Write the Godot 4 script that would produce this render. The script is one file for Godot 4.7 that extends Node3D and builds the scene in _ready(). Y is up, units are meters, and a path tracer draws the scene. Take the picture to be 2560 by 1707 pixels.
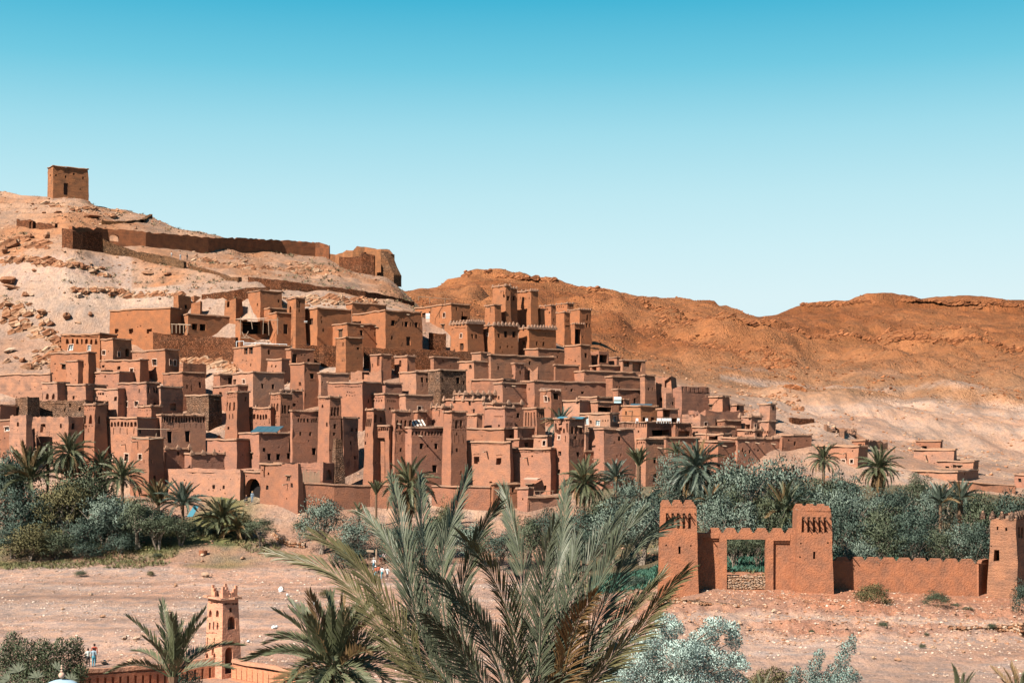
extends Node3D
# A fortified mud-brick village on a hillside above a dry river bed, seen from a terrace on the other bank.
# World: y up, metres; the camera stands 23 m over the river bed at the origin and looks along -Z.

const F := 3555.0          # focal length in the photograph's pixels (2560 x 1707)
const CX := 1280.0
const HY := 1025.0         # row of the horizon
const EYE := 23.0
const SUN_DIR := Vector3(1.0, -1.42, -1.08)

var rng := RandomNumberGenerator.new()
var nz := FastNoiseLite.new()
var nz2 := FastNoiseLite.new()
var nridge := FastNoiseLite.new()
var M := {}
var names := {}

# ---------------------------------------------------------------- naming
func numbered(n: String) -> String:
	var k: int = names.get(n, 0)
	names[n] = k + 1
	return n if k == 0 else "%s_%03d" % [n, k]

func tag(o: Node, label: String, category: String, group := "") -> void:
	o.set_meta("label", label)
	o.set_meta("category", category)
	if group != "":
		o.set_meta("group", group)

func thing(called: String, label: String, category: String, at := Vector3.ZERO, group := "") -> Node3D:
	var o := Node3D.new()
	o.name = numbered(called)
	o.position = at
	add_child(o)
	tag(o, label, category, group)
	return o

func part(called: String, mesh: Mesh, m: Material, parent: Node) -> MeshInstance3D:
	var o := MeshInstance3D.new()
	o.mesh = mesh
	o.material_override = m
	if parent == self:
		o.name = numbered(called)
	else:
		o.name = called
	parent.add_child(o, true)
	return o

# ---------------------------------------------------------------- mesh building
class MB:
	var v := PackedVector3Array()
	var n := PackedVector3Array()
	var c := PackedColorArray()
	var col := Color.WHITE
	func tri(a: Vector3, b: Vector3, d: Vector3, nn: Vector3) -> void:
		if (b - a).cross(d - a).dot(nn) > 0.0:
			var t := b
			b = d
			d = t
		v.append(a); v.append(b); v.append(d)
		n.append(nn); n.append(nn); n.append(nn)
		c.append(col); c.append(col); c.append(col)
	func quad(a: Vector3, b: Vector3, d: Vector3, e: Vector3, nn: Vector3) -> void:
		tri(a, b, d, nn)
		tri(a, d, e, nn)
	func fquad(a: Vector3, b: Vector3, d: Vector3, e: Vector3, hint: Vector3) -> void:
		var nn := (b - a).cross(d - a)
		if nn.length_squared() < 1e-12:
			nn = (d - a).cross(e - a)
		nn = nn.normalized()
		if nn.dot(hint) < 0.0:
			nn = -nn
		quad(a, b, d, e, nn)
	# box from eight corners: b0..b3 ring below, t0..t3 ring above
	func hexa(b: Array, t: Array) -> void:
		var m := Vector3.ZERO
		for i in 4:
			m += b[i] + t[i]
		m /= 8.0
		for i in 4:
			var j := (i + 1) % 4
			fquad(b[i], b[j], t[j], t[i], (b[i] + t[j]) * 0.5 - m)
		fquad(t[0], t[1], t[2], t[3], t[0] + t[2] - m * 2.0)
		fquad(b[0], b[1], b[2], b[3], b[0] + b[2] - m * 2.0)
	func box(o: Vector3, u: Vector3, w: Vector3, h: Vector3) -> void:
		hexa([o, o + u, o + u + w, o + w], [o + h, o + u + h, o + u + w + h, o + w + h])
	func beam(a: Vector3, b: Vector3, r: float, r2 := -1.0, sides := 5) -> void:
		if r2 < 0.0:
			r2 = r
		var d := (b - a).normalized()
		var x := d.cross(Vector3.UP if absf(d.y) < 0.9 else Vector3.RIGHT).normalized()
		var y := d.cross(x)
		for i in sides:
			var p := TAU * i / sides
			var q := TAU * (i + 1) / sides
			var e0 := x * cos(p) + y * sin(p)
			var e1 := x * cos(q) + y * sin(q)
			fquad(a + e0 * r, a + e1 * r, b + e1 * r2, b + e0 * r2, e0 + e1)
			tri(b, b + e0 * r2, b + e1 * r2, d)
			tri(a, a + e0 * r, a + e1 * r, -d)
	func done() -> ArrayMesh:
		var a := []
		a.resize(Mesh.ARRAY_MAX)
		a[Mesh.ARRAY_VERTEX] = v
		a[Mesh.ARRAY_NORMAL] = n
		a[Mesh.ARRAY_COLOR] = c
		var m := ArrayMesh.new()
		if v.size() > 0:
			m.add_surface_from_arrays(Mesh.PRIMITIVE_TRIANGLES, a)
		return m

func smooth(mb: MB) -> ArrayMesh:
	var st := SurfaceTool.new()
	st.begin(Mesh.PRIMITIVE_TRIANGLES)
	st.set_smooth_group(0)
	for i in mb.v.size():
		st.set_color(mb.c[i])
		st.add_vertex(mb.v[i])
	st.index()
	st.generate_normals()
	return st.commit()

# ---------------------------------------------------------------- textures and materials
func field(seed_: int, freq: float, oct: int, type := FastNoiseLite.TYPE_SIMPLEX_SMOOTH, size := 512) -> Image:
	var f := FastNoiseLite.new()
	f.seed = seed_
	f.noise_type = type
	f.frequency = freq
	f.fractal_octaves = oct
	f.fractal_gain = 0.55
	return f.get_seamless_image(size, size, false, false, 0.12)

func cells(seed_: int, freq: float, ret: int, size := 512) -> Image:
	var f := FastNoiseLite.new()
	f.seed = seed_
	f.noise_type = FastNoiseLite.TYPE_CELLULAR
	f.frequency = freq
	f.fractal_type = FastNoiseLite.FRACTAL_NONE
	f.cellular_return_type = ret
	f.cellular_jitter = 0.9
	return f.get_seamless_image(size, size, false, false, 0.12)

func tex(im: Image) -> ImageTexture:
	return ImageTexture.create_from_image(im)

# grey multiplier (value around 0.5 sRGB-free factors are applied per channel) and height, both from layered noises
func earth_maps(seed_: int, kind: String) -> Array:
	var s := 512
	var a := field(seed_, 0.006, 5)
	var b := field(seed_ + 1, 0.045, 3)
	var d := field(seed_ + 2, 0.16, 2)
	var cv: Image = cells(seed_ + 3, 0.05 if kind == "rubble" else 0.07, FastNoiseLite.RETURN_CELL_VALUE)
	var cd: Image = cells(seed_ + 3, 0.05 if kind == "rubble" else 0.07, FastNoiseLite.RETURN_DISTANCE2_SUB)
	var im := Image.create(s, s, false, Image.FORMAT_RGB8)
	var hm := Image.create(s, s, false, Image.FORMAT_L8)
	for y in s:
		for x in s:
			var va := a.get_pixel(x, y).r - 0.5
			var vb := b.get_pixel(x, y).r - 0.5
			var vd := d.get_pixel(x, y).r - 0.5
			var f := 0.0
			var h := 0.5
			var warm := va * 0.10
			if kind == "plaster":
				var sk := b.get_pixel((x * 5) % 512, y / 3).r - 0.5
				f = 0.92 + va * 0.15 + vb * 0.16 + vd * 0.14 + sk * 0.16
				h = 0.5 + va * 0.5 + vb * 0.45 + vd * 0.35
			elif kind == "rammed":
				var lay := absf(fposmod(float(y) / 64.0 + va * 0.35, 1.0) - 0.5) * 2.0
				f = 0.90 + va * 0.28 + vb * 0.22 + vd * 0.18 - 0.09 * smoothstep(0.8, 1.0, lay) * clampf(0.5 + vb * 3.0, 0.0, 1.0)
				h = 0.5 + va * 0.4 + vb * 0.6 + vd * 0.4 - 0.35 * smoothstep(0.8, 1.0, lay) * clampf(0.5 + vb * 3.0, 0.0, 1.0)
			elif kind == "rubble":
				var e: float = cd.get_pixel(x, y).r
				var k: float = cv.get_pixel(x, y).r
				var edge := clampf(e * 2.6, 0.0, 1.0)
				f = (0.66 + 0.36 * k + vb * 0.2) * (0.55 + 0.45 * edge) + vd * 0.1
				h = edge * 0.75 + vd * 0.3
			elif kind == "ground":
				var e2: float = cd.get_pixel(x, y).r
				var k2: float = cv.get_pixel(x, y).r
				f = 0.90 + va * 0.22 + vb * 0.26 + vd * 0.28 + (k2 - 0.5) * 0.16
				h = 0.4 + vb * 0.6 + vd * 0.6 + clampf(e2, 0.0, 0.5) * 0.5
			f = clampf(f, 0.05, 1.0)
			im.set_pixel(x, y, Color(clampf(f + warm, 0, 1), f, clampf(f - warm, 0, 1)))
			hm.set_pixel(x, y, Color(clampf(h, 0, 1), 0, 0))
	return [tex(im), tex(hm)]

func earth_material(nm: String, maps: Array, per: float, relief: float, rough := 0.95) -> StandardMaterial3D:
	var m := StandardMaterial3D.new()
	m.resource_name = nm
	m.albedo_texture = maps[0]
	m.albedo_color = Color(0.53, 0.53, 0.53).linear_to_srgb()
	m.vertex_color_use_as_albedo = true
	m.roughness = rough
	m.metallic_specular = 0.2
	m.heightmap_enabled = true
	m.heightmap_texture = maps[1]
	m.heightmap_scale = relief
	m.uv1_triplanar = true
	m.uv1_world_triplanar = true
	m.uv1_scale = Vector3.ONE / per
	return m

func plain(nm: String, lin: Color, rough := 0.8) -> StandardMaterial3D:
	var m := StandardMaterial3D.new()
	m.resource_name = nm
	m.albedo_color = (lin * 0.75).linear_to_srgb()
	m.roughness = rough
	m.metallic_specular = 0.3
	return m

func leafy(nm: String, lin: Color, rough := 0.6, back := 0.25) -> StandardMaterial3D:
	var m := plain(nm, lin, rough)
	m.vertex_color_use_as_albedo = true
	m.cull_mode = BaseMaterial3D.CULL_DISABLED
	m.backlight_enabled = true
	m.backlight = Color(lin.r * back, lin.g * back, lin.b * back * 0.7).linear_to_srgb()
	return m

func build_materials() -> void:
	var pl := earth_maps(11, "plaster")
	var ra := earth_maps(31, "rammed")
	var ru := earth_maps(51, "rubble")
	var gr := earth_maps(71, "ground")
	M.plaster = earth_material("mud plaster", pl, 7.0, 12.0)
	M.rammed = earth_material("rammed earth", ra, 6.0, 14.0)
	M.rubble = earth_material("rubble masonry", ru, 8.0, 22.0)
	M.ground = earth_material("stony ground", gr, 9.0, 14.0)
	M.far = earth_material("desert hillside", gr, 40.0, 120.0)
	M.hill = earth_material("rocky hillside", gr, 14.0, 26.0)
	M.smooth = earth_material("smooth render", pl, 5.0, 6.0)
	M.rock = earth_material("rock", gr, 3.0, 9.0)
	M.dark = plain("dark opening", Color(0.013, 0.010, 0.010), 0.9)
	M.shutter = plain("wooden shutter", Color(0.10, 0.055, 0.035), 0.7)
	M.door = plain("wooden door", Color(0.055, 0.028, 0.018), 0.7)
	M.wood = plain("weathered wood", Color(0.20, 0.13, 0.09), 0.85)
	M.pole = plain("peeled pole", Color(0.30, 0.21, 0.15), 0.85)
	M.trim = plain("lime trim", Color(0.46, 0.31, 0.24), 0.9)
	M.white = plain("white paint", Color(0.62, 0.64, 0.65), 0.6)
	M.pale_glass = plain("pale window", Color(0.34, 0.42, 0.45), 0.25)
	M.panel = plain("solar panel glass", Color(0.035, 0.085, 0.115), 0.3)
	M.tarp = plain("blue sheet", Color(0.05, 0.17, 0.23), 0.5)
	M.metal = plain("galvanised metal", Color(0.45, 0.45, 0.45), 0.45)
	M.reed = plain("reed mat", Color(0.30, 0.23, 0.16), 0.9)
	M.trunk = plain("palm trunk", Color(0.16, 0.10, 0.065), 0.95)
	M.bark = plain("grey bark", Color(0.20, 0.16, 0.13), 0.95)
	M.silver = leafy("silvery leaf", Color(0.130, 0.172, 0.140), 0.5, 0.1)
	M.bush = leafy("dark bush leaf", Color(0.060, 0.078, 0.042), 0.6, 0.1)
	M.olive = leafy("olive leaf", Color(0.074, 0.092, 0.055), 0.6, 0.1)
	M.teal = leafy("blue green leaf", Color(0.054, 0.082, 0.064), 0.6, 0.1)
	M.brown = leafy("brownish leaf", Color(0.105, 0.095, 0.042), 0.7, 0.1)
	M.bright = leafy("bright silver leaf", Color(0.36, 0.47, 0.44), 0.5)
	M.frond = leafy("palm frond", Color(0.088, 0.098, 0.055), 0.5)
	M.frond_blue = leafy("blue palm frond", Color(0.085, 0.112, 0.090), 0.45)
	M.frond_dry = leafy("dry palm frond", Color(0.165, 0.105, 0.05), 0.7)
	M.near_frond = leafy("near palm leaf", Color(0.092, 0.106, 0.072), 0.45, 0.12)
	M.near_olive = leafy("near palm leaf, yellowish", Color(0.115, 0.105, 0.052), 0.42, 0.15)
	M.near_dry = leafy("near palm leaf, drying", Color(0.16, 0.095, 0.042), 0.5, 0.15)
	M.silver_near = leafy("silvery near leaf", Color(0.20, 0.28, 0.255), 0.5)
	M.crop = leafy("field crop", Color(0.055, 0.145, 0.105), 0.7)
	M.weed = leafy("dry weed", Color(0.15, 0.15, 0.07), 0.8)
	M.body = plain("person", Color.WHITE, 0.85)
	M.body.vertex_color_use_as_albedo = true
	M.tint = plain("painted", Color.WHITE, 0.8)
	M.tint.vertex_color_use_as_albedo = true

# ---------------------------------------------------------------- terrain: profiles of [distance, photo row] per bearing
const LEFT0 := [[100, 1842], [120, 1706], [160, 1536], [195, 1444]]
var prof := {}
var pcols: Array = []
var dense: Array = []      # PackedFloat32Array of height per metre of distance

func profiles() -> void:
	var l := LEFT0
	var r := [[100, 1842], [120, 1706], [142, 1601]]
	var side := [[208, 1395], [235, 1270], [246, 1185], [262, 1065], [278, 1000], [290, 930], [303, 870], [316, 800]]
	prof[-600] = l + side + [[340, 700], [370, 580], [402, 500], [425, 510], [500, 640], [1000, 850]]
	prof[0] = l + side + [[326, 735], [345, 650], [370, 565], [390, 520], [402, 487], [418, 489], [500, 640], [1000, 850]]
	prof[165] = l + [[208, 1395], [235, 1270], [247, 1180], [262, 1070], [278, 1000], [290, 940], [303, 880], [315, 800], [326, 700], [338, 618], [370, 545], [398, 487], [412, 489], [440, 540], [1000, 850]]
	prof[300] = l + [[208, 1395], [235, 1270], [247, 1180], [262, 1070], [278, 1000], [290, 940], [303, 880], [316, 800], [326, 735], [336, 690], [352, 612], [375, 560], [400, 520], [414, 519], [450, 580], [1000, 850]]
	prof[480] = l + [[206, 1400], [235, 1258], [247, 1180], [262, 1060], [278, 980], [290, 930], [302, 880], [314, 800], [322, 735], [336, 685], [366, 625], [390, 580], [402, 577], [440, 630], [1000, 850]]
	prof[640] = l + [[206, 1405], [220, 1335], [234, 1257], [246, 1190], [262, 1050], [278, 960], [290, 910], [302, 850], [311, 790], [319, 725], [328, 692], [352, 662], [384, 634], [402, 616], [430, 660], [1000, 850]]
	prof[800] = l + [[206, 1410], [217, 1345], [228, 1285], [240, 1210], [262, 1050], [278, 960], [290, 905], [303, 850], [314, 790], [324, 740], [333, 718], [360, 680], [399, 648], [410, 644], [440, 700], [1000, 850]]
	prof[960] = l + [[206, 1415], [217, 1350], [230, 1290], [242, 1215], [262, 1050], [278, 965], [290, 915], [303, 865], [316, 805], [328, 765], [342, 745], [362, 715], [384, 692], [400, 715], [470, 800], [700, 770], [900, 740], [1000, 780]]
	prof[1100] = l + [[212, 1390], [225, 1310], [236, 1250], [246, 1180], [262, 1060], [278, 970], [290, 925], [303, 880], [316, 830], [328, 802], [344, 792], [358, 784], [375, 800], [420, 820], [600, 760], [884, 722], [887, 716], [930, 716], [1000, 760]]
	prof[1190] = l + [[212, 1390], [225, 1310], [236, 1250], [246, 1180], [262, 1060], [278, 975], [290, 930], [303, 885], [316, 835], [328, 812], [344, 806], [358, 806], [380, 830], [420, 835], [600, 765], [860, 708], [884, 700], [887, 681], [930, 678], [1000, 740]]
	prof[1300] = l + [[212, 1390], [225, 1310], [236, 1250], [246, 1180], [262, 1060], [278, 985], [290, 945], [303, 900], [312, 870], [322, 842], [330, 832], [338, 832], [350, 845], [400, 860], [500, 800], [700, 748], [876, 704], [879, 686], [930, 681], [1000, 740]]
	prof[1480] = [[100, 1842], [120, 1706], [160, 1536], [190, 1455], [200, 1440], [215, 1395], [225, 1320], [236, 1240], [246, 1170], [260, 1075], [272, 1010], [284, 960], [296, 910], [305, 880], [312, 868], [330, 890], [400, 900], [480, 860], [560, 815], [700, 768], [874, 736], [877, 725], [930, 719], [1000, 770]]
	prof[1600] = r + [[165, 1510], [190, 1440], [200, 1420], [215, 1385], [230, 1300], [244, 1170], [258, 1075], [270, 1010], [282, 960], [292, 935], [300, 925], [330, 945], [400, 932], [450, 912], [520, 870], [636, 804], [639, 788], [760, 765], [900, 737], [1000, 780]]
	var bank := [[145, 1580], [151, 1548], [154, 1536], [156, 1524], [160, 1496], [165, 1472], [172, 1442], [185, 1405], [205, 1360], [225, 1295]]
	prof[1750] = r + bank + [[240, 1200], [252, 1125], [264, 1050], [275, 1000], [285, 970], [292, 958], [310, 975], [360, 975], [430, 950], [500, 908], [598, 842], [602, 818], [700, 800], [800, 765], [900, 752], [1000, 790]]
	prof[1900] = r + bank + [[240, 1215], [252, 1150], [262, 1085], [272, 1040], [282, 1010], [290, 1000], [310, 1030], [380, 995], [450, 955], [520, 910], [604, 850], [608, 826], [680, 815], [800, 800], [900, 795], [1000, 792], [1100, 830]]
	prof[2050] = r + [[145, 1580], [151, 1550], [154, 1538], [156, 1526], [160, 1498], [165, 1472], [172, 1446], [185, 1410], [205, 1365], [225, 1300], [240, 1230], [252, 1165], [262, 1110], [272, 1070], [280, 1050], [300, 1085], [345, 1045], [420, 990], [480, 962], [560, 900], [632, 858], [636, 838], [700, 826], [820, 800], [890, 778], [894, 757], [915, 755], [1000, 790]]
	prof[2200] = r + [[145, 1582], [150, 1560], [153, 1548], [156, 1530], [160, 1506], [164, 1486], [172, 1455], [185, 1420], [205, 1370], [225, 1310], [240, 1240], [252, 1185], [262, 1150], [272, 1128], [285, 1118], [305, 1125], [350, 1055], [400, 1010], [470, 968], [560, 900], [640, 862], [644, 842], [720, 826], [820, 792], [886, 766], [890, 738], [915, 736], [1000, 770]]
	prof[2400] = r + [[145, 1584], [150, 1566], [153, 1556], [156, 1540], [160, 1514], [166, 1488], [174, 1460], [190, 1420], [205, 1380], [225, 1310], [240, 1250], [255, 1205], [270, 1180], [300, 1150], [350, 1085], [400, 1030], [440, 1000], [520, 930], [600, 884], [634, 872], [638, 850], [680, 842], [800, 810], [886, 770], [890, 741], [915, 738], [1000, 770]]
	prof[2560] = r + [[145, 1586], [150, 1570], [153, 1560], [156, 1545], [160, 1518], [166, 1490], [174, 1460], [190, 1420], [205, 1380], [225, 1310], [240, 1255], [255, 1215], [270, 1195], [300, 1160], [350, 1105], [400, 1050], [450, 1008], [520, 945], [600, 898], [634, 888], [638, 868], [680, 858], [800, 815], [886, 780], [890, 755], [915, 750], [1000, 790]]
	prof[3200] = prof[2560]
	pcols = prof.keys()
	pcols.sort()
	for k in pcols:
		var p: Array = prof[k]
		var a := PackedFloat32Array()
		a.resize(1300)
		var i := 0
		for d in 1300:
			var y := 0.0
			if d < 110:
				y = lerpf(12.0, -0.6, smoothstep(20.0, 108.0, float(d)))
				y = minf(y, 23.0 - 0.21 * d - 0.8)
			else:
				while i < p.size() - 2 and p[i + 1][0] <= d:
					i += 1
				var y0: float = EYE - (p[i][1] - HY) / F * p[i][0]
				var y1: float = EYE - (p[i + 1][1] - HY) / F * p[i + 1][0]
				var t: float = float(d - p[i][0]) / float(p[i + 1][0] - p[i][0])
				y = lerpf(y0, y1, t) if d <= 1000 else y0 + (y1 - y0) * minf(t, 3.0)
			a[d] = y
		dense.append(a)

func col_at(px: float) -> Array:
	var i := 0
	while i < pcols.size() - 2 and pcols[i + 1] < px:
		i += 1
	var t := clampf((px - pcols[i]) / (pcols[i + 1] - pcols[i]), 0.0, 1.0)
	return [i, t]

func rough_at(px: float, d: float, x: float) -> float:
	var z := -d
	var r := 0.0
	if d < 150.0 and px <= 1480.0 or d < 143.0:
		r = (nz.get_noise_2d(x * 0.9, z * 0.9) * 0.35 + nz2.get_noise_2d(x * 0.8, z * 2.2) * 0.2) * smoothstep(100.0, 120.0, d)
	elif d < 330.0:
		var k := smoothstep(196.0, 262.0, d)
		r = nz.get_noise_2d(x * 0.9, z * 0.9) * lerpf(0.35, 0.8, k)
		if px > 1480.0 and d < 172.0:
			r = r * 0.6 + (nridge.get_noise_2d(x * 6.0, z * 9.0) * 0.5 + nz.get_noise_2d(x * 14.0, z * 14.0) * 0.25) * smoothstep(143.0, 146.0, d) * smoothstep(163.0, 160.0, d) * (1.0 - smoothstep(150.0, 151.5, d) * smoothstep(155.5, 154.0, d)) + nz2.get_noise_2d(x * 3.0, z * 3.0) * 0.4 * smoothstep(163.0, 158.0, d)
	else:
		var k2 := smoothstep(330.0, 600.0, d)
		r = nz.get_noise_2d(x * 0.9, z * 0.9) * 0.8 * (1.0 - k2)
		r += (nz.get_noise_2d(x * 0.28, z * 0.28) * 6.0 * smoothstep(930.0, 800.0, d) + (absf(nridge.get_noise_2d(x * 0.3, z * 0.1)) - 0.25) * 9.0 * smoothstep(880.0, 700.0, d) + nz2.get_noise_2d(x * 0.7, z * 0.7) * 1.6) * k2
	return r

func height(px: float, d: float, with_rough := true) -> float:
	var ct := col_at(px)
	var i: int = ct[0]
	var t: float = ct[1]
	var k := clampi(int(d), 0, 1298)
	var f := clampf(d - k, 0.0, 1.0)
	var y0 := lerpf(dense[i][k], dense[i][k + 1], f)
	var y1 := lerpf(dense[i + 1][k], dense[i + 1][k + 1], f)
	var s := t * t * (3.0 - 2.0 * t)
	var y := lerpf(y0, y1, lerpf(t, s, 0.6))
	if with_rough:
		var x := (px - CX) / F * d
		# the ground between the houses lies a storey below the terraces they stand on
		y -= 3.0 * smoothstep(237.0, 245.0, d) * smoothstep(322.0, 312.0, d) * smoothstep(1950.0, 1850.0, px)
		var bl := smoothstep(1820.0, 1960.0, px) * smoothstep(296.0, 325.0, d) * smoothstep(505.0, 440.0, d)
		if bl > 0.0:
			y += bl * (nridge.get_noise_2d(x * 0.32 + d * 0.1, d * 0.22) * 5.5 - absf(nz.get_noise_2d(x * 0.9, d * 0.35)) * 2.0)
		y -= 0.7 * smoothstep(158.0, 163.0, d) * smoothstep(176.0, 172.0, d) * smoothstep(1560.0, 1600.0, px)
		if d > 300.0 and px < 1050.0 and d < 420.0:      # bedded ledges of the castle hill
			var m := smoothstep(300.0, 318.0, d) * clampf(nz2.get_noise_2d(x * 0.35, -d * 0.35) * 2.2 + 0.55, 0.0, 1.0)
			y = lerpf(y, ledge(y + nz.get_noise_2d(x * 0.5, d * 0.5) * 1.4, 2.1), m * 0.8)
		elif d > 540.0:                                   # cliff bands of the far hills
			var m2 := smoothstep(540.0, 640.0, d) * clampf(nz2.get_noise_2d(x * 0.12, -d * 0.12) * 2.4 + 0.4, 0.0, 1.0)
			y = lerpf(y, ledge(y + nz.get_noise_2d(x * 0.16, d * 0.16) * 5.0, 7.0), m2 * 0.75)
		y += rough_at(px, d, x)
	return y

func ledge(y: float, h: float) -> float:
	var q := floorf(y / h)
	var f := y / h - q
	return (q + smoothstep(0.55, 0.95, f)) * h

func ground_at(x: float, z: float) -> float:
	var d := maxf(-z, 14.0)
	return height(CX + F * x / d, d)

func pix(px: float, py: float, d: float) -> Vector3:
	return Vector3((px - CX) / F * d, EYE - (py - HY) / F * d, -d)

func depth_at(px: float, py: float, from := 118.0) -> float:   # where the ground is seen at this spot of the photograph
	var d := from
	while d < 1000.0:
		var y := height(px, d, false)
		if HY - (y - EYE) / d * F <= py:
			return d
		d += 0.5
	return 400.0

func on_ground(px: float, py: float) -> Vector3:
	var d := depth_at(px, py)
	var x := (px - CX) / F * d
	return Vector3(x, height(px, d), -d)

func ground_color(px: float, d: float, x: float, y: float) -> Color:
	var a := nz2.get_noise_2d(x * 0.5, d * 0.5)
	var b := nz.get_noise_2d(x * 0.22 + 50.0, d * 0.22)
	var c := Color(0.60, 0.395, 0.31)
	var row := HY - (y - EYE) / d * F
	if d < 205.0:
		var w1 := (nz2.get_noise_2d(x * 0.22, d * 1.3) * 0.7 + nz2.get_noise_2d(x * 0.9, d * 2.6) * 0.45)
		var w2 := nz2.get_noise_2d(x * 0.2 + 400.0, d * 1.1)
		c = c.lerp(Color(0.60, 0.35, 0.255), clampf(b * 1.6 + w2 * 1.5 + 0.25, 0, 1))
		c = c.lerp(Color(0.68, 0.49, 0.41), clampf(w1 * 2.6 - 0.1, 0, 0.9))
		c = c.lerp(Color(0.38, 0.25, 0.20), clampf(-w1 * 2.2 + w2 * 1.2 - 0.35, 0, 0.8))
		if px > 1420.0 and d > 143.0:
			var k := smoothstep(143.0, 146.0, d) * smoothstep(1420.0, 1600.0, px)
			var bk := Color(0.55, 0.345, 0.265).lerp(Color(0.48, 0.23, 0.15), clampf(a * 2.2 + 0.1, 0, 1))
			bk = bk.lerp(Color(0.52, 0.235, 0.145), smoothstep(154.0, 157.0, d) * clampf(0.8 + a, 0, 1))
			bk = bk.lerp(Color(0.64, 0.435, 0.345), smoothstep(150.0, 151.0, d) * smoothstep(155.0, 154.0, d))
			c = c.lerp(bk, k)
	elif d < 330.0:
		c = Color(0.50, 0.30, 0.215).lerp(Color(0.56, 0.39, 0.30), clampf(a * 1.5 + 0.3, 0, 1))
		if px < 1000.0 and d > 296.0 and row < 850.0:
			c = c.lerp(Color(0.50, 0.37, 0.30), 0.5)
	if d >= 330.0:
		var hill := Color(0.56, 0.345, 0.24).lerp(Color(0.46, 0.225, 0.125), clampf(a * 2.0 + b + 0.25, 0, 1))
		if px < 330.0 and row > 640.0:
			hill = hill.lerp(Color(0.60, 0.43, 0.355), 0.7)
		var far := Color(0.44, 0.180, 0.078).lerp(Color(0.34, 0.126, 0.052), clampf(nz2.get_noise_2d(x * 0.1, d * 0.1) * 2.0 + 0.4, 0, 1))
		var pale := Color(0.56, 0.335, 0.235).lerp(Color(0.60, 0.41, 0.32), clampf(b * 2.0 + 0.2, 0, 1))
		var plain_ := Color(0.47, 0.245, 0.135)
		var q := plain_.lerp(far, smoothstep(990.0, 850.0, row))
		q = pale.lerp(q, smoothstep(1030.0, 985.0, row + b * 40.0))
		if px > 1800.0 and d < 520.0:
			var bd := sin(y * 0.85 + nz.get_noise_2d(x * 0.2, d * 0.2) * 5.0)
			q = q.lerp(Color(0.62, 0.445, 0.36), clampf(bd, 0, 1) * 0.7 * smoothstep(520.0, 440.0, d))
		if px > 1900.0 and row > 1040.0:
			q = q.lerp(Color(0.42, 0.20, 0.13), clampf(nz.get_noise_2d(x * 0.5, d * 0.12) * 2.5, 0, 0.7))
		if px > 1500.0 and d < 430.0:
			q = q.lerp(Color(0.58, 0.385, 0.29), smoothstep(430.0, 330.0, d) * 0.7)
		var k3 := smoothstep(425.0, 470.0, d) if px < 1400.0 else smoothstep(300.0, 340.0, d)
		c = hill.lerp(q, k3)
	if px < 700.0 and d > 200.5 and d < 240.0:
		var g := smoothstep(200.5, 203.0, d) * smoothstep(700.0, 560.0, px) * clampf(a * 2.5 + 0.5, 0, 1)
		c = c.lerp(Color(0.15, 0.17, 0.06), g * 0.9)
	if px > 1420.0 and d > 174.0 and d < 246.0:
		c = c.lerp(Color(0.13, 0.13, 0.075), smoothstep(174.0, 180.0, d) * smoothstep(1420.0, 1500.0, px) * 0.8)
	return c * clampf(1.0 + a * 0.25, 0.7, 1.3)

func build_terrain() -> void:
	var rows := PackedFloat32Array()
	var d := 14.0
	while d < 1160.0:
		rows.append(d)
		if d < 105.0: d += 7.0
		elif d < 300.0: d += 0.9
		elif d < 425.0: d += 1.1
		elif d < 940.0: d += 3.6
		else: d += 14.0
	var cols := PackedFloat32Array()
	var px := -620.0
	while px < 3190.0:
		cols.append(px)
		px += 5.6 if px > -60.0 and px < 2620.0 else 24.0
	var nc := cols.size()
	var cuts := [0, 0, 0, rows.size() - 1]
	for r in rows.size():
		if rows[r] < 200.0: cuts[1] = r
		if rows[r] < 425.0: cuts[2] = r
	var nm := ["river_bed", "hillside", "far_hills"]
	var mt := [M.ground, M.hill, M.far]
	for s in 3:
		var v := PackedVector3Array()
		var c := PackedColorArray()
		var ix := PackedInt32Array()
		for r in range(cuts[s], cuts[s + 1] + 1):
			var dd := rows[r]
			for q in nc:
				var x := (cols[q] - CX) / F * dd
				var y := height(cols[q], dd)
				v.append(Vector3(x, y, -dd))
				c.append(ground_color(cols[q], dd, x, y))
		for r in range(cuts[s + 1] - cuts[s]):
			for q in nc - 1:
				var i := r * nc + q
				ix.append(i); ix.append(i + nc); ix.append(i + 1)
				ix.append(i + 1); ix.append(i + nc); ix.append(i + nc + 1)
		var a := []
		a.resize(Mesh.ARRAY_MAX)
		a[Mesh.ARRAY_VERTEX] = v
		a[Mesh.ARRAY_COLOR] = c
		a[Mesh.ARRAY_INDEX] = ix
		var st := SurfaceTool.new()
		st.create_from_arrays(a)
		st.generate_normals()
		var o := part(nm[s], st.commit(), mt[s], self)
		o.set_meta("kind", "structure")
	var mb := MB.new()                                   # the plain all round, out to the horizon
	mb.col = Color(0.40, 0.26, 0.18)
	var ring := [[0.0, -6.0], [1200.0, -6.0], [6000.0, -20.0]]
	for i in 32:
		var a0 := TAU * i / 32.0
		var a1 := TAU * (i + 1) / 32.0
		for k in 2:
			var e0 := Vector3(cos(a0), 0, sin(a0))
			var e1 := Vector3(cos(a1), 0, sin(a1))
			var h0 := Vector3(0, ring[k][1], 0)
			var h1 := Vector3(0, ring[k + 1][1], 0)
			mb.fquad(e0 * ring[k][0] + h0, e1 * ring[k][0] + h0, e1 * ring[k + 1][0] + h1, e0 * ring[k + 1][0] + h1, Vector3.UP)
	part("ground", mb.done(), M.far, self).set_meta("kind", "structure")

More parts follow.
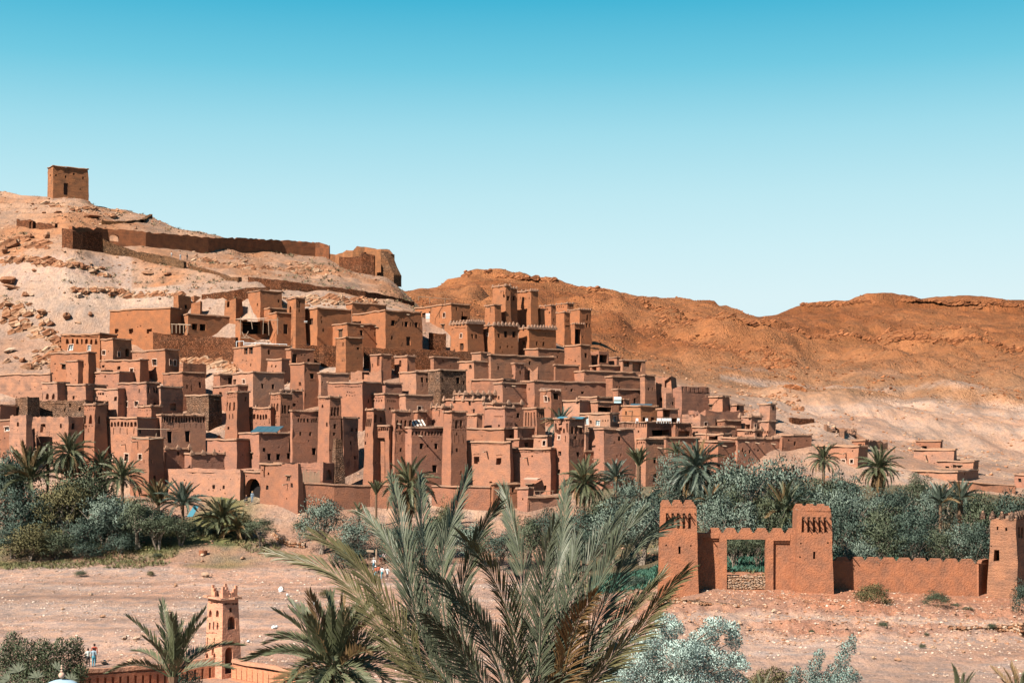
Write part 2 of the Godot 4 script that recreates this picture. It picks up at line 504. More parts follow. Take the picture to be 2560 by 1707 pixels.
# ---------------------------------------------------------------- mud-brick buildings
const CROP := {"P": [0, 0, 1.0], "A1": [0, 380, 4.127], "A2": [480, 520, 3.92], "A3": [1000, 640, 3.92], "A4": [1500, 640, 3.92], "A5": [0, 720, 4.356], "A6": [200, 680, 4.356], "A7": [480, 820, 3.92], "A8": [0, 980, 4.127], "B1": [400, 1080, 3.92], "B2": [840, 960, 4.356], "B3": [1160, 960, 4.356], "B4": [1600, 960, 4.612], "B5": [2000, 960, 4.127], "B6": [1600, 1200, 3.92], "B7": [2060, 1240, 3.358], "B8": [0, 1400, 3.36]}

func wob(p: Vector3, amp: float) -> Vector3:
	return Vector3(nz2.get_noise_3d(p.x * 6.0, p.y * 6.0, p.z * 6.0), nz2.get_noise_3d(p.x * 6.0 + 90.0, p.y * 6.0, p.z * 6.0) * 0.6, nz2.get_noise_3d(p.x * 6.0, p.y * 6.0, p.z * 6.0 + 90.0)) * amp

# one wall as a grid of faces with real recesses; q = [bottom start, bottom end, top end, top start]
func wall_face(mb: MB, q: Array, nn: Vector3, holes: Array, rag := 0.0, amp := 0.11, step := 1.5) -> void:
	var len_: float = (q[1] - q[0]).length()
	var hgt: float = maxf(0.5, (q[3] - q[0]).length())
	var us := [0.0, 1.0]
	var vs := [0.0, 1.0]
	for h in holes:
		us.append(h.u0); us.append(h.u1)
		vs.append(h.v0); vs.append(h.v1)
	var nu := int(len_ / step)
	for i in range(1, nu):
		us.append(float(i) / nu)
	var nv := int(hgt / 2.2)
	for i in range(1, nv):
		vs.append(float(i) / nv)
	us.sort()
	vs.sort()
	us = thin(us, 0.05 / len_)
	vs = thin(vs, 0.05 / hgt)
	var grid := []
	for v in vs:
		var row := PackedVector3Array()
		for u in us:
			row.append(wall_point(q, u, v, rag, amp))
		grid.append(row)
	for j in vs.size() - 1:
		for i in us.size() - 1:
			var uc: float = (us[i] + us[i + 1]) * 0.5
			var vc: float = (vs[j] + vs[j + 1]) * 0.5
			var open := false
			for h in holes:
				if uc > h.u0 and uc < h.u1 and vc > h.v0 and vc < h.v1:
					open = true
					break
			if not open:
				mb.quad(grid[j][i], grid[j][i + 1], grid[j + 1][i + 1], grid[j + 1][i], nn)
	for h in holes:
		var a := wall_point(q, h.u0, h.v0, rag, amp)
		var b := wall_point(q, h.u1, h.v0, rag, amp)
		var c := wall_point(q, h.u1, h.v1, rag, amp)
		var e := wall_point(q, h.u0, h.v1, rag, amp)
		h.p = [a, b, c, e]
		var dv: Vector3 = -nn * h.depth
		mb.fquad(a, b, b + dv, a + dv, Vector3.UP)
		mb.fquad(e, c, c + dv, e + dv, Vector3.DOWN)
		mb.fquad(a, e, e + dv, a + dv, b - a)
		mb.fquad(b, c, c + dv, b + dv, a - b)
		if h.niche:
			mb.fquad(a + dv, b + dv, c + dv, e + dv, nn)
		if h.arch:
			var m := (e + c) * 0.5
			var rise: Vector3 = (a - e) * minf(0.48, (b - a).length() * 0.62 / maxf(0.01, (a - e).length()))
			var lo := (e - m) + rise
			var half := (c - e) * 0.5
			for k in 5:
				var t0 := PI * 0.5 * k / 5.0
				var t1 := PI * 0.5 * (k + 1) / 5.0
				for sgn in [-1.0, 1.0]:
					var corner: Vector3 = m + half * sgn
					var p0: Vector3 = m + half * sgn * sin(t1) + rise * (1.0 - cos(t1))
					var p1: Vector3 = m + half * sgn * sin(t0) + rise * (1.0 - cos(t0))
					mb.tri(corner, p0, p1, nn)
					mb.fquad(p0, p1, p1 + dv, p0 + dv, rise)

func thin(a: Array, eps: float) -> Array:
	var o := [a[0]]
	for x in a:
		if x - o[-1] > eps:
			o.append(x)
	if o[-1] < 1.0:
		o[-1] = 1.0
	return o

func wall_point(q: Array, u: float, v: float, rag: float, amp: float) -> Vector3:
	var p: Vector3 = (q[0] as Vector3).lerp(q[1], u).lerp((q[3] as Vector3).lerp(q[2], u), v)
	if v > 0.999 and rag > 0.0:
		p.y -= absf(nz2.get_noise_2d(p.x * 7.0, p.z * 7.0)) * rag * 2.2 + rag * 0.3 * absf(nz2.get_noise_2d(p.x * 40.0, p.z * 40.0))
	return p + wob(p, amp) + sag(p, amp) * v

func sag(p: Vector3, amp: float) -> Vector3:
	var a := amp * 2.0
	return Vector3(nz.get_noise_3d(p.x * 1.6, p.y * 1.6, p.z * 1.6 + 40.0) * a, nz.get_noise_3d(p.x * 1.9 + 70.0, 0.0, p.z * 1.9) * a, nz.get_noise_3d(p.x * 1.6 + 20.0, p.y * 1.6, p.z * 1.6) * a)

func coping_edge(mb: MB, a: Vector3, b: Vector3, out: Vector3, w: float, h: float, over: float, amp := 0.0) -> void:
	var n := maxi(1, int((b - a).length() / 1.4))
	var prev := []
	for i in n + 1:
		var p := a.lerp(b, float(i) / n)
		p += wob(p, 0.22) * Vector3(1, 0.9, 1) + sag(p, amp)
		var s := [p + out * over, p - out * w, p - out * w + Vector3(0, h, 0), p + out * over * 0.6 + Vector3(0, h, 0)]
		if i > 0:
			mb.hexa([prev[0], s[0], s[1], prev[1]], [prev[3], s[3], s[2], prev[2]])
		prev = s

func pane(root: Node3D, h: Dictionary, nn: Vector3) -> void:
	var k: int = h.kind
	if k == 2 or k == 7:
		return
	var p: Array = h.p
	var a: Vector3 = p[0]
	var b: Vector3 = p[1]
	var c: Vector3 = p[2]
	var e: Vector3 = p[3]
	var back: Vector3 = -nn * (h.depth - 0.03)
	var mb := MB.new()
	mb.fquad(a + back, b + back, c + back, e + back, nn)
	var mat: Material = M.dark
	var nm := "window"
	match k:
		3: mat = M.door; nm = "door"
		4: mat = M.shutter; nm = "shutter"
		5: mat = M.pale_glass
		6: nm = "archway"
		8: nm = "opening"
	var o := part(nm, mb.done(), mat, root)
	var w := (b - a).length()
	var u := (b - a) / maxf(w, 0.01)
	if k in [1, 5]:                                       # plastered surround, proud of the wall
		var fb := MB.new()
		var t := 0.16
		var f := nn * 0.05
		var up := Vector3.UP
		var bk := nn * -0.06
		fb.box(a + bk - u * t - up * t, u * (w + t * 2.0), f - bk, up * t)
		fb.box(e + bk - u * t, u * (w + t * 2.0), f - bk, up * t)
		fb.box(a + bk - u * t, u * t, f - bk, e - a)
		fb.box(b + bk, u * t, f - bk, c - b)
		part("frame", fb.done(), M.trim, o)
	if k in [0, 1, 4, 5] and w > 0.9:                     # a glazing bar or the meeting of two shutters
		var gb := MB.new()
		gb.box(a + back + u * (w * 0.5 - 0.04) + nn * 0.01, u * 0.08, nn * 0.05, e - a)
		gb.box((a + e) * 0.5 + back + nn * 0.012, u * w, nn * 0.04, Vector3(0, 0.07, 0))
		part("bar", gb.done(), M.shutter, o)
	if k == 0 and w > 1.1 or k == 4:
		var lb := MB.new()
		lb.box(e - u * 0.3 + nn * -0.1, u * (w + 0.6), nn * 0.32, Vector3(0, 0.16, 0))
		part("lintel", lb.done(), M.wood, o)

var merlon_mesh: ArrayMesh
var spout_mesh: ArrayMesh
var tints := [Color(0.52, 0.250, 0.165), Color(0.56, 0.285, 0.190), Color(0.48, 0.222, 0.145), Color(0.58, 0.305, 0.208), Color(0.50, 0.240, 0.165), Color(0.44, 0.200, 0.128), Color(0.53, 0.258, 0.168)]

func house(crop: String, label: String, e: Array, yt: float, yb: float, wins := [], o := {}) -> Node3D:
	var cr: Array = CROP[crop]
	var s: float = cr[2]
	var x0: float = e[0] / s + cr[0]
	var xc: float = e[1] / s + cr[0]
	var x1: float = e[2] / s + cr[0]
	var pt: float = yt / s + cr[1]
	var pb: float = yb / s + cr[1]
	var d: float = o.get("d", 0.0)
	if d == 0.0:
		d = depth_at(xc, pb) + float(o.get("dd", 0.0))
	var adef := 46.0 if xc < 450.0 else 36.0
	var a := deg_to_rad(o.get("a", adef))
	var ul := Vector3(-sin(a), 0, -cos(a))
	var ur := Vector3(cos(a), 0, -sin(a))
	var nl := Vector3(-cos(a), 0, sin(a))
	var nr := Vector3(sin(a), 0, cos(a))
	var c := pix(xc, pt, d)
	var k0 := (x0 - CX) / F
	var k1 := (x1 - CX) / F
	var dl := sin(a) + k0 * cos(a)
	var tl := clampf((c.x - k0 * d) / maxf(dl, 0.08), 0.5, float(o.get("ml", 30.0)))
	var tr := clampf((k1 * d - c.x) / maxf(cos(a) - k1 * sin(a), 0.05), 0.5, float(o.get("mr", 45.0)))
	if xc - x0 < 3.0:
		tl = maxf(tl, minf(tr * 0.7, 6.0))
	if x1 - xc < 4.0:
		tr = maxf(tr, minf(tl * 0.7, 6.0))
	var top := [c, c + ur * tr, c + ur * tr + ul * tl, c + ul * tl]
	var low := 1e9
	for p in [top[0], top[1], top[3], (top[0] + top[1]) * 0.5]:
		low = minf(low, ground_at(p.x, p.z))
	low = minf(low, EYE - (pb - HY) / F * d) - 0.7
	var base := Vector3(c.x, low, c.z)
	var root := thing(o.get("name", "mud_brick_house"), label, o.get("cat", "house"), base, o.get("group", "mud brick houses of the hillside village"))
	var hgt := c.y - low
	var tp: float = o.get("t", 0.012)
	var off := tp * hgt
	var tq := []
	for p in top:
		tq.append(p - base)
	var bq := []
	var dirs := [-ul - ur, ur - ul, ur + ul, ul - ur]
	for i in 4:
		var p: Vector3 = tq[i] + dirs[i] * off
		p.y = 0.0
		bq.append(p)
	# openings
	var hl := []
	var hr := []
	var list := []
	for w in wins:
		if w[0] is String:
			var n: int = w[6]
			for i in n:
				list.append([lerpf(w[1], w[2], float(i) / maxf(n - 1, 1)), w[3], w[4], w[5], w[7]])
		else:
			list.append(w)
	var spots := []
	for w in list:
		var wx: float = w[0] / s + cr[0]
		var wy: float = w[1] / s + cr[1]
		var ww: float = w[2] / s
		var wh: float = w[3] / s
		var left := wx < xc
		var uu := ul if left else ur
		var ln := tl if left else tr
		var ss := []
		for q in [wx - ww * 0.5, wx + ww * 0.5, wx]:
			var k: float = (q - CX) / F
			ss.append((k * d - c.x) / (uu.x + k * uu.z))
		var dep: float = d - uu.z * ss[2]
		var yy := EYE - (wy - HY) / F * dep - low
		var hh := wh / F * dep
		if w.size() > 4 and w[4] == 9:
			spots.append([c + uu * ss[2] - base, yy, nl if left else nr])
			continue
		var ua := clampf(minf(ss[0], ss[1]) / ln, 0.01, 0.99)
		var ub := clampf(maxf(ss[0], ss[1]) / ln, 0.01, 0.99)
		var va := clampf((yy - hh * 0.5) / hgt, 0.01, 0.985)
		var vb := clampf((yy + hh * 0.5) / hgt, 0.01, 0.985)
		if ub - ua < 0.004 or vb - va < 0.004:
			continue
		var kind: int = w[4] if w.size() > 4 else 0
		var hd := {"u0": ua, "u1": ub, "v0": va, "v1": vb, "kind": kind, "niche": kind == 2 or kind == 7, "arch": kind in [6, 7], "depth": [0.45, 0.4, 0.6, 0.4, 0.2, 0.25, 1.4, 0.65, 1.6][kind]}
		(hl if left else hr).append(hd)
	if o.get("small", 1) and o.get("group", "x") != "gate and walls on the near bank" and hgt > 2.5:
		rng.seed = absi(hash(label)) % 99991
		for side in 2:
			var hs: Array = hl if side == 0 else hr
			var ln3 := tl if side == 0 else tr
			if ln3 < 2.5 or hs.size() > 12:
				continue
			for i in int(ln3 * 0.55):                  # putlog holes and the odd slit
				var big := rng.randf() < 0.16
				var hw := (0.24 if big else 0.10) / ln3
				var hv := (0.34 if big else 0.11) / hgt
				var u := rng.randf_range(0.08, 0.92)
				var v := rng.randf_range(0.35, 0.9)
				var free := true
				for h in hs:
					if u + hw + 0.01 > h.u0 and u - hw - 0.01 < h.u1 and v + hv + 0.01 > h.v0 and v - hv - 0.01 < h.v1:
						free = false
				if free:
					hs.append({"u0": u - hw, "u1": u + hw, "v0": v - hv, "v1": v + hv, "kind": 0 if big else 2, "niche": not big, "arch": false, "depth": 0.3 if big else 0.22})
	var mat: Material = [M.plaster, M.rammed, M.rubble, M.smooth][o.get("m", 0)]
	var mb := MB.new()
	mb.col = o.get("c", tints[absi(hash(label)) % tints.size()].lerp(Color(0.50, 0.200, 0.095), smoothstep(960.0, 800.0, pt) * 0.85))
	if o.get("m", 0) == 2 and not o.has("c"):
		mb.col = Color(0.47, 0.27, 0.18)
	var rag: float = o.get("rag", 0.0)
	var amp: float = o.get("amp", 0.2)
	wall_face(mb, [bq[0], bq[3], tq[3], tq[0]], nl, hl, rag, amp)
	wall_face(mb, [bq[0], bq[1], tq[1], tq[0]], nr, hr, rag, amp)
	wall_face(mb, [bq[1], bq[2], tq[2], tq[1]], -nl, [], rag, amp)
	wall_face(mb, [bq[3], bq[2], tq[2], tq[3]], -nr, [], rag, amp)
	part("wall", mb.done(), mat, root)
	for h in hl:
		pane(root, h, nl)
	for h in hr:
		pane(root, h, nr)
	var rb := MB.new()
	rb.col = Color(0.42, 0.26, 0.18)
	var dn := Vector3(0, -0.05 - rag * 2.0, 0)
	rb.quad(tq[0] + dn, tq[1] + dn, tq[2] + dn, tq[3] + dn, Vector3.UP)
	part("roof", rb.done(), M.plaster, root)
	if o.get("cop", 1) and rag == 0.0:
		var cb := MB.new()
		cb.col = mb.col.lerp(Color(0.50, 0.32, 0.22), 0.6)
		var ch: float = o.get("ch", 0.26)
		var ov: float = o.get("ov", 0.2)
		var ext := ov
		coping_edge(cb, tq[0] - ul * ext, tq[3] + ul * ext, nl, 0.35, ch, ov, amp)
		coping_edge(cb, tq[0] - ur * ext, tq[1] + ur * ext, nr, 0.35, ch + 0.012, ov, amp)
		coping_edge(cb, tq[1] - ul * ext, tq[2] + ul * ext, -nl, 0.35, ch + 0.02, ov, amp)
		coping_edge(cb, tq[3] - ur * ext, tq[2] + ur * ext, -nr, 0.35, ch + 0.03, ov, amp)
		part("coping", cb.done(), M.plaster, root)
	var mer: Array = o.get("mer", [0, 0])
	for side in 2:
		var n: int = mer[side]
		var uu2 := ul if side == 0 else ur
		var ln2 := tl if side == 0 else tr
		for i in n:
			var mm := part("merlon", merlon_mesh, M.plaster, root)
			var f := (i + 0.08) / maxf(n - 0.84, 0.2)
			mm.position = tq[0] + uu2 * ln2 * f + Vector3(0, 0.2, 0)
			var sc: float = o.get("ms", 1.0)
			mm.scale = Vector3(sc, sc * (0.85 + 0.3 * fposmod(i * 0.37, 1.0)), sc)
			mm.rotation.y = a
	for sp in spots:
		var q := part("water_spout", spout_mesh, M.pole, root)
		var nn: Vector3 = sp[2]
		q.position = Vector3(sp[0].x, sp[1], sp[0].z)
		q.basis = Basis.looking_at(-nn, Vector3.UP)
	return root

# free wall along photo points [x, top row, base row]; thick, ragged or with stepped merlons
func rampart(crop: String, called: String, label: String, pts: Array, o := {}) -> Node3D:
	var cr: Array = CROP[crop]
	var s: float = cr[2]
	var line := []
	for p in pts:
		var px: float = p[0] / s + cr[0]
		var tp: float = p[1] / s + cr[1]
		var bp: float = p[2] / s + cr[1]
		var d: float = p[3] if p.size() > 3 else depth_at(px, bp)
		line.append([pix(px, tp, d), pix(px, bp, d).y])
	var base := Vector3(line[0][0].x, line[0][1], line[0][0].z)
	var root := thing(called, label, o.get("cat", "wall"), base, o.get("group", ""))
	var th: float = o.get("th", 0.9)
	var mb := MB.new()
	mb.col = o.get("c", Color(0.44, 0.19, 0.105))
	var rag: float = o.get("rag", 0.35)
	var cap := MB.new()
	cap.col = mb.col.lerp(Color(0.5, 0.34, 0.24), 0.5)
	for i in line.size() - 1:
		var t0: Vector3 = line[i][0] - base
		var t1: Vector3 = line[i + 1][0] - base
		var b0 := Vector3(t0.x, line[i][1] - base.y - 1.5, t0.z)
		var b1 := Vector3(t1.x, line[i + 1][1] - base.y - 1.5, t1.z)
		b0.y = minf(b0.y, ground_at(t0.x + base.x, t0.z + base.z) - base.y - 0.5)
		b1.y = minf(b1.y, ground_at(t1.x + base.x, t1.z + base.z) - base.y - 0.5)
		var u := (t1 - t0) * Vector3(1, 0, 1)
		var nn := Vector3(-u.z, 0, u.x).normalized()
		if nn.z < 0.0:
			nn = -nn
		var bk := -nn * th
		var hs := []
		var hs2 := []
		if o.has("hole") and o.hole[0] == i:
			for lst in [hs, hs2]:
				lst.append({"u0": o.hole[1], "u1": o.hole[2], "v0": o.hole[3], "v1": o.hole[4], "kind": 8, "niche": false, "arch": true, "depth": th * 0.5})
		wall_face(mb, [b0, b1, t1, t0], nn, hs, rag, 0.12, 1.0)
		wall_face(mb, [b0 + bk, b1 + bk, t1 + bk, t0 + bk], -nn, hs2, rag, 0.12, 1.0)
		var n := maxi(1, int(u.length() / 1.0))
		for k in n:
			var p := []
			for e in [[0, 0], [1, 0], [1, 1], [0, 1]]:
				p.append(wall_point([b0 + bk * e[1], b1 + bk * e[1], t1 + bk * e[1], t0 + bk * e[1]], float(k + e[0]) / n, 1.0, rag, 0.12))
			mb.fquad(p[0], p[1], p[2], p[3], Vector3.UP)
		if i == 0:
			mb.fquad(b0, t0, t0 + bk, b0 + bk, -u)
		if i == line.size() - 2:
			mb.fquad(b1, t1, t1 + bk, b1 + bk, u)
		if o.get("cop", 0):
			coping_edge(cap, t0, t1, nn, th, 0.22, 0.14)
	part("wall", mb.done(), [M.plaster, M.rammed, M.rubble, M.smooth][o.get("m", 2)], root)
	if o.get("cop", 0):
		part("coping", cap.done(), M.plaster, root)
	if o.has("course"):
		rng.seed = absi(hash(label)) % 77777
		for i in line.size() - 1:
			var p0: Vector3 = line[i][0] - base
			var p1: Vector3 = line[i + 1][0] - base
			stone_face(root, Vector3(p0.x, line[i][1] - base.y, p0.z), Vector3(p1.x, line[i + 1][1] - base.y, p1.z), p0.y - line[i][1] + base.y, p1.y - line[i + 1][1] + base.y, o.course)
	var nm: int = o.get("mer", 0)
	if nm > 0:
		var t0: Vector3 = line[0][0] - base
		var t1: Vector3 = line[-1][0] - base
		var u := ((t1 - t0) * Vector3(1, 0, 1)).normalized()
		var full := ((t1 - t0) * Vector3(1, 0, 1)).length()
		var w := full / (nm + 0.4)
		for i in nm:
			var f := (i + 0.7) / (nm + 0.4)
			var sm := part("merlon", stepped_merlon(w * 0.82, o.get("mh", 0.9), th * 0.8), [M.plaster, M.rammed, M.rubble, M.smooth][o.get("m", 2)], root)
			sm.position = t0.lerp(t1, f) - Vector3(-u.z, 0, u.x).normalized() * th * 0.5 * (1.0 if Vector3(-u.z, 0, u.x).z > 0 else -1.0)
			sm.basis = Basis(u, Vector3.UP, u.cross(Vector3.UP))
	return root

func stepped_merlon(w: float, h: float, th: float, c := Color(0.46, 0.205, 0.125)) -> ArrayMesh:
	var key := "mer%.1f_%.1f_%.1f" % [w, h, th]
	if not names.has(key):
		var mb := MB.new()
		mb.col = c
		for k in 3:
			var ww: float = w * [1.12, 0.95, 0.76][k]
			mb.box(Vector3(-ww * 0.5, -0.05 + h / 3.0 * k, -th * 0.5 + 0.01 * k), Vector3(ww, 0, 0), Vector3(0, 0, th - 0.02 * k), Vector3(0, h / 3.0 + 0.05, 0))
		names[key] = mb.done()
	return names[key]

func small_meshes() -> void:
	var mb := MB.new()
	mb.col = Color(0.48, 0.29, 0.20)
	mb.box(Vector3(-0.34, -0.25, -0.3), Vector3(0.68, 0, 0), Vector3(0, 0, 0.6), Vector3(0, 0.5, 0))
	mb.hexa([Vector3(-0.24, 0.25, -0.22), Vector3(0.24, 0.25, -0.22), Vector3(0.24, 0.25, 0.22), Vector3(-0.24, 0.25, 0.22)], [Vector3(-0.1, 0.75, -0.1), Vector3(0.1, 0.75, -0.1), Vector3(0.1, 0.75, 0.1), Vector3(-0.1, 0.75, 0.1)])
	merlon_mesh = mb.done()
	var sb := MB.new()
	sb.box(Vector3(-0.1, 0.0, -0.2), Vector3(0.2, 0, 0), Vector3(0, -0.12, 1.35), Vector3(0, 0.14, 0))
	spout_mesh = sb.done()

# ---------------------------------------------------------------- plants
func rnd(a: float, b: float) -> float:
	return rng.randf_range(a, b)

func rdir() -> Vector3:
	var z := rnd(-1, 1)
	var p := rnd(0, TAU)
	var r := sqrt(1.0 - z * z)
	return Vector3(r * cos(p), z, r * sin(p))

func blade(mb: MB, p: Vector3, dir: Vector3, side: Vector3, l: float, w: float, nn: Vector3) -> void:
	var m := p + dir * l * 0.45
	var t := p + dir * l
	mb.tri(p, m + side * w, t, nn)
	mb.tri(p, m - side * w, t, nn)

var crowns := []
var trunks := []
# crown of radius one about the origin: clumps of leaf sprays on short twigs, uneven outline, gaps between clumps
func leaf_cloud(seed_: int, clumps: int, per: int, leaf: float, flat := 0.8) -> ArrayMesh:
	rng.seed = seed_
	var mb := MB.new()
	for k in clumps:
		var cdir := rdir()
		if cdir.y < -0.62:
			cdir.y *= -0.6
		var cc := cdir * rnd(0.35, 0.86) * Vector3(1, flat, 1)
		var cr := rnd(0.17, 0.33)
		var tone := rnd(0.82, 1.2)
		for j in per:
			var dv := rdir()
			if dv.y < 0.0 and rng.randf() < 0.45:
				dv.y = -dv.y
			var p := cc + dv * cr * pow(rng.randf(), 0.4) * Vector3(1.0, 0.85, 1.0)
			var dir := (dv + rdir() * 0.7 + Vector3(0, 0.35, 0)).normalized()
			var side := dir.cross(rdir()).normalized()
			var nn := (dv * 1.1 + side.cross(dir) * 0.5 + cdir * 0.5).normalized()
			var t2 := tone * rnd(0.75, 1.25)
			mb.col = Color(t2 * rnd(0.92, 1.08), t2, t2 * rnd(0.92, 1.08))
			blade(mb, p, dir, side, leaf * rnd(0.6, 1.3), leaf * rnd(0.16, 0.30), nn)
	return mb.done()

func limb_mesh(seed_: int) -> ArrayMesh:          # unit height: short bole, forking limbs that reach into the crown
	rng.seed = seed_
	var mb := MB.new()
	var stems := 1 + seed_ % 3
	for s in stems:
		var a := Vector3(rnd(-0.05, 0.05), -0.05, rnd(-0.05, 0.05))
		var f := a + Vector3(rnd(-0.12, 0.12), rnd(0.26, 0.36), rnd(-0.12, 0.12))
		mb.beam(a, f, 0.034, 0.024, 6)
		for k in 4:
			var g := f + Vector3(rnd(-0.25, 0.25), rnd(0.16, 0.3), rnd(-0.25, 0.25))
			mb.beam(f, g, 0.018, 0.011, 5)
			for q in 2:
				mb.beam(g, g + Vector3(rnd(-0.18, 0.18), rnd(0.1, 0.25), rnd(-0.18, 0.18)), 0.010, 0.004, 4)
	return mb.done()

func tree(label: String, x: float, yt: float, yb: float, w: float, mat: Material, o := {}) -> Node3D:
	var g := on_ground(x, yb) if not o.has("d") else pix(x, yb, o.d)
	var d := -g.z
	var h := (yb - yt) / F * d
	var root := thing(o.get("name", "olive_tree"), label, o.get("cat", "tree"), g, o.get("group", "trees of the palm grove"))
	root.rotation.y = fposmod(x * 0.731, TAU)
	var low: float = o.get("low", 0.2)
	var k := absi(int(x * 7.0 + yt * 3.0))
	var c := part("crown", crowns[k % crowns.size()], mat, root)
	var r := w * 0.5 / F * d * 1.3
	c.scale = Vector3(r, h * (1.0 - low) * 0.56, r)
	c.position.y = h * (low + (1.0 - low) * 0.47)
	c.set_meta("kind", "stuff")
	var t := part("trunk", trunks[k % trunks.size()], M.bark, root)
	t.scale = Vector3(h * 0.9, h * 0.92, h * 0.9)
	return root

func bush(label: String, x: float, yt: float, yb: float, w: float, mat: Material, o := {}) -> Node3D:
	o.merge({"name": "bush", "cat": "bush", "low": 0.0, "group": ""})
	var r := tree(label, x, yt, yb, w, mat, o)
	var c: Node3D = r.get_node("crown")
	c.position.y *= 0.72
	c.scale *= Vector3(0.86, 1.18, 0.86)
	r.get_node("trunk").scale *= Vector3(0.8, 0.6, 0.8)
	return r

# a palm leaf along a curve: rachis with folded leaflets on both sides
func frond_on(pts: Array, leaf: float, n: int, w: float, face: Vector3, roll := 0.0, v := 0.45, rach := 0.03, full := false) -> ArrayMesh:
	var cv := Curve3D.new()
	cv.bake_interval = 0.05
	for i in pts.size():
		var pr: Vector3 = pts[maxi(i - 1, 0)]
		var nx: Vector3 = pts[mini(i + 1, pts.size() - 1)]
		var tg := (nx - pr) / 6.0
		cv.add_point(pts[i], -tg, tg)
	var len_ := cv.get_baked_length()
	var mb := MB.new()
	var segs := 12 if full else 6
	for i in segs:
		var a := cv.sample_baked(len_ * i / segs)
		var b := cv.sample_baked(len_ * (i + 1) / segs)
		mb.col = Color(1.5, 1.45, 1.2)
		mb.beam(a, b, rach * (1.02 - 0.9 * float(i) / segs), rach * (1.02 - 0.9 * float(i + 1) / segs), 4 if full else 3)
	for i in n:
		var t := 0.14 + 0.86 * (i + 0.5) / n
		var p := cv.sample_baked(len_ * t)
		var tg := (cv.sample_baked(minf(len_ * t + 0.06, len_)) - cv.sample_baked(len_ * t - 0.06)).normalized()
		var nn := (face - tg * face.dot(tg)).normalized()
		nn = nn.rotated(tg, roll)
		var sd := tg.cross(nn)
		var ang := lerpf(0.66, 0.20, t) if full else lerpf(0.85, 0.26, t)
		var ll := leaf * (0.45 + 0.75 * sin(PI * pow(t, 0.75) * 0.92)) * (1.0 if t < 0.9 else 1.15)
		for s in [-1.0, 1.0]:
			var dir: Vector3 = (tg * cos(ang) + (sd * s * cos(v) + nn * sin(v)) * sin(ang) + rdir() * 0.10).normalized()
			var l2 := ll * rnd(0.82, 1.12)
			var sv: Vector3 = (tg - dir * tg.dot(dir)).normalized()
			var ln: Vector3 = dir.cross(sv).normalized()
			if ln.dot(nn) < 0.0:
				ln = -ln
			var tone := rnd(0.72, 1.25)
			mb.col = Color(tone, tone * rnd(0.95, 1.04), tone * rnd(0.85, 1.1))
			if full:                                   # leaflet folded along its midrib, bending down to a point
				var m := p + dir * l2 * 0.4
				var e := p + dir * l2 * 0.75 - Vector3(0, l2 * 0.04, 0)
				var q := p + dir * l2 - Vector3(0, l2 * 0.12, 0)
				for z in [-1.0, 1.0]:
					var off: Vector3 = sv * w * z + ln * w * 0.55
					var n2: Vector3 = (ln - sv * z * 0.5).normalized()
					mb.tri(p, m, m + off, n2)
					mb.quad(m, e, e + off * 0.8, m + off, n2)
					mb.tri(e, q, e + off * 0.8, n2)
			else:
				blade(mb, p, dir, sv, l2, w, ln)
	return mb.done()

var fronds := {}
func make_fronds() -> void:
	rng.seed = 77
	for kind in ["up", "arch", "droop", "hang"]:
		var list := []
		for k in 3:
			var pts := []
			var p := Vector3.ZERO
			var ang: float = {"up": 0.25, "arch": 0.12, "droop": 0.0, "hang": -0.9}[kind] + rnd(-0.06, 0.06)
			var bend: float = {"up": 0.55, "arch": 1.05, "droop": 1.25, "hang": 0.5}[kind] * rnd(0.85, 1.15)
			for i in 7:
				pts.append(p)
				var a2: float = ang - bend * pow(i / 6.0, 1.3)
				p += Vector3(cos(a2), sin(a2), 0) / 6.3
			list.append(frond_on(pts, 0.185, 30, 0.0125, Vector3.UP, 0.0, 0.55, 0.013))
		fronds[kind] = list

var bole: ArrayMesh
func make_bole() -> void:                       # unit trunk with a rough skin of old leaf bases
	rng.seed = 5
	var mb := MB.new()
	var rings := 16
	for k in rings:
		var y0 := float(k) / rings
		var y1 := float(k + 1) / rings
		for i in 8:
			var a0 := TAU * (i + 0.5 * (k % 2)) / 8.0
			var a1 := a0 + TAU / 8.0
			var r0 := 1.0
			var r1 := 1.28 + rnd(-0.08, 0.08)
			var tone := rnd(0.7, 1.25)
			mb.col = Color(tone, tone, tone)
			mb.fquad(Vector3(cos(a0) * r0, y0, sin(a0) * r0), Vector3(cos(a1) * r0, y0, sin(a1) * r0), Vector3(cos(a1) * r1, y1, sin(a1) * r1), Vector3(cos(a0) * r1, y1, sin(a0) * r1), Vector3(cos(a0), 0, sin(a0)))
	bole = mb.done()

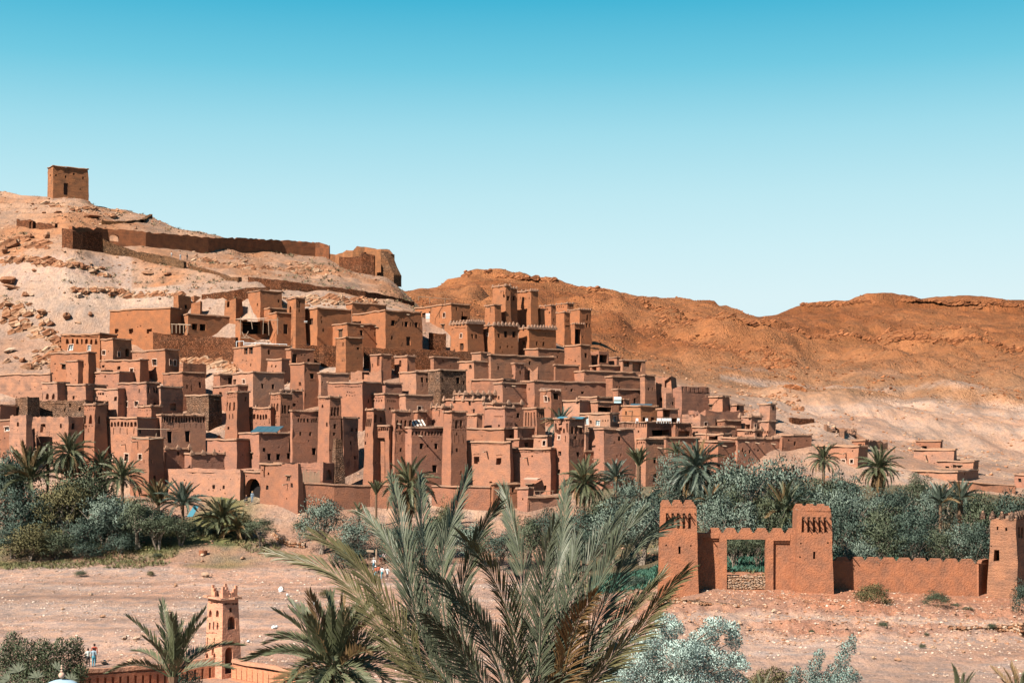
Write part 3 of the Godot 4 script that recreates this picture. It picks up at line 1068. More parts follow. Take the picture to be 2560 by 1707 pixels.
# crown at photo point (x, y), frond length r in photo pixels, foot on the ground at row yb
func palm(label: String, x: float, y: float, r: float, yb: float, o := {}) -> Node3D:
	var d: float = o.get("d", 0.0)
	if d == 0.0:
		d = depth_at(x, yb)
	var top := pix(x, y, d)
	var gy := ground_at(top.x, top.z)
	var root := thing("palm_tree", label, "palm tree", Vector3(top.x, gy, top.z), o.get("group", "date palms of the grove"))
	var h := maxf(top.y - gy, 0.3)
	var l := r / F * d * 1.08
	var tr := part("trunk", bole, M.trunk, root)
	var rad: float = o.get("rad", 0.2)
	tr.scale = Vector3(rad, h + 0.1, rad)
	tr.position.y = -0.1
	rng.seed = int(x * 13.0 + y)
	var n: int = int(o.get("n", 34) * (1.25 if d > 100.0 else 1.0))
	var lo: float = o.get("lo", -0.35)          # elevation of the lowest fronds (radians); highest nearly upright
	var hi: float = o.get("hi", 1.35)
	var mat: Material = o.get("mat", M.frond)
	var base_yaw := rnd(0, TAU)
	for i in n:
		var f := float(i) / n
		var el := lerpf(hi, lo, pow(f, 0.9)) + rnd(-0.12, 0.12)
		var kind := "up" if el > 0.75 else ("arch" if el > 0.15 else "droop")
		if o.has("kind"):
			kind = o.kind
		var fr := part("frond", fronds[kind][rng.randi() % 3], mat if rng.randf() > o.get("dry", 0.12) else M.frond_dry, root)
		var yaw := base_yaw + i * 2.39996 + rnd(-0.2, 0.2)
		var sc := l * rnd(0.82, 1.1) * (0.85 if f < 0.12 else 1.0)
		fr.basis = Basis(Vector3.UP, yaw) * Basis(Vector3.BACK, el) * Basis(Vector3.RIGHT, rnd(-0.5, 0.5)) * Basis.from_scale(Vector3(sc, sc, sc))
		fr.position = Vector3(cos(yaw) * rad * 0.6, h + rnd(-0.15, 0.12), -sin(yaw) * rad * 0.6)
	for i in o.get("skirt", 0):
		var fr := part("dead_frond", fronds["hang"][i % 3], M.frond_dry, root)
		var yaw: float = i * 2.39996
		var sc := l * rnd(0.7, 1.0)
		fr.basis = Basis(Vector3.UP, yaw) * Basis(Vector3.BACK, rnd(-0.55, -0.1)) * Basis.from_scale(Vector3(sc, sc, sc))
		fr.position = Vector3(cos(yaw) * rad, h - 0.25, -sin(yaw) * rad)
	return root

# ---------------------------------------------------------------- stones and ground cover
var stones := []
func make_stones() -> void:
	for k in 4:
		rng.seed = 300 + k
		var s := SphereMesh.new()
		s.radial_segments = 7
		s.rings = 3
		s.radius = 0.5
		s.height = 1.0
		var a := s.get_mesh_arrays()
		var v: PackedVector3Array = a[Mesh.ARRAY_VERTEX]
		var mb := MB.new()
		for i in v.size():
			var q := v[i]
			var f := 1.0 + nz.get_noise_3d(q.x * 45.0 + k * 31.0, q.y * 45.0, q.z * 45.0) * 0.75
			v[i] = Vector3(q.x * f, q.y * f * 0.62, q.z * f * 0.8)
		var ix: PackedInt32Array = a[Mesh.ARRAY_INDEX]
		for i in range(0, ix.size(), 3):
			var p0 := v[ix[i]]
			var p1 := v[ix[i + 1]]
			var p2 := v[ix[i + 2]]
			var nn := (p1 - p0).cross(p2 - p0)
			if nn.length_squared() < 1e-10:
				continue
			nn = nn.normalized()
			if nn.dot(p0 + p1 + p2) < 0.0:
				nn = -nn
			mb.tri(p0, p1, p2, nn)
		stones.append(mb.done())

func scatter(called: String, label: String, mesh: Mesh, m: Material, xf: Array, cols: Array) -> void:
	var mm := MultiMesh.new()
	mm.transform_format = MultiMesh.TRANSFORM_3D
	mm.use_colors = true
	mm.mesh = mesh
	mm.instance_count = xf.size()
	for i in xf.size():
		mm.set_instance_transform(i, xf[i])
		mm.set_instance_color(i, cols[i])
	var o := MultiMeshInstance3D.new()
	o.multimesh = mm
	o.material_override = m
	o.name = numbered(called)
	add_child(o)
	o.set_meta("kind", "stuff")
	tag(o, label, "stones" if called.contains("stone") or called.contains("rock") else "plants")

func rocky(called: String, label: String, k: int, n: int, area: Array, size: Vector2, pal: Array, clump := 0.0) -> void:
	rng.seed = 900 + k * 17 + n
	var xf := []
	var cs := []
	var tries := 0
	while xf.size() < n and tries < n * 6:
		tries += 1
		var px := rnd(area[0], area[1])
		var t := rng.randf()
		var d := sqrt(lerpf(area[2] * area[2], area[3] * area[3], t))
		var x := (px - CX) / F * d
		if clump > 0.0 and nz2.get_noise_2d(x * 0.6 + 300.0, d * 0.9) < clump - 0.3:
			continue
		var s := size.x * pow(size.y / size.x, pow(rng.randf(), 2.6))
		var b := Basis(Vector3.UP, rnd(0, TAU)) * Basis(Vector3.RIGHT, rnd(-0.4, 0.4)) * Basis.from_scale(Vector3(s, s * rnd(0.6, 1.1), s))
		xf.append(Transform3D(b, Vector3(x, height(px, d) + s * 0.06, -d)))
		var c: Color = pal[rng.randi() % pal.size()]
		cs.append(c * rnd(0.75, 1.25))
	scatter(called, label, stones[k % 4], M.tint, xf, cs)

func stone_face(root: Node3D, a: Vector3, b: Vector3, h0: float, h1: float, course: float) -> void:   # laid stones along a wall foot from a to b
	var u := (b - a) * Vector3(1, 0, 1)
	var len_ := u.length()
	u = u.normalized()
	var n := Vector3(-u.z, 0, u.x)
	if n.z < 0.0:
		n = -n
	var rows := maxi(1, int(maxf(h0, h1) / course + 0.5))
	for r in rows:
		var x := rnd(0.0, 0.2)
		while x < len_ - 0.1:
			var w := rnd(0.28, 0.55)
			var f := x / len_
			if course * (r + 0.5) < lerpf(h0, h1, f) + 0.1:
				var st := part("stone", stones[rng.randi() % 4], M["rock_%d" % (rng.randi() % 6)], root)
				st.position = a.lerp(b, f) + u * w * 0.5 + n * rnd(0.0, 0.1) + Vector3(0, course * (r + 0.4) + rnd(-0.04, 0.04), 0)
				st.basis = Basis(Vector3.UP, atan2(-u.z, u.x) + rnd(-0.4, 0.4)) * Basis(Vector3.BACK, rnd(-0.2, 0.2)) * Basis.from_scale(Vector3(w * 1.15, course * 1.7, 0.45))
			x += w

func rock_band(crop: String, called: String, label: String, line: Array, n: int, size: Vector2, spread: float, pal: Array, from: float) -> void:
	rng.seed = absi(hash(label)) % 100000
	var xf := []
	var cs := []
	for i in n:
		var t := rng.randf() * (line.size() - 1)
		var k := mini(int(t), line.size() - 2)
		var f := t - k
		var px := lerpf(line[k][0], line[k + 1][0], f)
		var py := lerpf(line[k][1], line[k + 1][1], f) + rng.randfn(0.0, 0.45) * spread + nz2.get_noise_1d(px * 3.0) * spread
		var d := depth_at(px, py, from)
		var x := (px - CX) / F * d
		var s := size.x * pow(size.y / size.x, pow(rng.randf(), 2.0))
		var b := Basis(Vector3.UP, rnd(-0.5, 0.5)) * Basis(Vector3.BACK, rnd(-0.15, 0.15)) * Basis.from_scale(Vector3(s * rnd(1.0, 1.8), s * rnd(0.8, 1.4), s))
		xf.append(Transform3D(b, Vector3(x, height(px, d) + s * 0.12, -d)))
		cs.append((pal[rng.randi() % pal.size()] as Color) * rnd(0.75, 1.2))
	scatter(called, label, stones[n % 4], M.tint, xf, cs)

func boulder(crop: String, label: String, x: float, y: float, w: float, h: float, k: int, group := "", c := Color(0.34, 0.16, 0.09)) -> void:
	var cr: Array = CROP[crop]
	var s: float = cr[2]
	var g := on_ground(x / s + cr[0], (y + h * 0.5) / s + cr[1])
	var d := -g.z
	var o := part("boulder", stones[k % 4], M["rock_%d" % (k % 3 + (3 if k >= 80 or k >= 40 and k % 2 == 0 else 0))], self)
	tag(o, label, "boulder", group)
	var ww := w / s / F * d
	var hh := h / s / F * d
	o.position = g + Vector3(0, hh * 0.35, 0)
	o.basis = Basis(Vector3.UP, k * 1.7) * Basis(Vector3.BACK, 0.25 * sin(k * 2.1)) * Basis.from_scale(Vector3(ww, hh * 1.5, ww))

# ---------------------------------------------------------------- people: one continuous surface from joined capsules
func capsule(p: Vector3, a: Vector3, b: Vector3, ra: float, rb: float) -> float:
	var ab := b - a
	var t := clampf((p - a).dot(ab) / ab.length_squared(), 0.0, 1.0)
	return (p - a - ab * t).length() - lerpf(ra, rb, t)

func figure(bones: Array, cell: float, lo: Vector3, hi: Vector3, pal: Dictionary) -> ArrayMesh:
	var nx := int((hi.x - lo.x) / cell) + 1
	var ny := int((hi.y - lo.y) / cell) + 1
	var nzz := int((hi.z - lo.z) / cell) + 1
	var f := PackedFloat32Array()
	f.resize(nx * ny * nzz)
	f.fill(9.0)
	var who := PackedInt32Array()
	who.resize(f.size())
	var best := PackedFloat32Array()
	best.resize(f.size())
	best.fill(9.0)
	for bi in bones.size():
		var b: Array = bones[bi]
		var p0: Vector3 = b[0]
		var p1: Vector3 = b[1]
		var r := maxf(b[2], b[3]) + cell * 2.5
		var mn := (p0.min(p1) - Vector3.ONE * r - lo) / cell
		var mx := (p0.max(p1) + Vector3.ONE * r - lo) / cell
		for k in range(maxi(0, int(mn.z)), mini(nzz - 1, int(mx.z) + 1) + 1):
			for j in range(maxi(0, int(mn.y)), mini(ny - 1, int(mx.y) + 1) + 1):
				for i in range(maxi(0, int(mn.x)), mini(nx - 1, int(mx.x) + 1) + 1):
					var q := i + nx * (j + ny * k)
					var dd := capsule(lo + Vector3(i, j, k) * cell, p0, p1, b[2], b[3])
					var h := clampf(0.5 + 0.5 * (f[q] - dd) / 0.025, 0.0, 1.0)
					f[q] = lerpf(f[q], dd, h) - 0.025 * h * (1.0 - h)
					if dd < best[q]:
						best[q] = dd
						who[q] = bi
	var id := {}
	var vs := PackedVector3Array()
	var cs := PackedColorArray()
	var ix := PackedInt32Array()
	for k in nzz - 1:
		for j in ny - 1:
			for i in nx - 1:
				var q := i + nx * (j + ny * k)
				var sum := Vector3.ZERO
				var cnt := 0
				var near := 9.0
				var w := 0
				for e in 12:
					var ax := e / 4
					var o1 := Vector3i.ZERO
					o1[(ax + 1) % 3] = e & 1
					o1[(ax + 2) % 3] = (e >> 1) & 1
					var o2 := o1
					o2[ax] = 1
					var f1 := f[q + o1.x + nx * (o1.y + ny * o1.z)]
					var f2 := f[q + o2.x + nx * (o2.y + ny * o2.z)]
					if (f1 < 0.0) != (f2 < 0.0):
						sum += Vector3(o1).lerp(Vector3(o2), f1 / (f1 - f2))
						cnt += 1
						if absf(f1) < near:
							near = absf(f1)
							w = who[q + o1.x + nx * (o1.y + ny * o1.z)]
				if cnt > 0:
					id[q] = vs.size()
					vs.append(lo + (Vector3(i, j, k) + sum / cnt) * cell)
					cs.append(pal[bones[w][4]])
	for k in range(1, nzz - 1):
		for j in range(1, ny - 1):
			for i in range(1, nx - 1):
				var q := i + nx * (j + ny * k)
				for ax in 3:
					var st: int = [1, nx, nx * ny][ax]
					if (f[q] < 0.0) == (f[q + st] < 0.0):
						continue
					var s1: int = [1, nx, nx * ny][(ax + 1) % 3]
					var s2: int = [1, nx, nx * ny][(ax + 2) % 3]
					var c0 = id.get(q); var c1 = id.get(q - s1); var c2 = id.get(q - s1 - s2); var c3 = id.get(q - s2)
					if c0 == null or c1 == null or c2 == null or c3 == null:
						continue
					if f[q] < 0.0:
						ix.append_array([c0, c2, c1, c0, c3, c2])
					else:
						ix.append_array([c0, c1, c2, c0, c2, c3])
	var a := []
	a.resize(Mesh.ARRAY_MAX)
	a[Mesh.ARRAY_VERTEX] = vs
	a[Mesh.ARRAY_COLOR] = cs
	a[Mesh.ARRAY_INDEX] = ix
	var stl := SurfaceTool.new()
	stl.create_from_arrays(a)
	stl.generate_normals()
	return stl.commit()

# stride: how far the feet are apart, lift: bend of the arms; faces -Z (away from the viewer) when turn = 0
func person(label: String, pos: Vector3, turn: float, tall: float, pal: Dictionary, pose: String, hat := "", group := "") -> void:
	var st := 0.22 if pose == "walk" else 0.04
	var B := []
	if pose == "sit":
		B = [[Vector3(0, 0.32, 0.05), Vector3(0, 0.40, 0.0), 0.15, 0.14, "leg"], [Vector3(0, 0.42, 0.02), Vector3(0, 0.82, -0.04), 0.14, 0.15, "top"], [Vector3(-0.14, 0.85, -0.04), Vector3(0.14, 0.85, -0.04), 0.07, 0.07, "top"]]
		for s in [-1.0, 1.0]:
			B.append_array([[Vector3(0.09 * s, 0.36, 0), Vector3(0.14 * s, 0.45, -0.42), 0.085, 0.06, "leg"], [Vector3(0.14 * s, 0.45, -0.42), Vector3(0.14 * s, 0.06, -0.40), 0.06, 0.045, "leg"], [Vector3(0.14 * s, 0.04, -0.38), Vector3(0.14 * s, 0.03, -0.54), 0.045, 0.035, "shoe"], [Vector3(0.19 * s, 0.84, -0.04), Vector3(0.24 * s, 0.58, -0.12), 0.055, 0.042, "top"], [Vector3(0.24 * s, 0.58, -0.12), Vector3(0.14 * s, 0.50, -0.36), 0.038, 0.03, "skin"], [Vector3(0.14 * s, 0.50, -0.36), Vector3(0.12 * s, 0.48, -0.45), 0.035, 0.025, "skin"]])
		B.append_array([[Vector3(0, 0.86, -0.04), Vector3(0, 1.0, -0.06), 0.055, 0.05, "skin"], [Vector3(0, 1.06, -0.08), Vector3(0, 1.13, -0.06), 0.09, 0.095, "skin"], [Vector3(0, 1.12, -0.03), Vector3(0, 1.14, -0.03), 0.10, 0.10, "hair"]])
	else:
		B = [[Vector3(0, 0.90, 0), Vector3(0, 1.0, 0), 0.15, 0.135, "leg"], [Vector3(0, 1.04, 0), Vector3(0, 1.36, -0.01), 0.125, 0.15, "top"], [Vector3(-0.15, 1.41, 0), Vector3(0.15, 1.41, 0), 0.065, 0.065, "top"]]
		for s in [-1.0, 1.0]:
			var z: float = st * s
			B.append_array([[Vector3(0.09 * s, 0.90, 0), Vector3(0.10 * s, 0.49, -z * 0.6 - 0.03), 0.095, 0.062, "leg"], [Vector3(0.10 * s, 0.49, -z * 0.6 - 0.03), Vector3(0.10 * s, 0.09, -z + 0.03), 0.06, 0.042, "shin"], [Vector3(0.10 * s, 0.045, -z + 0.05), Vector3(0.11 * s, 0.035, -z - 0.12), 0.045, 0.038, "shoe"], [Vector3(0.20 * s, 1.40, 0), Vector3(0.26 * s, 1.12, z * 0.5 + 0.02), 0.055, 0.043, "top"], [Vector3(0.26 * s, 1.12, z * 0.5 + 0.02), Vector3(0.25 * s, 0.88, z * 0.9 - 0.06), 0.04, 0.03, "arm"], [Vector3(0.25 * s, 0.88, z * 0.9 - 0.06), Vector3(0.245 * s, 0.76, z * 0.9 - 0.09), 0.036, 0.025, "skin"]])
		B.append_array([[Vector3(0, 1.44, 0), Vector3(0, 1.54, -0.02), 0.055, 0.05, "skin"], [Vector3(0, 1.58, -0.03), Vector3(0, 1.66, -0.01), 0.085, 0.095, "skin"], [Vector3(0, 1.66, 0.02), Vector3(0, 1.68, 0.02), 0.10, 0.10, "hair"], [Vector3(0, 1.585, -0.11), Vector3(0, 1.60, -0.12), 0.018, 0.015, "skin"]])
		if pal.has("pack"):
			B.append([Vector3(0, 1.12, 0.17), Vector3(0, 1.36, 0.17), 0.13, 0.12, "pack"])
		if pal.has("skirt"):
			B.append([Vector3(0, 0.80, 0), Vector3(0, 1.0, 0), 0.19, 0.14, "skirt"])
	var root := thing("person", label, "person", pos, group)
	root.rotation.y = turn
	root.scale = Vector3.ONE * tall / 1.76
	pal.merge({"skin": Color(0.33, 0.18, 0.12), "hair": Color(0.02, 0.015, 0.012), "shoe": Color(0.05, 0.045, 0.04), "shin": pal.leg, "arm": Color(0.33, 0.18, 0.12)})
	part("body", figure(B, 0.034, Vector3(-0.45, -0.06, -0.7), Vector3(0.45, 1.84, 0.5), pal), M.body, root)
	if hat != "":
		var mb := MB.new()
		mb.col = pal.hat
		var hy := 1.70 if pose != "sit" else 1.16
		var br := 0.19 if hat == "brim" else 0.125
		for i in 10:
			var a0 := TAU * i / 10.0
			var a1 := TAU * (i + 1) / 10.0
			var e0 := Vector3(cos(a0), 0, sin(a0))
			var e1 := Vector3(cos(a1), 0, sin(a1))
			var y := Vector3(0, hy, 0)
			mb.fquad(y + e0 * br, y + e1 * br, y + e1 * 0.115 + Vector3(0, 0.02, 0), y + e0 * 0.115 + Vector3(0, 0.02, 0), Vector3.UP)
			mb.fquad(y + e0 * 0.115 + Vector3(0, 0.02, 0), y + e1 * 0.115 + Vector3(0, 0.02, 0), y + e1 * 0.085 + Vector3(0, 0.12, 0), y + e0 * 0.085 + Vector3(0, 0.12, 0), e0 + e1)
			mb.tri(y + e0 * 0.085 + Vector3(0, 0.12, 0), y + e1 * 0.085 + Vector3(0, 0.12, 0), y + Vector3(0, 0.135, 0), Vector3.UP)
		part("hat", mb.done(), M.body, root)

# ---------------------------------------------------------------- the village, top to bottom
func village_upper() -> void:
	house("A1", "square ruined granary block standing alone on the hilltop", [490, 543, 905], 146, 432, [[512, 242, 9, 22], [575, 245, 18, 20], [672, 256, 14, 26], [848, 270, 18, 26], [672, 382, 46, 118, 3], [818, 382, 12, 12]], {"name": "hilltop_granary", "cat": "granary", "a": 33, "m": 1, "c": Color(0.50, 0.22, 0.11), "ch": 0.18, "ov": 0.3, "group": ""})
	# crest and slope houses on the left
	house("A5", "roofless dark walled house above the big blank wall", [1172, 1192, 1885], 74, 235, [], {"a": 54, "m": 1, "dd": 4.0})
	house("A5", "large blank plaster wall house with two blocked windows", [1190, 1848, 1970], 226, 565, [[1268, 468, 42, 50, 2], [1425, 472, 42, 55, 2], [1620, 470, 60, 46, 2]], {"a": 63})
	house("A6", "ruined tower house with one window behind the blank wall", [1015, 1065, 1205], 255, 455, [[1148, 382, 28, 44]], {"rag": 0.5, "m": 1})
	house("A6", "broken pillar of wall with stepped side in the ruins", [1207, 1300, 1318], 322, 470, [], {"rag": 0.3, "m": 1, "a": 60})
	house("A6", "collapsed courtyard house with dark inner wall", [1222, 1234, 1600], 262, 430, [], {"rag": 0.4, "m": 1, "a": 40, "dd": 3.0})
	house("A6", "narrow ruined wall stub beside the square red house", [1575, 1690, 1706], 292, 440, [[1612, 350, 26, 70, 2]], {"rag": 0.5, "m": 1, "a": 58})
	house("A6", "long stained house with two dark openings behind pole porch", [1095, 1172, 1660], 470, 690, [[1240, 600, 64, 66, 8], [1330, 605, 66, 70, 8], [1120, 610, 46, 90, 8]], {"a": 38})
	house("A6", "dark open fronted workshop under pole awning", [1690, 1742, 2060], 520, 692, [[1860, 612, 200, 130, 8], [2005, 615, 60, 120, 8]], {"a": 34, "rag": 0.4})
	house("A2", "square red house with one small window, topmost in the middle", [545, 665, 875], 815, 1000, [[842, 915, 20, 30]], {"ch": 0.16})
	house("A2", "low annexe against the square red topmost house", [610, 752, 940], 990, 1060, [], {})
	house("A2", "red house with dark doorway and sloping broken parapet", [752, 828, 1000], 1035, 1240, [[910, 1188, 46, 92, 3]], {})
	house("A2", "slim red tower with arched niche near the hill wall", [935, 1018, 1100], 888, 1245, [[967, 995, 22, 60, 7], [1050, 950, 14, 70, 2], [1030, 950, 10, 60, 2], [1052, 1012, 14, 32]], {"t": 0.03, "m": 1})
	house("A2", "plaster house with shop boards beside the slim red tower", [1095, 1225, 1558], 990, 1270, [[1162, 1115, 46, 62, 3], [1270, 1080, 14, 26], [1268, 1120, 14, 26]], {})
	house("A2", "flat roofed house behind the long many windowed house", [1503, 1566, 1900], 940, 1060, [], {"dd": 2.0})
	house("A2", "long large house with blue lidded bin and nine small windows", [1565, 1895, 2252], 1012, 1365, [[1970, 1130, 34, 54], [2065, 1140, 14, 36, 2], [2098, 1140, 30, 52], [2135, 1142, 10, 36, 2], [2160, 1145, 10, 36, 2], [2193, 1145, 28, 50], [2230, 1150, 10, 36, 2], [1953, 1273, 18, 36], [2115, 1305, 40, 90, 3], [2105, 1045, 10, 10, 9]], {})
	house("A2", "house with pale wooden door built against the long large house", [1340, 1520, 1895], 1140, 1345, [[1455, 1230, 42, 76, 4], [1658, 1225, 28, 52], [1795, 1232, 28, 50], [1655, 1160, 10, 10, 9], [1792, 1165, 10, 10, 9], [1358, 1210, 14, 60]], {})
	house("A2", "square stepped tower house with pale peeled patch", [1410, 1505, 1666], 1278, 1545, [[1628, 1378, 22, 24]], {"m": 1})
	# castle-like cluster on the right shoulder
	house("A3", "tall square orange tower with merlons on the skyline", [905, 1036, 1082], 296, 815, [[988, 358, 10, 24], [1058, 418, 24, 46, 8], [1018, 345, 8, 8, 9]], {"t": 0.015, "mer": [3, 2], "ms": 0.7, "dd": 8.0, "a": 34})
	house("A3", "shorter orange tower joined behind the skyline tower", [1070, 1084, 1146], 322, 815, [[1112, 420, 18, 44, 8]], {"mer": [0, 3], "ms": 0.7, "dd": 10.0, "a": 34})
	house("A3", "square orange tower with five slits right of the skyline tower", [1150, 1283, 1350], 347, 815, [["r", 1180, 1265, 417, 6, 20, 4, 0], ["r", 1300, 1335, 417, 6, 20, 2, 0]], {"mer": [4, 4], "ms": 0.7, "dd": 8.0, "a": 34})
	house("A3", "small orange block left of the skyline tower", [830, 925, 992], 487, 790, [[890, 505, 8, 8, 9]], {"dd": 6.0})
	house("A3", "broad orange wall house below the skyline towers", [1078, 1376, 1420], 530, 812, [], {"dd": 6.0, "a": 58})
	house("A3", "orange corner tower with row of five small holes", [1370, 1482, 1528], 488, 812, [["r", 1392, 1450, 522, 8, 18, 5, 2], [1412, 623, 14, 24], [1506, 628, 12, 26]], {"mer": [3, 1], "ms": 0.7, "dd": 4.0})
	house("A3", "rear orange tower top with merlons on the right shoulder", [1530, 1640, 1697], 468, 815, [["r", 1545, 1600, 500, 8, 14, 4, 2]], {"mer": [3, 3], "ms": 0.7, "dd": 8.0})
	house("A3", "tall right end tower with tall window pairs", [1640, 1762, 1872], 527, 872, [[1835, 605, 16, 62], [1864, 605, 12, 62], [1832, 680, 16, 42], [1860, 680, 12, 42], [1800, 770, 14, 50]], {"mer": [2, 6], "ms": 0.7, "t": 0.02, "dd": 3.0})
	house("A3", "narrow dark sided tower before the right end tower", [1530, 1612, 1668], 556, 880, [[1632, 640, 12, 28], [1650, 640, 12, 28], [1640, 690, 40, 14, 2]], {"mer": [2, 2], "ms": 0.7, "t": 0.02})
	house("A3", "small bastion with tall dark recess at the right end tower", [1668, 1712, 1808], 668, 872, [[1742, 790, 60, 140, 8], [1694, 810, 12, 44]], {"mer": [1, 5], "ms": 0.7, "dd": -2.0})
	house("A3", "plaster house with small shuttered window and poles on its roof", [145, 500, 682], 477, 735, [[432, 580, 28, 40, 1], [232, 600, 32, 90, 3], [608, 570, 14, 44], [625, 610, 60, 36, 8], [420, 705, 26, 66, 4], [300, 512, 8, 8, 9]], {})
	house("A3", "merlon topped house with stone base and framed window", [495, 660, 817], 662, 930, [[598, 782, 26, 40, 1], [605, 890, 38, 66, 3], [510, 720, 10, 14], [708, 790, 20, 42], [748, 790, 20, 42], ["r", 545, 640, 708, 8, 8, 9, 2]], {"mer": [6, 8]})
	house("A3", "merlon topped house with small balcony and three tall windows", [817, 925, 1152], 682, 935, [[856, 772, 22, 24, 1], [967, 785, 24, 40], [1038, 768, 28, 56], [1115, 772, 28, 58], [1048, 890, 14, 26], [978, 900, 14, 26], [1092, 895, 10, 18]], {"mer": [3, 7]})
	house("A3", "merlon topped house with deep shadow on its left", [1160, 1262, 1526], 712, 912, [[1212, 850, 20, 36], [1340, 860, 16, 36], [1400, 862, 16, 38]], {"mer": [3, 10]})
	house("A3", "low house on stone footing under the dark sided tower", [1225, 1352, 1652], 918, 1075, [["r", 1515, 1545, 990, 12, 20, 2, 2]], {})
	house("A3", "plain cube house below the right end tower", [1612, 1772, 1870], 882, 1110, [[1818, 978, 26, 46], [1720, 1030, 10, 16, 2]], {})
	house("A3", "small red ruin with dark doorway right of the plain cube house", [1868, 1945, 2042], 932, 1060, [[1990, 1010, 80, 76, 8]], {"rag": 0.3})
	house("A3", "orange gate stub at the right end of the upper village", [2040, 2118, 2152], 1000, 1072, [], {"ch": 0.15})
	house("A3", "open sided shed on poles at the village's upper right edge", [2160, 2180, 2405], 1030, 1150, [[2215, 1065, 60, 50, 8], [2320, 1090, 90, 90, 8]], {"a": 30})
	house("A3", "low curved wall house below the open sided shed", [1862, 1950, 2290], 1082, 1160, [[1900, 1110, 40, 36, 8]], {"a": 32})
	house("A3", "long tall red wall house in shade across the middle", [872, 888, 1507], 978, 1200, [], {"a": 34, "m": 1})
	house("A3", "dark red house behind the courtyard house", [298, 328, 575], 1000, 1120, [[420, 1030, 14, 16, 2]], {"a": 38, "m": 1})
	house("A3", "stepped little house with square chimney block", [700, 786, 800], 955, 1045, [], {"ch": 0.2})
	house("A3", "red walled yard house left of the courtyard house", [575, 722, 862], 1042, 1205, [[690, 1090, 20, 36]], {})
	house("A3", "courtyard house with tall dark doorway", [855, 1125, 1217], 1062, 1205, [[988, 1138, 80, 112, 8], [1172, 1145, 18, 36]], {})
	house("A3", "crumbling brick wall ruin right of the courtyard house", [1217, 1345, 1467], 1090, 1200, [], {"rag": 0.7, "m": 1})
	house("A3", "long low house stepping down beside the crumbling wall", [1505, 1520, 1752], 1078, 1200, [], {"a": 30})
	house("A3", "low terrace house with blue cloth on its roof", [1705, 1800, 2292], 1137, 1200, [], {"a": 28})
	house("A3", "pale masonry terrace house in the middle", [690, 1000, 1012], 1218, 1320, [], {"m": 1, "a": 58})
	house("A3", "plain house behind the merlon row roofs", [920, 1002, 1252], 1256, 1450, [[1030, 1290, 12, 18], [1100, 1275, 8, 8, 9]], {})
	house("A3", "very long shaded house with two small shuttered windows", [1190, 1315, 2080], 1236, 1440, [[1682, 1315, 26, 30], [1785, 1335, 28, 24], [1272, 1308, 10, 22]], {"a": 30})
	house("A3", "twin windowed house with carved marks under its windows", [0, 155, 312], 1146, 1350, [[212, 1218, 28, 48], [267, 1220, 28, 48], [213, 1268, 10, 32, 2], [267, 1268, 10, 32, 2], ["r", 185, 295, 1164, 8, 10, 9, 2]], {"t": 0.03})
	house("A3", "rough stone house with dark windows in the middle of the village", [275, 395, 642], 1127, 1400, [[421, 1220, 16, 36], [568, 1222, 34, 62], [415, 1328, 14, 36]], {"m": 2, "t": 0.02})
	# slope houses, right of centre
	house("A4", "dark red house with three tall doors below the long shaded house", [130, 175, 517], 1317, 1465, [[335, 1428, 22, 62, 3], [412, 1440, 22, 44, 3], [470, 1440, 22, 38, 3]], {"a": 34, "m": 1})
	house("A4", "tall red wall house behind the three door house", [60, 122, 412], 1192, 1320, [["r", 160, 190, 1290, 12, 24, 2, 0]], {"a": 34, "m": 1})
	house("A4", "square red block with lit corner above the ruins", [402, 440, 542], 1180, 1440, [["r", 470, 512, 1308, 12, 30, 2, 0]], {"t": 0.02, "m": 1})
	house("A4", "roofless lit ruin with broken upper wall", [545, 700, 715], 1180, 1425, [[602, 1405, 26, 36], [668, 1240, 60, 100, 2]], {"rag": 1.2, "m": 1, "a": 56})
	house("A4", "ruined square keep with crumbled slotted rim", [715, 800, 1072], 1278, 1500, [["r", 815, 1050, 1310, 12, 60, 7, 2], [975, 1338, 16, 30]], {"rag": 0.5, "m": 1, "t": 0.02})
	house("A4", "broken red wall hollow below the roofless ruin", [630, 645, 790], 1340, 1480, [], {"rag": 1.0, "m": 1})
	house("A4", "lit house with railing on its roof and brown shutter", [930, 1197, 1274], 1387, 1515, [[980, 1440, 18, 40, 7], [1088, 1482, 32, 50, 4], ["r", 1020, 1180, 1396, 6, 7, 14, 2]], {"a": 46})
	house("A4", "little house with dark door right of the railed house", [1250, 1332, 1407], 1470, 1530, [[1345, 1500, 26, 52, 3]], {})
	house("A4", "slim tower house with blue cloth on top at the right edge", [1565, 1662, 1720], 1460, 1650, [[1690, 1495, 14, 38]], {"t": 0.02, "m": 1})
	house("B4", "ragged topped house with two windows near the terrace restaurant", [480, 690, 962], 350, 505, [[752, 468, 28, 44, 1], [882, 465, 22, 44], [868, 430, 10, 60, 2]], {"rag": 0.5, "m": 1})
	house("B4", "long ragged back wall house above the two windowed house", [560, 748, 1147], 302, 410, [], {"rag": 0.5, "m": 1, "a": 32})
	house("B4", "dark stepped house beside the doorway with blue curtain", [960, 968, 1165], 432, 520, [], {"m": 1, "a": 30})
	house("B4", "house with blue curtained doorway and merlon corners", [1150, 1277, 1400], 387, 535, [[1240, 500, 46, 62, 8], [1182, 500, 26, 56, 5], [1325, 490, 22, 46, 1]], {"mer": [2, 2]})
	house("B4", "square block at the foot of the slim tower", [1380, 1480, 1560], 440, 590, [["r", 1420, 1500, 560, 16, 36, 4, 7]], {})
	house("B4", "long plain low house with three small windows at its foot", [600, 760, 1097], 507, 612, [["r", 960, 1055, 600, 20, 20, 3, 0]], {"a": 32})
	house("B4", "house with blind arches and arched gate on the right", [1090, 1320, 1407], 545, 632, [["r", 1215, 1290, 572, 14, 26, 5, 7], [1362, 595, 30, 60, 7]], {"mer": [0, 2]})
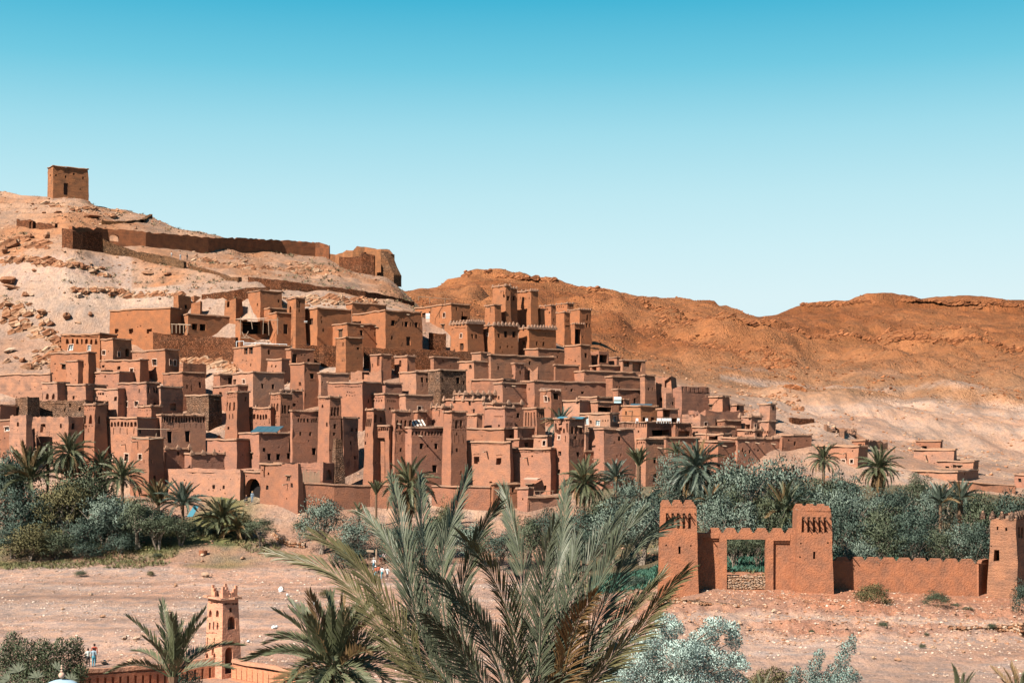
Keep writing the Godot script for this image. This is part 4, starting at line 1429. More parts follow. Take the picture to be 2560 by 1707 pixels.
	house("B4", "pale house with wooden balcony recess", [612, 945, 955], 592, 690, [[845, 625, 92, 42, 8]], {"a": 58})
	house("B4", "broad dark house with balls along its roof above the grove", [935, 1120, 1637], 640, 830, [[1178, 765, 22, 42], [1265, 780, 22, 40], [1360, 770, 22, 30], [1088, 742, 28, 64, 3], [1215, 670, 8, 8, 9], [1335, 680, 8, 8, 9], [1520, 690, 8, 8, 9]], {"mer": [1, 6], "ms": 0.6, "a": 32})
	house("B4", "cube house with pale spout at the grove's edge", [690, 895, 1132], 678, 830, [[950, 712, 10, 10, 9]], {})
	house("B4", "shaded house under the terrace with small blue sign", [280, 290, 687], 632, 760, [[610, 735, 26, 50]], {"a": 30})
	house("B4", "low lit wall house right of the ball topped house", [1590, 1770, 1982], 602, 700, [[1690, 705, 30, 24, 2]], {"a": 34})
	house("B4", "crumbled dark ruin above the right of the grove", [1600, 1640, 1977], 615, 760, [], {"rag": 0.9, "m": 1, "a": 30})
	house("B5", "long low house with two barred windows at the grove's right", [165, 600, 697], 656, 870, [[452, 800, 36, 40, 1], [538, 800, 32, 40, 1], [480, 715, 8, 8, 9]], {"a": 50})
	house("B5", "roof room with one dark window on the barred window house", [540, 672, 698], 592, 700, [[625, 640, 38, 38]], {"a": 52, "dd": 1.5})
	house("B5", "isolated stepped house on the right, upper block", [1205, 1450, 1458], 596, 700, [[1290, 657, 56, 34, 8]], {"a": 66, "dd": 3.0})
	house("B5", "isolated house with spout shadow on the far right", [1175, 1585, 1592], 690, 895, [[1302, 735, 8, 8, 9]], {"a": 66})
	house("B5", "low room with two dark doors on the isolated right house", [1420, 1790, 1842], 808, 925, [[1530, 878, 40, 54], [1606, 870, 36, 72, 3], [1652, 872, 28, 64, 4], [1820, 915, 10, 26]], {"a": 62, "dd": -1.5})
	house("B5", "long dark trimmed base house below the two dark doors", [1045, 1625, 1844], 917, 1010, [["r", 1300, 1600, 925, 6, 8, 26, 2]], {"a": 56, "dd": -2.5})
	house("B5", "house cut by the right edge of the picture above the grove", [2225, 2460, 2480], 945, 1090, [], {"a": 60})

func village_lower() -> void:
	# left flank
	house("A5", "orange carved house with two white windows", [665, 1080, 1265], 507, 715, [[763, 652, 46, 62, 5], [966, 655, 38, 60, 5], ["r", 725, 1040, 585, 26, 56, 7, 7], ["r", 695, 1060, 536, 8, 14, 34, 2]], {"c": Color(0.46, 0.19, 0.095), "a": 58})
	house("A5", "plaster cube house with arched niche window", [1040, 1222, 1427], 563, 770, [[1125, 708, 32, 46, 1], [1287, 722, 24, 46, 1], [1375, 705, 38, 84, 6]], {})
	house("A5", "house with one bar window on the left flank", [550, 955, 1042], 712, 965, [[680, 862, 42, 56], [588, 830, 12, 12]], {"a": 58})
	house("A5", "small porch block against the one bar window house", [715, 842, 935], 802, 968, [[768, 935, 12, 20]], {})
	house("A5", "long curved terrace house with low parapet", [845, 1285, 1300], 926, 1020, [[1020, 965, 12, 24], [1138, 970, 12, 24]], {"a": 60})
	house("A5", "lit house with small square windows below the carved house", [1095, 1515, 1612], 792, 945, [[1280, 872, 36, 38], [1432, 898, 34, 42, 1], [1122, 856, 24, 24]], {"a": 58})
	house("A5", "low block joining the two white framed windows house", [1435, 1605, 1620], 697, 800, [[1530, 790, 26, 32, 1]], {"a": 60})
	house("A5", "house with large white framed window and a framed pair", [1605, 1792, 1942], 680, 905, [[1680, 812, 46, 66, 1], [1850, 812, 22, 54, 1], [1900, 815, 22, 56, 1]], {})
	house("A5", "long masonry terrace house at the left edge", [-80, 540, 560], 945, 1160, [], {"m": 1, "a": 62})
	house("A5", "ruined house with three blind arches at left", [455, 615, 628], 1042, 1225, [[447, 1180, 26, 66, 7], [512, 1182, 34, 66, 7], [572, 1182, 26, 64, 7]], {"a": 58, "m": 1})
	house("A5", "wall house with one blind arch and two slits", [620, 925, 938], 1062, 1240, [[655, 1186, 30, 56, 7], [795, 1198, 22, 40], [700, 1195, 8, 20]], {"a": 60, "m": 1})
	house("A5", "rubble footed house below the blind arches", [300, 918, 935], 1222, 1395, [[755, 1282, 16, 42], [860, 1320, 18, 42], [690, 1270, 10, 16]], {"m": 2, "a": 60, "cop": 0, "rag": 0.3})
	house("A5", "lit house with ring shaped marks", [935, 1275, 1290], 1110, 1265, [[1047, 1205, 18, 40], [1247, 1210, 30, 46], ["r", 1065, 1115, 1158, 20, 22, 3, 2]], {"a": 60})
	house("A5", "house with two hooded windows and tall side niches", [1285, 1590, 1737], 1042, 1310, [[1367, 1265, 36, 56, 1], [1480, 1265, 36, 56, 1], [1615, 1115, 16, 64, 2], [1675, 1115, 18, 66, 2], [1706, 1115, 14, 60, 2], [1680, 1268, 24, 38]], {"m": 1})
	house("A5", "tall cracked house with long shaded side", [1770, 1982, 2227], 930, 1165, [[2025, 1080, 18, 40], [2170, 1055, 26, 62], [2080, 1090, 8, 70, 2]], {"m": 1})
	house("A6", "dark lower wall house left of the stone stair house", [855, 872, 1112], 1262, 1535, [[1005, 1470, 62, 72, 8]], {"m": 1, "a": 48})
	house("A6", "rubble stair house with tall brown door", [1150, 1395, 1536], 1352, 1565, [[1485, 1460, 42, 122, 4]], {"m": 2, "a": 50})
	house("A5", "rubble block beside the rock at left", [165, 290, 425], 1185, 1375, [], {"m": 2, "rag": 0.3})
	house("A5", "low red shed with thin roof at the left edge", [-60, -12, 162], 1288, 1375, [], {"a": 48})
	house("A6", "ruined stub house under the stone ledges", [1072, 1112, 1366], 985, 1085, [], {"m": 1, "rag": 0.4, "a": 44})
	# middle
	house("A2", "terrace house with white railing and two dark windows", [410, 672, 957], 1352, 1565, [[522, 1395, 36, 70], [574, 1400, 36, 64], [748, 1415, 28, 46, 6], [490, 1490, 7, 12], [535, 1495, 7, 12], [588, 1495, 7, 12]], {"t": 0.04})
	house("A2", "low house with dark door right of the railed terrace house", [860, 967, 1186], 1392, 1530, [[995, 1478, 44, 84, 3], [1070, 1445, 12, 14], [1098, 1445, 12, 14], [1135, 1495, 22, 30]], {})
	house("A7", "small block with two slit windows", [735, 870, 882], 316, 420, [[782, 373, 12, 24], [816, 375, 12, 24]], {"a": 58})
	house("A7", "house with one large window and carved frieze", [960, 1098, 1247], 356, 645, [[1173, 475, 42, 48], ["r", 1135, 1210, 412, 7, 9, 8, 2], ["r", 1150, 1200, 518, 7, 8, 6, 2], [1058, 548, 20, 34]], {})
	house("A7", "red walled house behind the large windowed house", [1250, 1258, 1532], 452, 625, [[1265, 548, 18, 38]], {"a": 34})
	house("A7", "lit rocky ruin with broken walls in the middle", [1545, 1850, 1866], 405, 540, [[1700, 470, 70, 70, 2]], {"rag": 1.2, "m": 1, "a": 56})
	house("A7", "pavilion room with brick pillar on the middle roofs", [1735, 1850, 1947], 270, 385, [[1822, 330, 18, 90, 2], ["r", 1875, 1920, 300, 8, 8, 4, 2]], {})
	house("A7", "tiny roof room with finials left of the twin windows", [1985, 2105, 2182], 286, 392, [[2040, 350, 26, 60, 8]], {"mer": [2, 2], "ms": 0.6})
	house("A7", "flat house with two windows on its shaded side", [390, 595, 897], 443, 745, [[505, 527, 20, 38, 1], [412, 528, 30, 54, 3], [690, 572, 26, 46], [792, 577, 26, 46]], {})
	house("A7", "low wing left of the flat two windowed house", [205, 268, 392], 463, 600, [[312, 508, 10, 14], [365, 520, 36, 60, 3]], {})
	house("A7", "house front below the low wing with roof corners", [200, 445, 592], 572, 750, [[270, 650, 30, 50, 3]], {"mer": [0, 0]})
	house("A7", "big carved house with lattice friezes, left front", [1320, 1668, 1682], 543, 865, [["r", 1400, 1650, 578, 8, 12, 18, 2], ["r", 1515, 1590, 632, 8, 12, 5, 2], ["r", 1510, 1590, 662, 8, 12, 4, 2]], {"a": 56})
	house("A7", "carved roof room above the lattice house", [1690, 1887, 2052], 552, 660, [[1700, 600, 40, 58, 3], [1780, 600, 40, 50, 2], ["r", 1900, 2040, 580, 8, 12, 10, 2]], {})
	house("A7", "carved house with triangle frieze right of the lattice house", [1665, 1885, 2088], 656, 880, [["r", 1675, 1870, 690, 8, 12, 14, 2], ["r", 1672, 1860, 718, 12, 22, 8, 2], ["r", 1905, 1990, 690, 8, 12, 7, 2], ["r", 1915, 1990, 722, 12, 22, 5, 2], [1928, 795, 16, 30], [1965, 795, 14, 26]], {})
	house("A7", "carved house wing with dotted frieze and single window", [2085, 2092, 2360], 668, 900, [["r", 2110, 2340, 712, 8, 14, 20, 2], [2225, 792, 34, 42, 1]], {"a": 34})
	house("B2", "merlon topped low house behind the twin finials", [1285, 1410, 1985], 118, 240, [], {"mer": [3, 10], "a": 28})
	house("B2", "long shaded house with finials in front of the merlon row", [1170, 1612, 1682], 180, 330, [], {"mer": [5, 2], "a": 52})
	house("B2", "small tower with three finials and slanting shadow", [1035, 1166, 1262], 262, 420, [[1130, 285, 8, 8, 9], [1075, 415, 10, 20]], {"mer": [3, 2]})
	house("B2", "carved roof room left of the tower of three finials", [810, 880, 985], 312, 400, [["r", 895, 970, 325, 7, 8, 7, 2], [840, 325, 16, 24]], {"mer": [0, 4], "ms": 0.6})
	house("B3", "cube room with zigzag band", [220, 440, 547], 268, 490, [["r", 335, 410, 355, 10, 12, 6, 2], ["r", 460, 525, 360, 10, 12, 5, 2], ["r", 455, 522, 440, 8, 40, 6, 2], [383, 455, 18, 24], ["r", 335, 415, 287, 7, 7, 9, 2]], {"mer": [2, 2], "ms": 0.7})
	house("B3", "house with finials and arched windows behind the cube room", [215, 330, 640], 222, 400, [[582, 345, 32, 56], [245, 322, 18, 44, 7], [292, 312, 22, 40]], {"mer": [2, 3]})
	house("B3", "square tower with four tall blind arches", [645, 790, 880], 276, 590, [[672, 385, 16, 150, 7], [705, 385, 16, 150, 7], [737, 385, 16, 150, 7], [768, 385, 14, 150, 7], ["r", 805, 870, 340, 12, 60, 4, 7]], {})
	house("B3", "low house with row of dots left of the zigzag cube", [5, 132, 190], 345, 460, [["r", 20, 120, 365, 6, 8, 8, 2], ["r", 135, 180, 365, 6, 8, 4, 2]], {})
	house("B3", "terraced house rows above the long white wall, left", [10, 430, 556], 500, 660, [[512, 575, 32, 34]], {"a": 54})
	house("B3", "narrow lit house with drainpipe line below the blind arch tower", [545, 580, 765], 490, 660, [[632, 545, 5, 90, 2]], {"a": 44})
	house("B3", "house with small dark opening above the toothed cornice", [375, 590, 757], 612, 720, [[675, 665, 38, 50, 8]], {"a": 50})
	house("B3", "roof room with fretted window left of the decorated tower", [755, 900, 950], 580, 725, [[866, 648, 30, 52, 1]], {"a": 52})
	house("B3", "house with railing on top and white framed window", [825, 945, 1062], 78, 330, [[895, 165, 24, 50, 1], [1000, 140, 62, 66, 8]], {})
	house("B3", "wide lit house with pots along its roof", [940, 1255, 1447], 192, 345, [[1397, 302, 14, 26], ["r", 955, 1240, 205, 6, 6, 24, 2]], {"mer": [2, 0], "a": 48})
	house("B3", "roof terrace room right of the house with pots", [1255, 1440, 1640], 155, 260, [], {"a": 46, "dd": 2.0})
	house("B3", "house with awning shadow and dark recess", [1440, 1450, 1722], 208, 330, [[1525, 280, 150, 50, 8]], {"a": 30})
	house("B3", "pale house with three white framed windows", [1255, 1585, 1692], 332, 520, [[1340, 402, 40, 82, 5], [1457, 425, 48, 56, 5], [1637, 382, 36, 52, 5], ["r", 1380, 1385, 415, 14, 40, 2, 7], ["r", 1490, 1560, 400, 10, 20, 4, 7]], {"a": 50, "c": Color(0.53, 0.29, 0.19)})
	house("B3", "orange house with blue panels on its roof", [1722, 1920, 2112], 252, 420, [[1838, 295, 8, 8, 9], [1955, 390, 30, 50, 3], [2050, 390, 36, 50, 3]], {"c": Color(0.52, 0.235, 0.125)})
	house("B3", "rooftop house with white tank beside it", [1690, 1735, 1792], 178, 290, [[1665, 260, 20, 34, 2]], {"ch": 0.18})
	house("B3", "house with open dark porch behind the terrace restaurant", [2110, 2160, 2330], 285, 420, [[2200, 330, 84, 90, 8], [2285, 400, 60, 50, 8]], {"a": 34})
	house("B3", "terrace restaurant with slotted parapet and white chairs", [1690, 1985, 2260], 424, 600, [["r", 1700, 1970, 452, 8, 44, 16, 2], ["r", 2000, 2250, 460, 8, 44, 16, 2], [1900, 518, 14, 22], [2140, 545, 190, 84, 8]], {"a": 48, "ch": 0.16})
	house("B3", "right wing of the terrace restaurant", [2262, 2300, 2475], 436, 600, [["r", 2310, 2465, 470, 8, 44, 9, 2], [2390, 560, 130, 90, 8]], {"a": 34, "ch": 0.16})
	house("B3", "house block below the terrace with eave lit from left", [1310, 1320, 1447], 540, 745, [], {"a": 40})

func kasbahs() -> void:
	var kg := "carved tower houses along the village foot"
	# far left row
	house("A8", "rough left edge house with pale blue window", [-60, 105, 116], 300, 560, [[68, 383, 44, 38, 5]], {"a": 58, "m": 1, "group": kg})
	house("A8", "rough tower block at the left end", [98, 265, 325], 240, 700, [[180, 335, 28, 42]], {"m": 1, "rag": 0.3, "t": 0.02, "group": kg})
	house("A8", "rough block with pitched stick ornament", [325, 700, 848], 252, 700, [[435, 375, 46, 82, 2], [625, 350, 28, 42], [752, 358, 28, 62], [362, 590, 30, 34, 6], [416, 570, 16, 26, 2], [375, 470, 10, 60, 2]], {"m": 1, "rag": 0.25, "group": kg})
	house("A8", "tapering carved tower with double blind arch, far left", [868, 975, 1083], 138, 700, [["r", 885, 960, 155, 8, 9, 4, 2], ["r", 875, 965, 185, 8, 9, 5, 2], [875, 285, 22, 90, 7], [935, 285, 26, 90, 7], ["r", 855, 950, 352, 8, 10, 5, 2], [893, 356, 16, 30], [870, 395, 7, 40, 2], [920, 395, 7, 40, 2], [882, 515, 10, 30], [1015, 290, 16, 80, 7]], {"t": 0.045, "mer": [2, 2], "ms": 0.6, "group": kg})
	house("A8", "kasbah front with arcade of eleven small arches", [1020, 1412, 1425], 278, 760, [["r", 1040, 1390, 336, 22, 50, 11, 7], ["r", 1095, 1380, 405, 7, 66, 5, 2], [1133, 670, 44, 62, 1], [1305, 675, 40, 72, 1], [1083, 505, 32, 56, 7], [1172, 722, 12, 38], [1357, 715, 10, 40], ["r", 1150, 1400, 512, 6, 7, 6, 2], [1085, 540, 8, 8, 9], [1290, 542, 8, 8, 9]], {"a": 58, "group": kg})
	house("A8", "corner kasbah tower with pointed niche above a stick balcony", [1420, 1555, 1655], 158, 600, [["r", 1435, 1540, 195, 8, 9, 5, 2], ["r", 1570, 1640, 195, 8, 9, 4, 2], [1472, 330, 40, 90, 7], [1510, 320, 8, 130, 2], [1602, 330, 34, 90, 7], [1435, 430, 7, 70, 2], [1502, 430, 7, 70, 2], [1600, 420, 7, 60, 2]], {"t": 0.02, "mer": [3, 2], "ms": 0.6, "group": kg, "a": 48})
	house("A8", "base of the corner kasbah tower with barred window", [1355, 1530, 1680], 486, 960, [[1440, 668, 36, 52, 1], [1437, 826, 14, 36], [1485, 720, 8, 34], [1558, 722, 8, 34], [1412, 515, 8, 8, 9]], {"t": 0.02, "dd": -1.0, "group": kg, "a": 50})
	house("A8", "kasbah wing with fifteen slots and two tall dark windows", [1648, 1660, 2112], 248, 640, [["r", 1668, 2095, 288, 16, 58, 16, 7], ["r", 1680, 2065, 352, 6, 44, 8, 2], [1746, 468, 52, 114], [1928, 460, 48, 110]], {"a": 34, "mer": [0, 5], "ms": 0.5, "group": kg})
	house("A8", "low front building with three finials", [1690, 1704, 1962], 598, 800, [[1833, 640, 18, 40], [1965, 630, 40, 50, 8]], {"a": 38, "mer": [0, 3], "group": kg})
	house("A8", "stepped yard wall house with finials right of the low front", [1958, 1966, 2330], 650, 810, [[2195, 636, 40, 40, 8]], {"a": 34, "mer": [0, 4], "group": kg})
	house("A7", "plain lit house with crack above the yard wall", [140, 432, 440], 1105, 1330, [[205, 1232, 40, 44, 8]], {"a": 58, "group": kg})
	# solar-panel house and the middle kasbah
	house("A7", "carved kasbah tower, left of the middle kasbah", [342, 440, 545], 636, 1100, [["r", 352, 430, 655, 7, 10, 6, 2], ["r", 348, 430, 680, 7, 10, 6, 2], [345, 770, 12, 80, 2], [378, 770, 12, 80, 2], [412, 770, 12, 80, 2], ["r", 345, 415, 795, 10, 14, 3, 2], [340, 868, 7, 50, 2], [372, 868, 7, 50, 2], [405, 868, 7, 50, 2], [370, 980, 16, 28], [515, 700, 14, 44, 2]], {"t": 0.045, "group": kg, "a": 48})
	house("A7", "lit middle kasbah front with arcade of eight pointed arches", [485, 768, 780], 792, 1090, [["r", 515, 725, 872, 20, 50, 8, 7], ["r", 500, 740, 820, 6, 8, 9, 2], ["r", 500, 750, 940, 6, 8, 7, 2], [575, 1000, 12, 26], [755, 915, 7, 50, 2]], {"a": 56, "mer": [3, 0], "ms": 0.7, "group": kg})
	house("A7", "carved kasbah tower in the middle with three tall arches each side", [768, 865, 975], 652, 1090, [["r", 785, 855, 672, 7, 10, 5, 2], ["r", 785, 855, 700, 7, 10, 5, 2], [785, 780, 14, 80, 7], [812, 780, 14, 80, 7], [840, 780, 14, 80, 7], ["r", 880, 960, 690, 8, 12, 6, 2], [885, 800, 18, 80, 7], [912, 800, 20, 84, 7], [945, 800, 18, 80, 7], ["r", 780, 850, 870, 7, 10, 6, 2], ["r", 880, 960, 875, 7, 10, 6, 2], [790, 915, 7, 44, 2], [830, 915, 7, 44, 2], [905, 920, 7, 44, 2]], {"t": 0.03, "group": kg, "mer": [2, 3], "ms": 0.5})
	house("A7", "house with torn roof edge behind the middle kasbah tower", [868, 880, 1082], 622, 820, [[995, 755, 30, 30, 6]], {"a": 36, "mer": [0, 3], "ms": 0.6, "group": kg})
	house("A7", "shaded right wing of the middle kasbah with arcades", [965, 982, 1325], 822, 1320, [["r", 1040, 1128, 905, 18, 40, 4, 7], ["r", 1170, 1265, 908, 18, 40, 5, 7], [1065, 1040, 18, 38], [1157, 1040, 20, 38], [1245, 1035, 18, 32], [1187, 1210, 40, 68], [1140, 1105, 8, 20], ["r", 1000, 1050, 865, 8, 10, 4, 2]], {"a": 34, "group": kg})
	house("A7", "tall carved kasbah tower at the right of the middle kasbah", [1240, 1345, 1450], 688, 1330, [["r", 1255, 1335, 705, 7, 10, 6, 2], [1273, 768, 16, 34, 6], ["r", 1360, 1440, 720, 7, 10, 6, 2], [1365, 820, 18, 84, 7], [1392, 820, 20, 88, 7], [1425, 820, 18, 84, 7], ["r", 1360, 1445, 895, 8, 12, 8, 2], [1395, 965, 26, 50, 7], [1392, 1043, 18, 30], [1355, 1200, 12, 16]], {"t": 0.02, "group": kg, "mer": [2, 2], "ms": 0.6})
	house("A7", "leaning stone buttress at the foot of the tall carved tower", [1398, 1408, 1470], 1090, 1450, [], {"m": 2, "t": 0.05, "cop": 0, "rag": 0.3, "a": 34, "dd": -1.0, "group": kg, "name": "buttress", "cat": "buttress"})
	house("A7", "house with two shuttered windows and solar panel on its roof", [438, 655, 1042], 1042, 1400, [[486, 1255, 40, 62, 4], [576, 1255, 40, 62, 4], [752, 1265, 36, 62], [836, 1265, 36, 62], [938, 1255, 34, 60], [990, 1258, 30, 60], [948, 1148, 22, 130, 7], [1006, 1148, 24, 134, 7], [1028, 1250, 8, 8]], {"dd": 2.0, "group": kg})
	house("A7", "small roof room beside the solar panel", [838, 905, 1050], 992, 1150, [[930, 1020, 16, 40], [990, 1020, 14, 40]], {"dd": 3.0, "group": kg})
	house("A7", "dark recessed house between the two carved kasbahs", [1470, 1480, 1620], 890, 1450, [[1570, 1000, 16, 36], [1606, 1000, 14, 36], [1548, 1130, 18, 36], [1588, 1270, 16, 36]], {"a": 46, "dd": 5.0, "group": kg})
	# right kasbah
	house("B2", "tall narrow kasbah tower with four slender arches", [325, 400, 522], 292, 1080, [["r", 333, 375, 425, 10, 86, 4, 7], ["r", 338, 375, 348, 7, 10, 3, 2], ["r", 330, 350, 560, 6, 40, 2, 2], [335, 645, 10, 34], [420, 380, 24, 80, 7], [480, 390, 24, 60, 7], [315, 935, 10, 36], [250, 710, 10, 30]], {"t": 0.03, "mer": [2, 3], "ms": 0.5, "group": kg, "a": 50})
	house("B2", "kasbah centre with deep red recess under carved stucco", [408, 575, 600], 468, 1080, [["r", 425, 560, 495, 18, 40, 7, 7], [490, 830, 84, 480, 2], [432, 610, 10, 30, 2]], {"t": 0.02, "group": kg, "a": 60, "dd": -0.5})
	house("B2", "carved kasbah tower with four arches catching a diagonal shadow", [608, 640, 806], 308, 1090, [["r", 660, 790, 445, 22, 96, 4, 7], ["r", 645, 795, 520, 10, 22, 12, 2], ["r", 660, 770, 590, 7, 80, 3, 2], [705, 722, 18, 44], [695, 540, 20, 30, 2], ["r", 655, 790, 350, 8, 14, 8, 2], [555, 700, 9, 30], [675, 435, 10, 10, 9]], {"t": 0.025, "mer": [2, 6], "ms": 0.5, "a": 30, "group": kg})
	house("B2", "dark kasbah wing with arcade of twelve small arches", [812, 822, 1235], 488, 1110, [["r", 838, 1212, 540, 20, 46, 12, 7], [930, 680, 38, 62], [995, 678, 18, 30], [1092, 680, 36, 62], [1068, 925, 52, 84], [1048, 628, 10, 20], [1172, 630, 10, 20], ["r", 840, 1215, 585, 6, 8, 20, 2], [905, 565, 8, 8, 9]], {"a": 32, "group": kg})
	house("B2", "right kasbah tower with lozenge carved panels", [1172, 1255, 1407], 314, 1120, [["r", 1275, 1390, 400, 10, 16, 7, 2], ["r", 1275, 1390, 470, 10, 16, 7, 2], [1302, 440, 26, 90, 7], [1355, 440, 26, 90, 7], ["r", 1265, 1400, 505, 8, 14, 9, 2], [1312, 548, 16, 30], ["r", 1292, 1378, 600, 7, 90, 3, 2], [1317, 725, 20, 40], [1348, 965, 14, 40], [1240, 420, 8, 14]], {"t": 0.025, "group": kg, "a": 34})
	# the long pale building and decorated towers
	house("B3", "long pale house with row of teeth and two square dark windows", [15, 500, 528], 646, 1140, [[133, 832, 56, 72, 8], [375, 843, 56, 72, 8], [300, 1075, 38, 36, 6], ["r", 30, 490, 663, 7, 9, 36, 2], ["r", 100, 172, 768, 5, 18, 6, 2], ["r", 345, 410, 775, 5, 16, 6, 2], [245, 735, 10, 10, 9], [30, 725, 10, 10, 9]], {"a": 62, "group": kg})
	house("B3", "pale house wing with toothed cornice and carved door", [495, 940, 952], 720, 1150, [["r", 505, 935, 746, 8, 16, 30, 2], [730, 1128, 60, 78, 4], [735, 790, 16, 16, 7], [685, 805, 10, 10, 9], [885, 1125, 22, 46]], {"a": 62, "group": kg, "dd": -0.5})
	house("B3", "decorated square tower with fretted panels and water on its roof", [985, 1142, 1302], 388, 1150, [["r", 1000, 1130, 410, 10, 14, 9, 2], ["r", 998, 1002, 480, 14, 100, 2, 2], ["r", 1125, 1128, 480, 12, 100, 2, 2], [1048, 440, 40, 20, 2], [1015, 515, 18, 46, 7], [1092, 515, 18, 46, 7], [1048, 510, 44, 70, 2], [1045, 585, 24, 36, 1], [1048, 755, 34, 48], [1042, 950, 32, 48], ["r", 1160, 1285, 412, 9, 14, 9, 2], [1180, 505, 30, 80, 7], [1222, 505, 30, 80, 7], [1268, 505, 34, 84, 7], [1217, 590, 26, 46], [1240, 768, 32, 50], ["r", 1160, 1280, 640, 6, 80, 5, 2], [985, 600, 8, 60, 2], [1105, 600, 8, 60, 2], [1240, 462, 10, 10, 9]], {"t": 0.02, "group": kg, "a": 42})
	house("B3", "wide dark kasbah block with spouts right of the decorated tower", [1515, 1527, 1852], 502, 1090, [[1692, 595, 30, 52], [1668, 790, 16, 30], [1708, 770, 14, 30], [1702, 862, 26, 46], ["r", 1620, 1800, 530, 8, 14, 10, 2], ["r", 1640, 1800, 640, 6, 30, 4, 2], [1660, 498, 8, 8, 9], [1460, 815, 8, 8, 9]], {"a": 32, "group": kg, "t": 0.02})
	house("B3", "lit side room of the wide dark kasbah block", [1450, 1600, 1612], 492, 640, [[1540, 567, 42, 24]], {"a": 52, "group": kg})
	house("B3", "lit terrace room with two small slits", [1420, 1505, 1525], 592, 760, [["r", 1460, 1490, 690, 8, 18, 2, 2]], {"a": 52, "group": kg})
	house("B3", "low shaded wing left of the wide dark kasbah block", [1310, 1322, 1530], 748, 1060, [[1460, 818, 10, 10, 9]], {"a": 34, "group": kg})
	house("B3", "right end kasbah tower with arched door and triangle frieze", [1885, 1980, 2182], 612, 1080, [["r", 1895, 1965, 645, 14, 22, 4, 2], ["r", 2000, 2165, 655, 12, 24, 9, 2], [2075, 832, 34, 62], [2075, 1020, 38, 92, 6], ["r", 2055, 2095, 765, 6, 22, 4, 2], [2115, 695, 8, 8, 9]], {"t": 0.025, "group": kg, "a": 34})
	# gatehouse in front of the long pale house
	house("B3", "low gatehouse with four arched lights above a dark gateway", [285, 312, 582], 1104, 1400, [["r", 385, 525, 1157, 26, 56, 4, 7], ["r", 340, 560, 1195, 10, 14, 14, 2], [398, 1312, 92, 150, 6]], {"a": 26, "group": "", "name": "gatehouse", "cat": "gatehouse", "c": Color(0.45, 0.2, 0.12)})
	house("B3", "low lit yard house right of the low gatehouse", [582, 690, 700], 1150, 1400, [[640, 1255, 12, 20, 2]], {"a": 50, "group": ""})
	house("B3", "slab roofed porch with railing under the carved door", [680, 700, 1030], 1250, 1400, [[930, 1180, 50, 40, 8]], {"a": 28, "group": ""})
	# enclosure along the foot
	house("B1", "entrance gateway with keyhole arch in the enclosure wall", [770, 1000, 1012], 402, 697, [[905, 577, 148, 236, 6]], {"a": 62, "name": "gateway", "cat": "gateway", "group": "", "c": Color(0.46, 0.21, 0.135)})
	house("B1", "long lit enclosure wall house left of the keyhole gateway", [78, 778, 790], 372, 700, [[527, 540, 22, 40], [627, 540, 22, 34], ["r", 470, 760, 465, 6, 7, 5, 2]], {"a": 64, "group": "", "rag": 0.25, "dd": 1.0})
	house("B1", "niched pier block right of the keyhole gateway", [985, 1192, 1204], 328, 730, [[1018, 390, 10, 110, 2], [1062, 408, 16, 30]], {"a": 60, "group": "", "dd": -0.6})
	house("B1", "sloping mud bastion with grille in front of the enclosure", [1190, 1352, 1380], 316, 810, [[1262, 455, 34, 50, 4], [1255, 512, 8, 8, 9]], {"a": 46, "t": 0.05, "group": "", "c": Color(0.46, 0.21, 0.135), "name": "bastion", "cat": "bastion", "rag": 0.2})
	house("B1", "roofless yard hut with reed screen behind the bastion", [1330, 1590, 1715], 300, 500, [[1648, 420, 60, 100, 7]], {"a": 48, "rag": 0.4, "group": "", "m": 1})

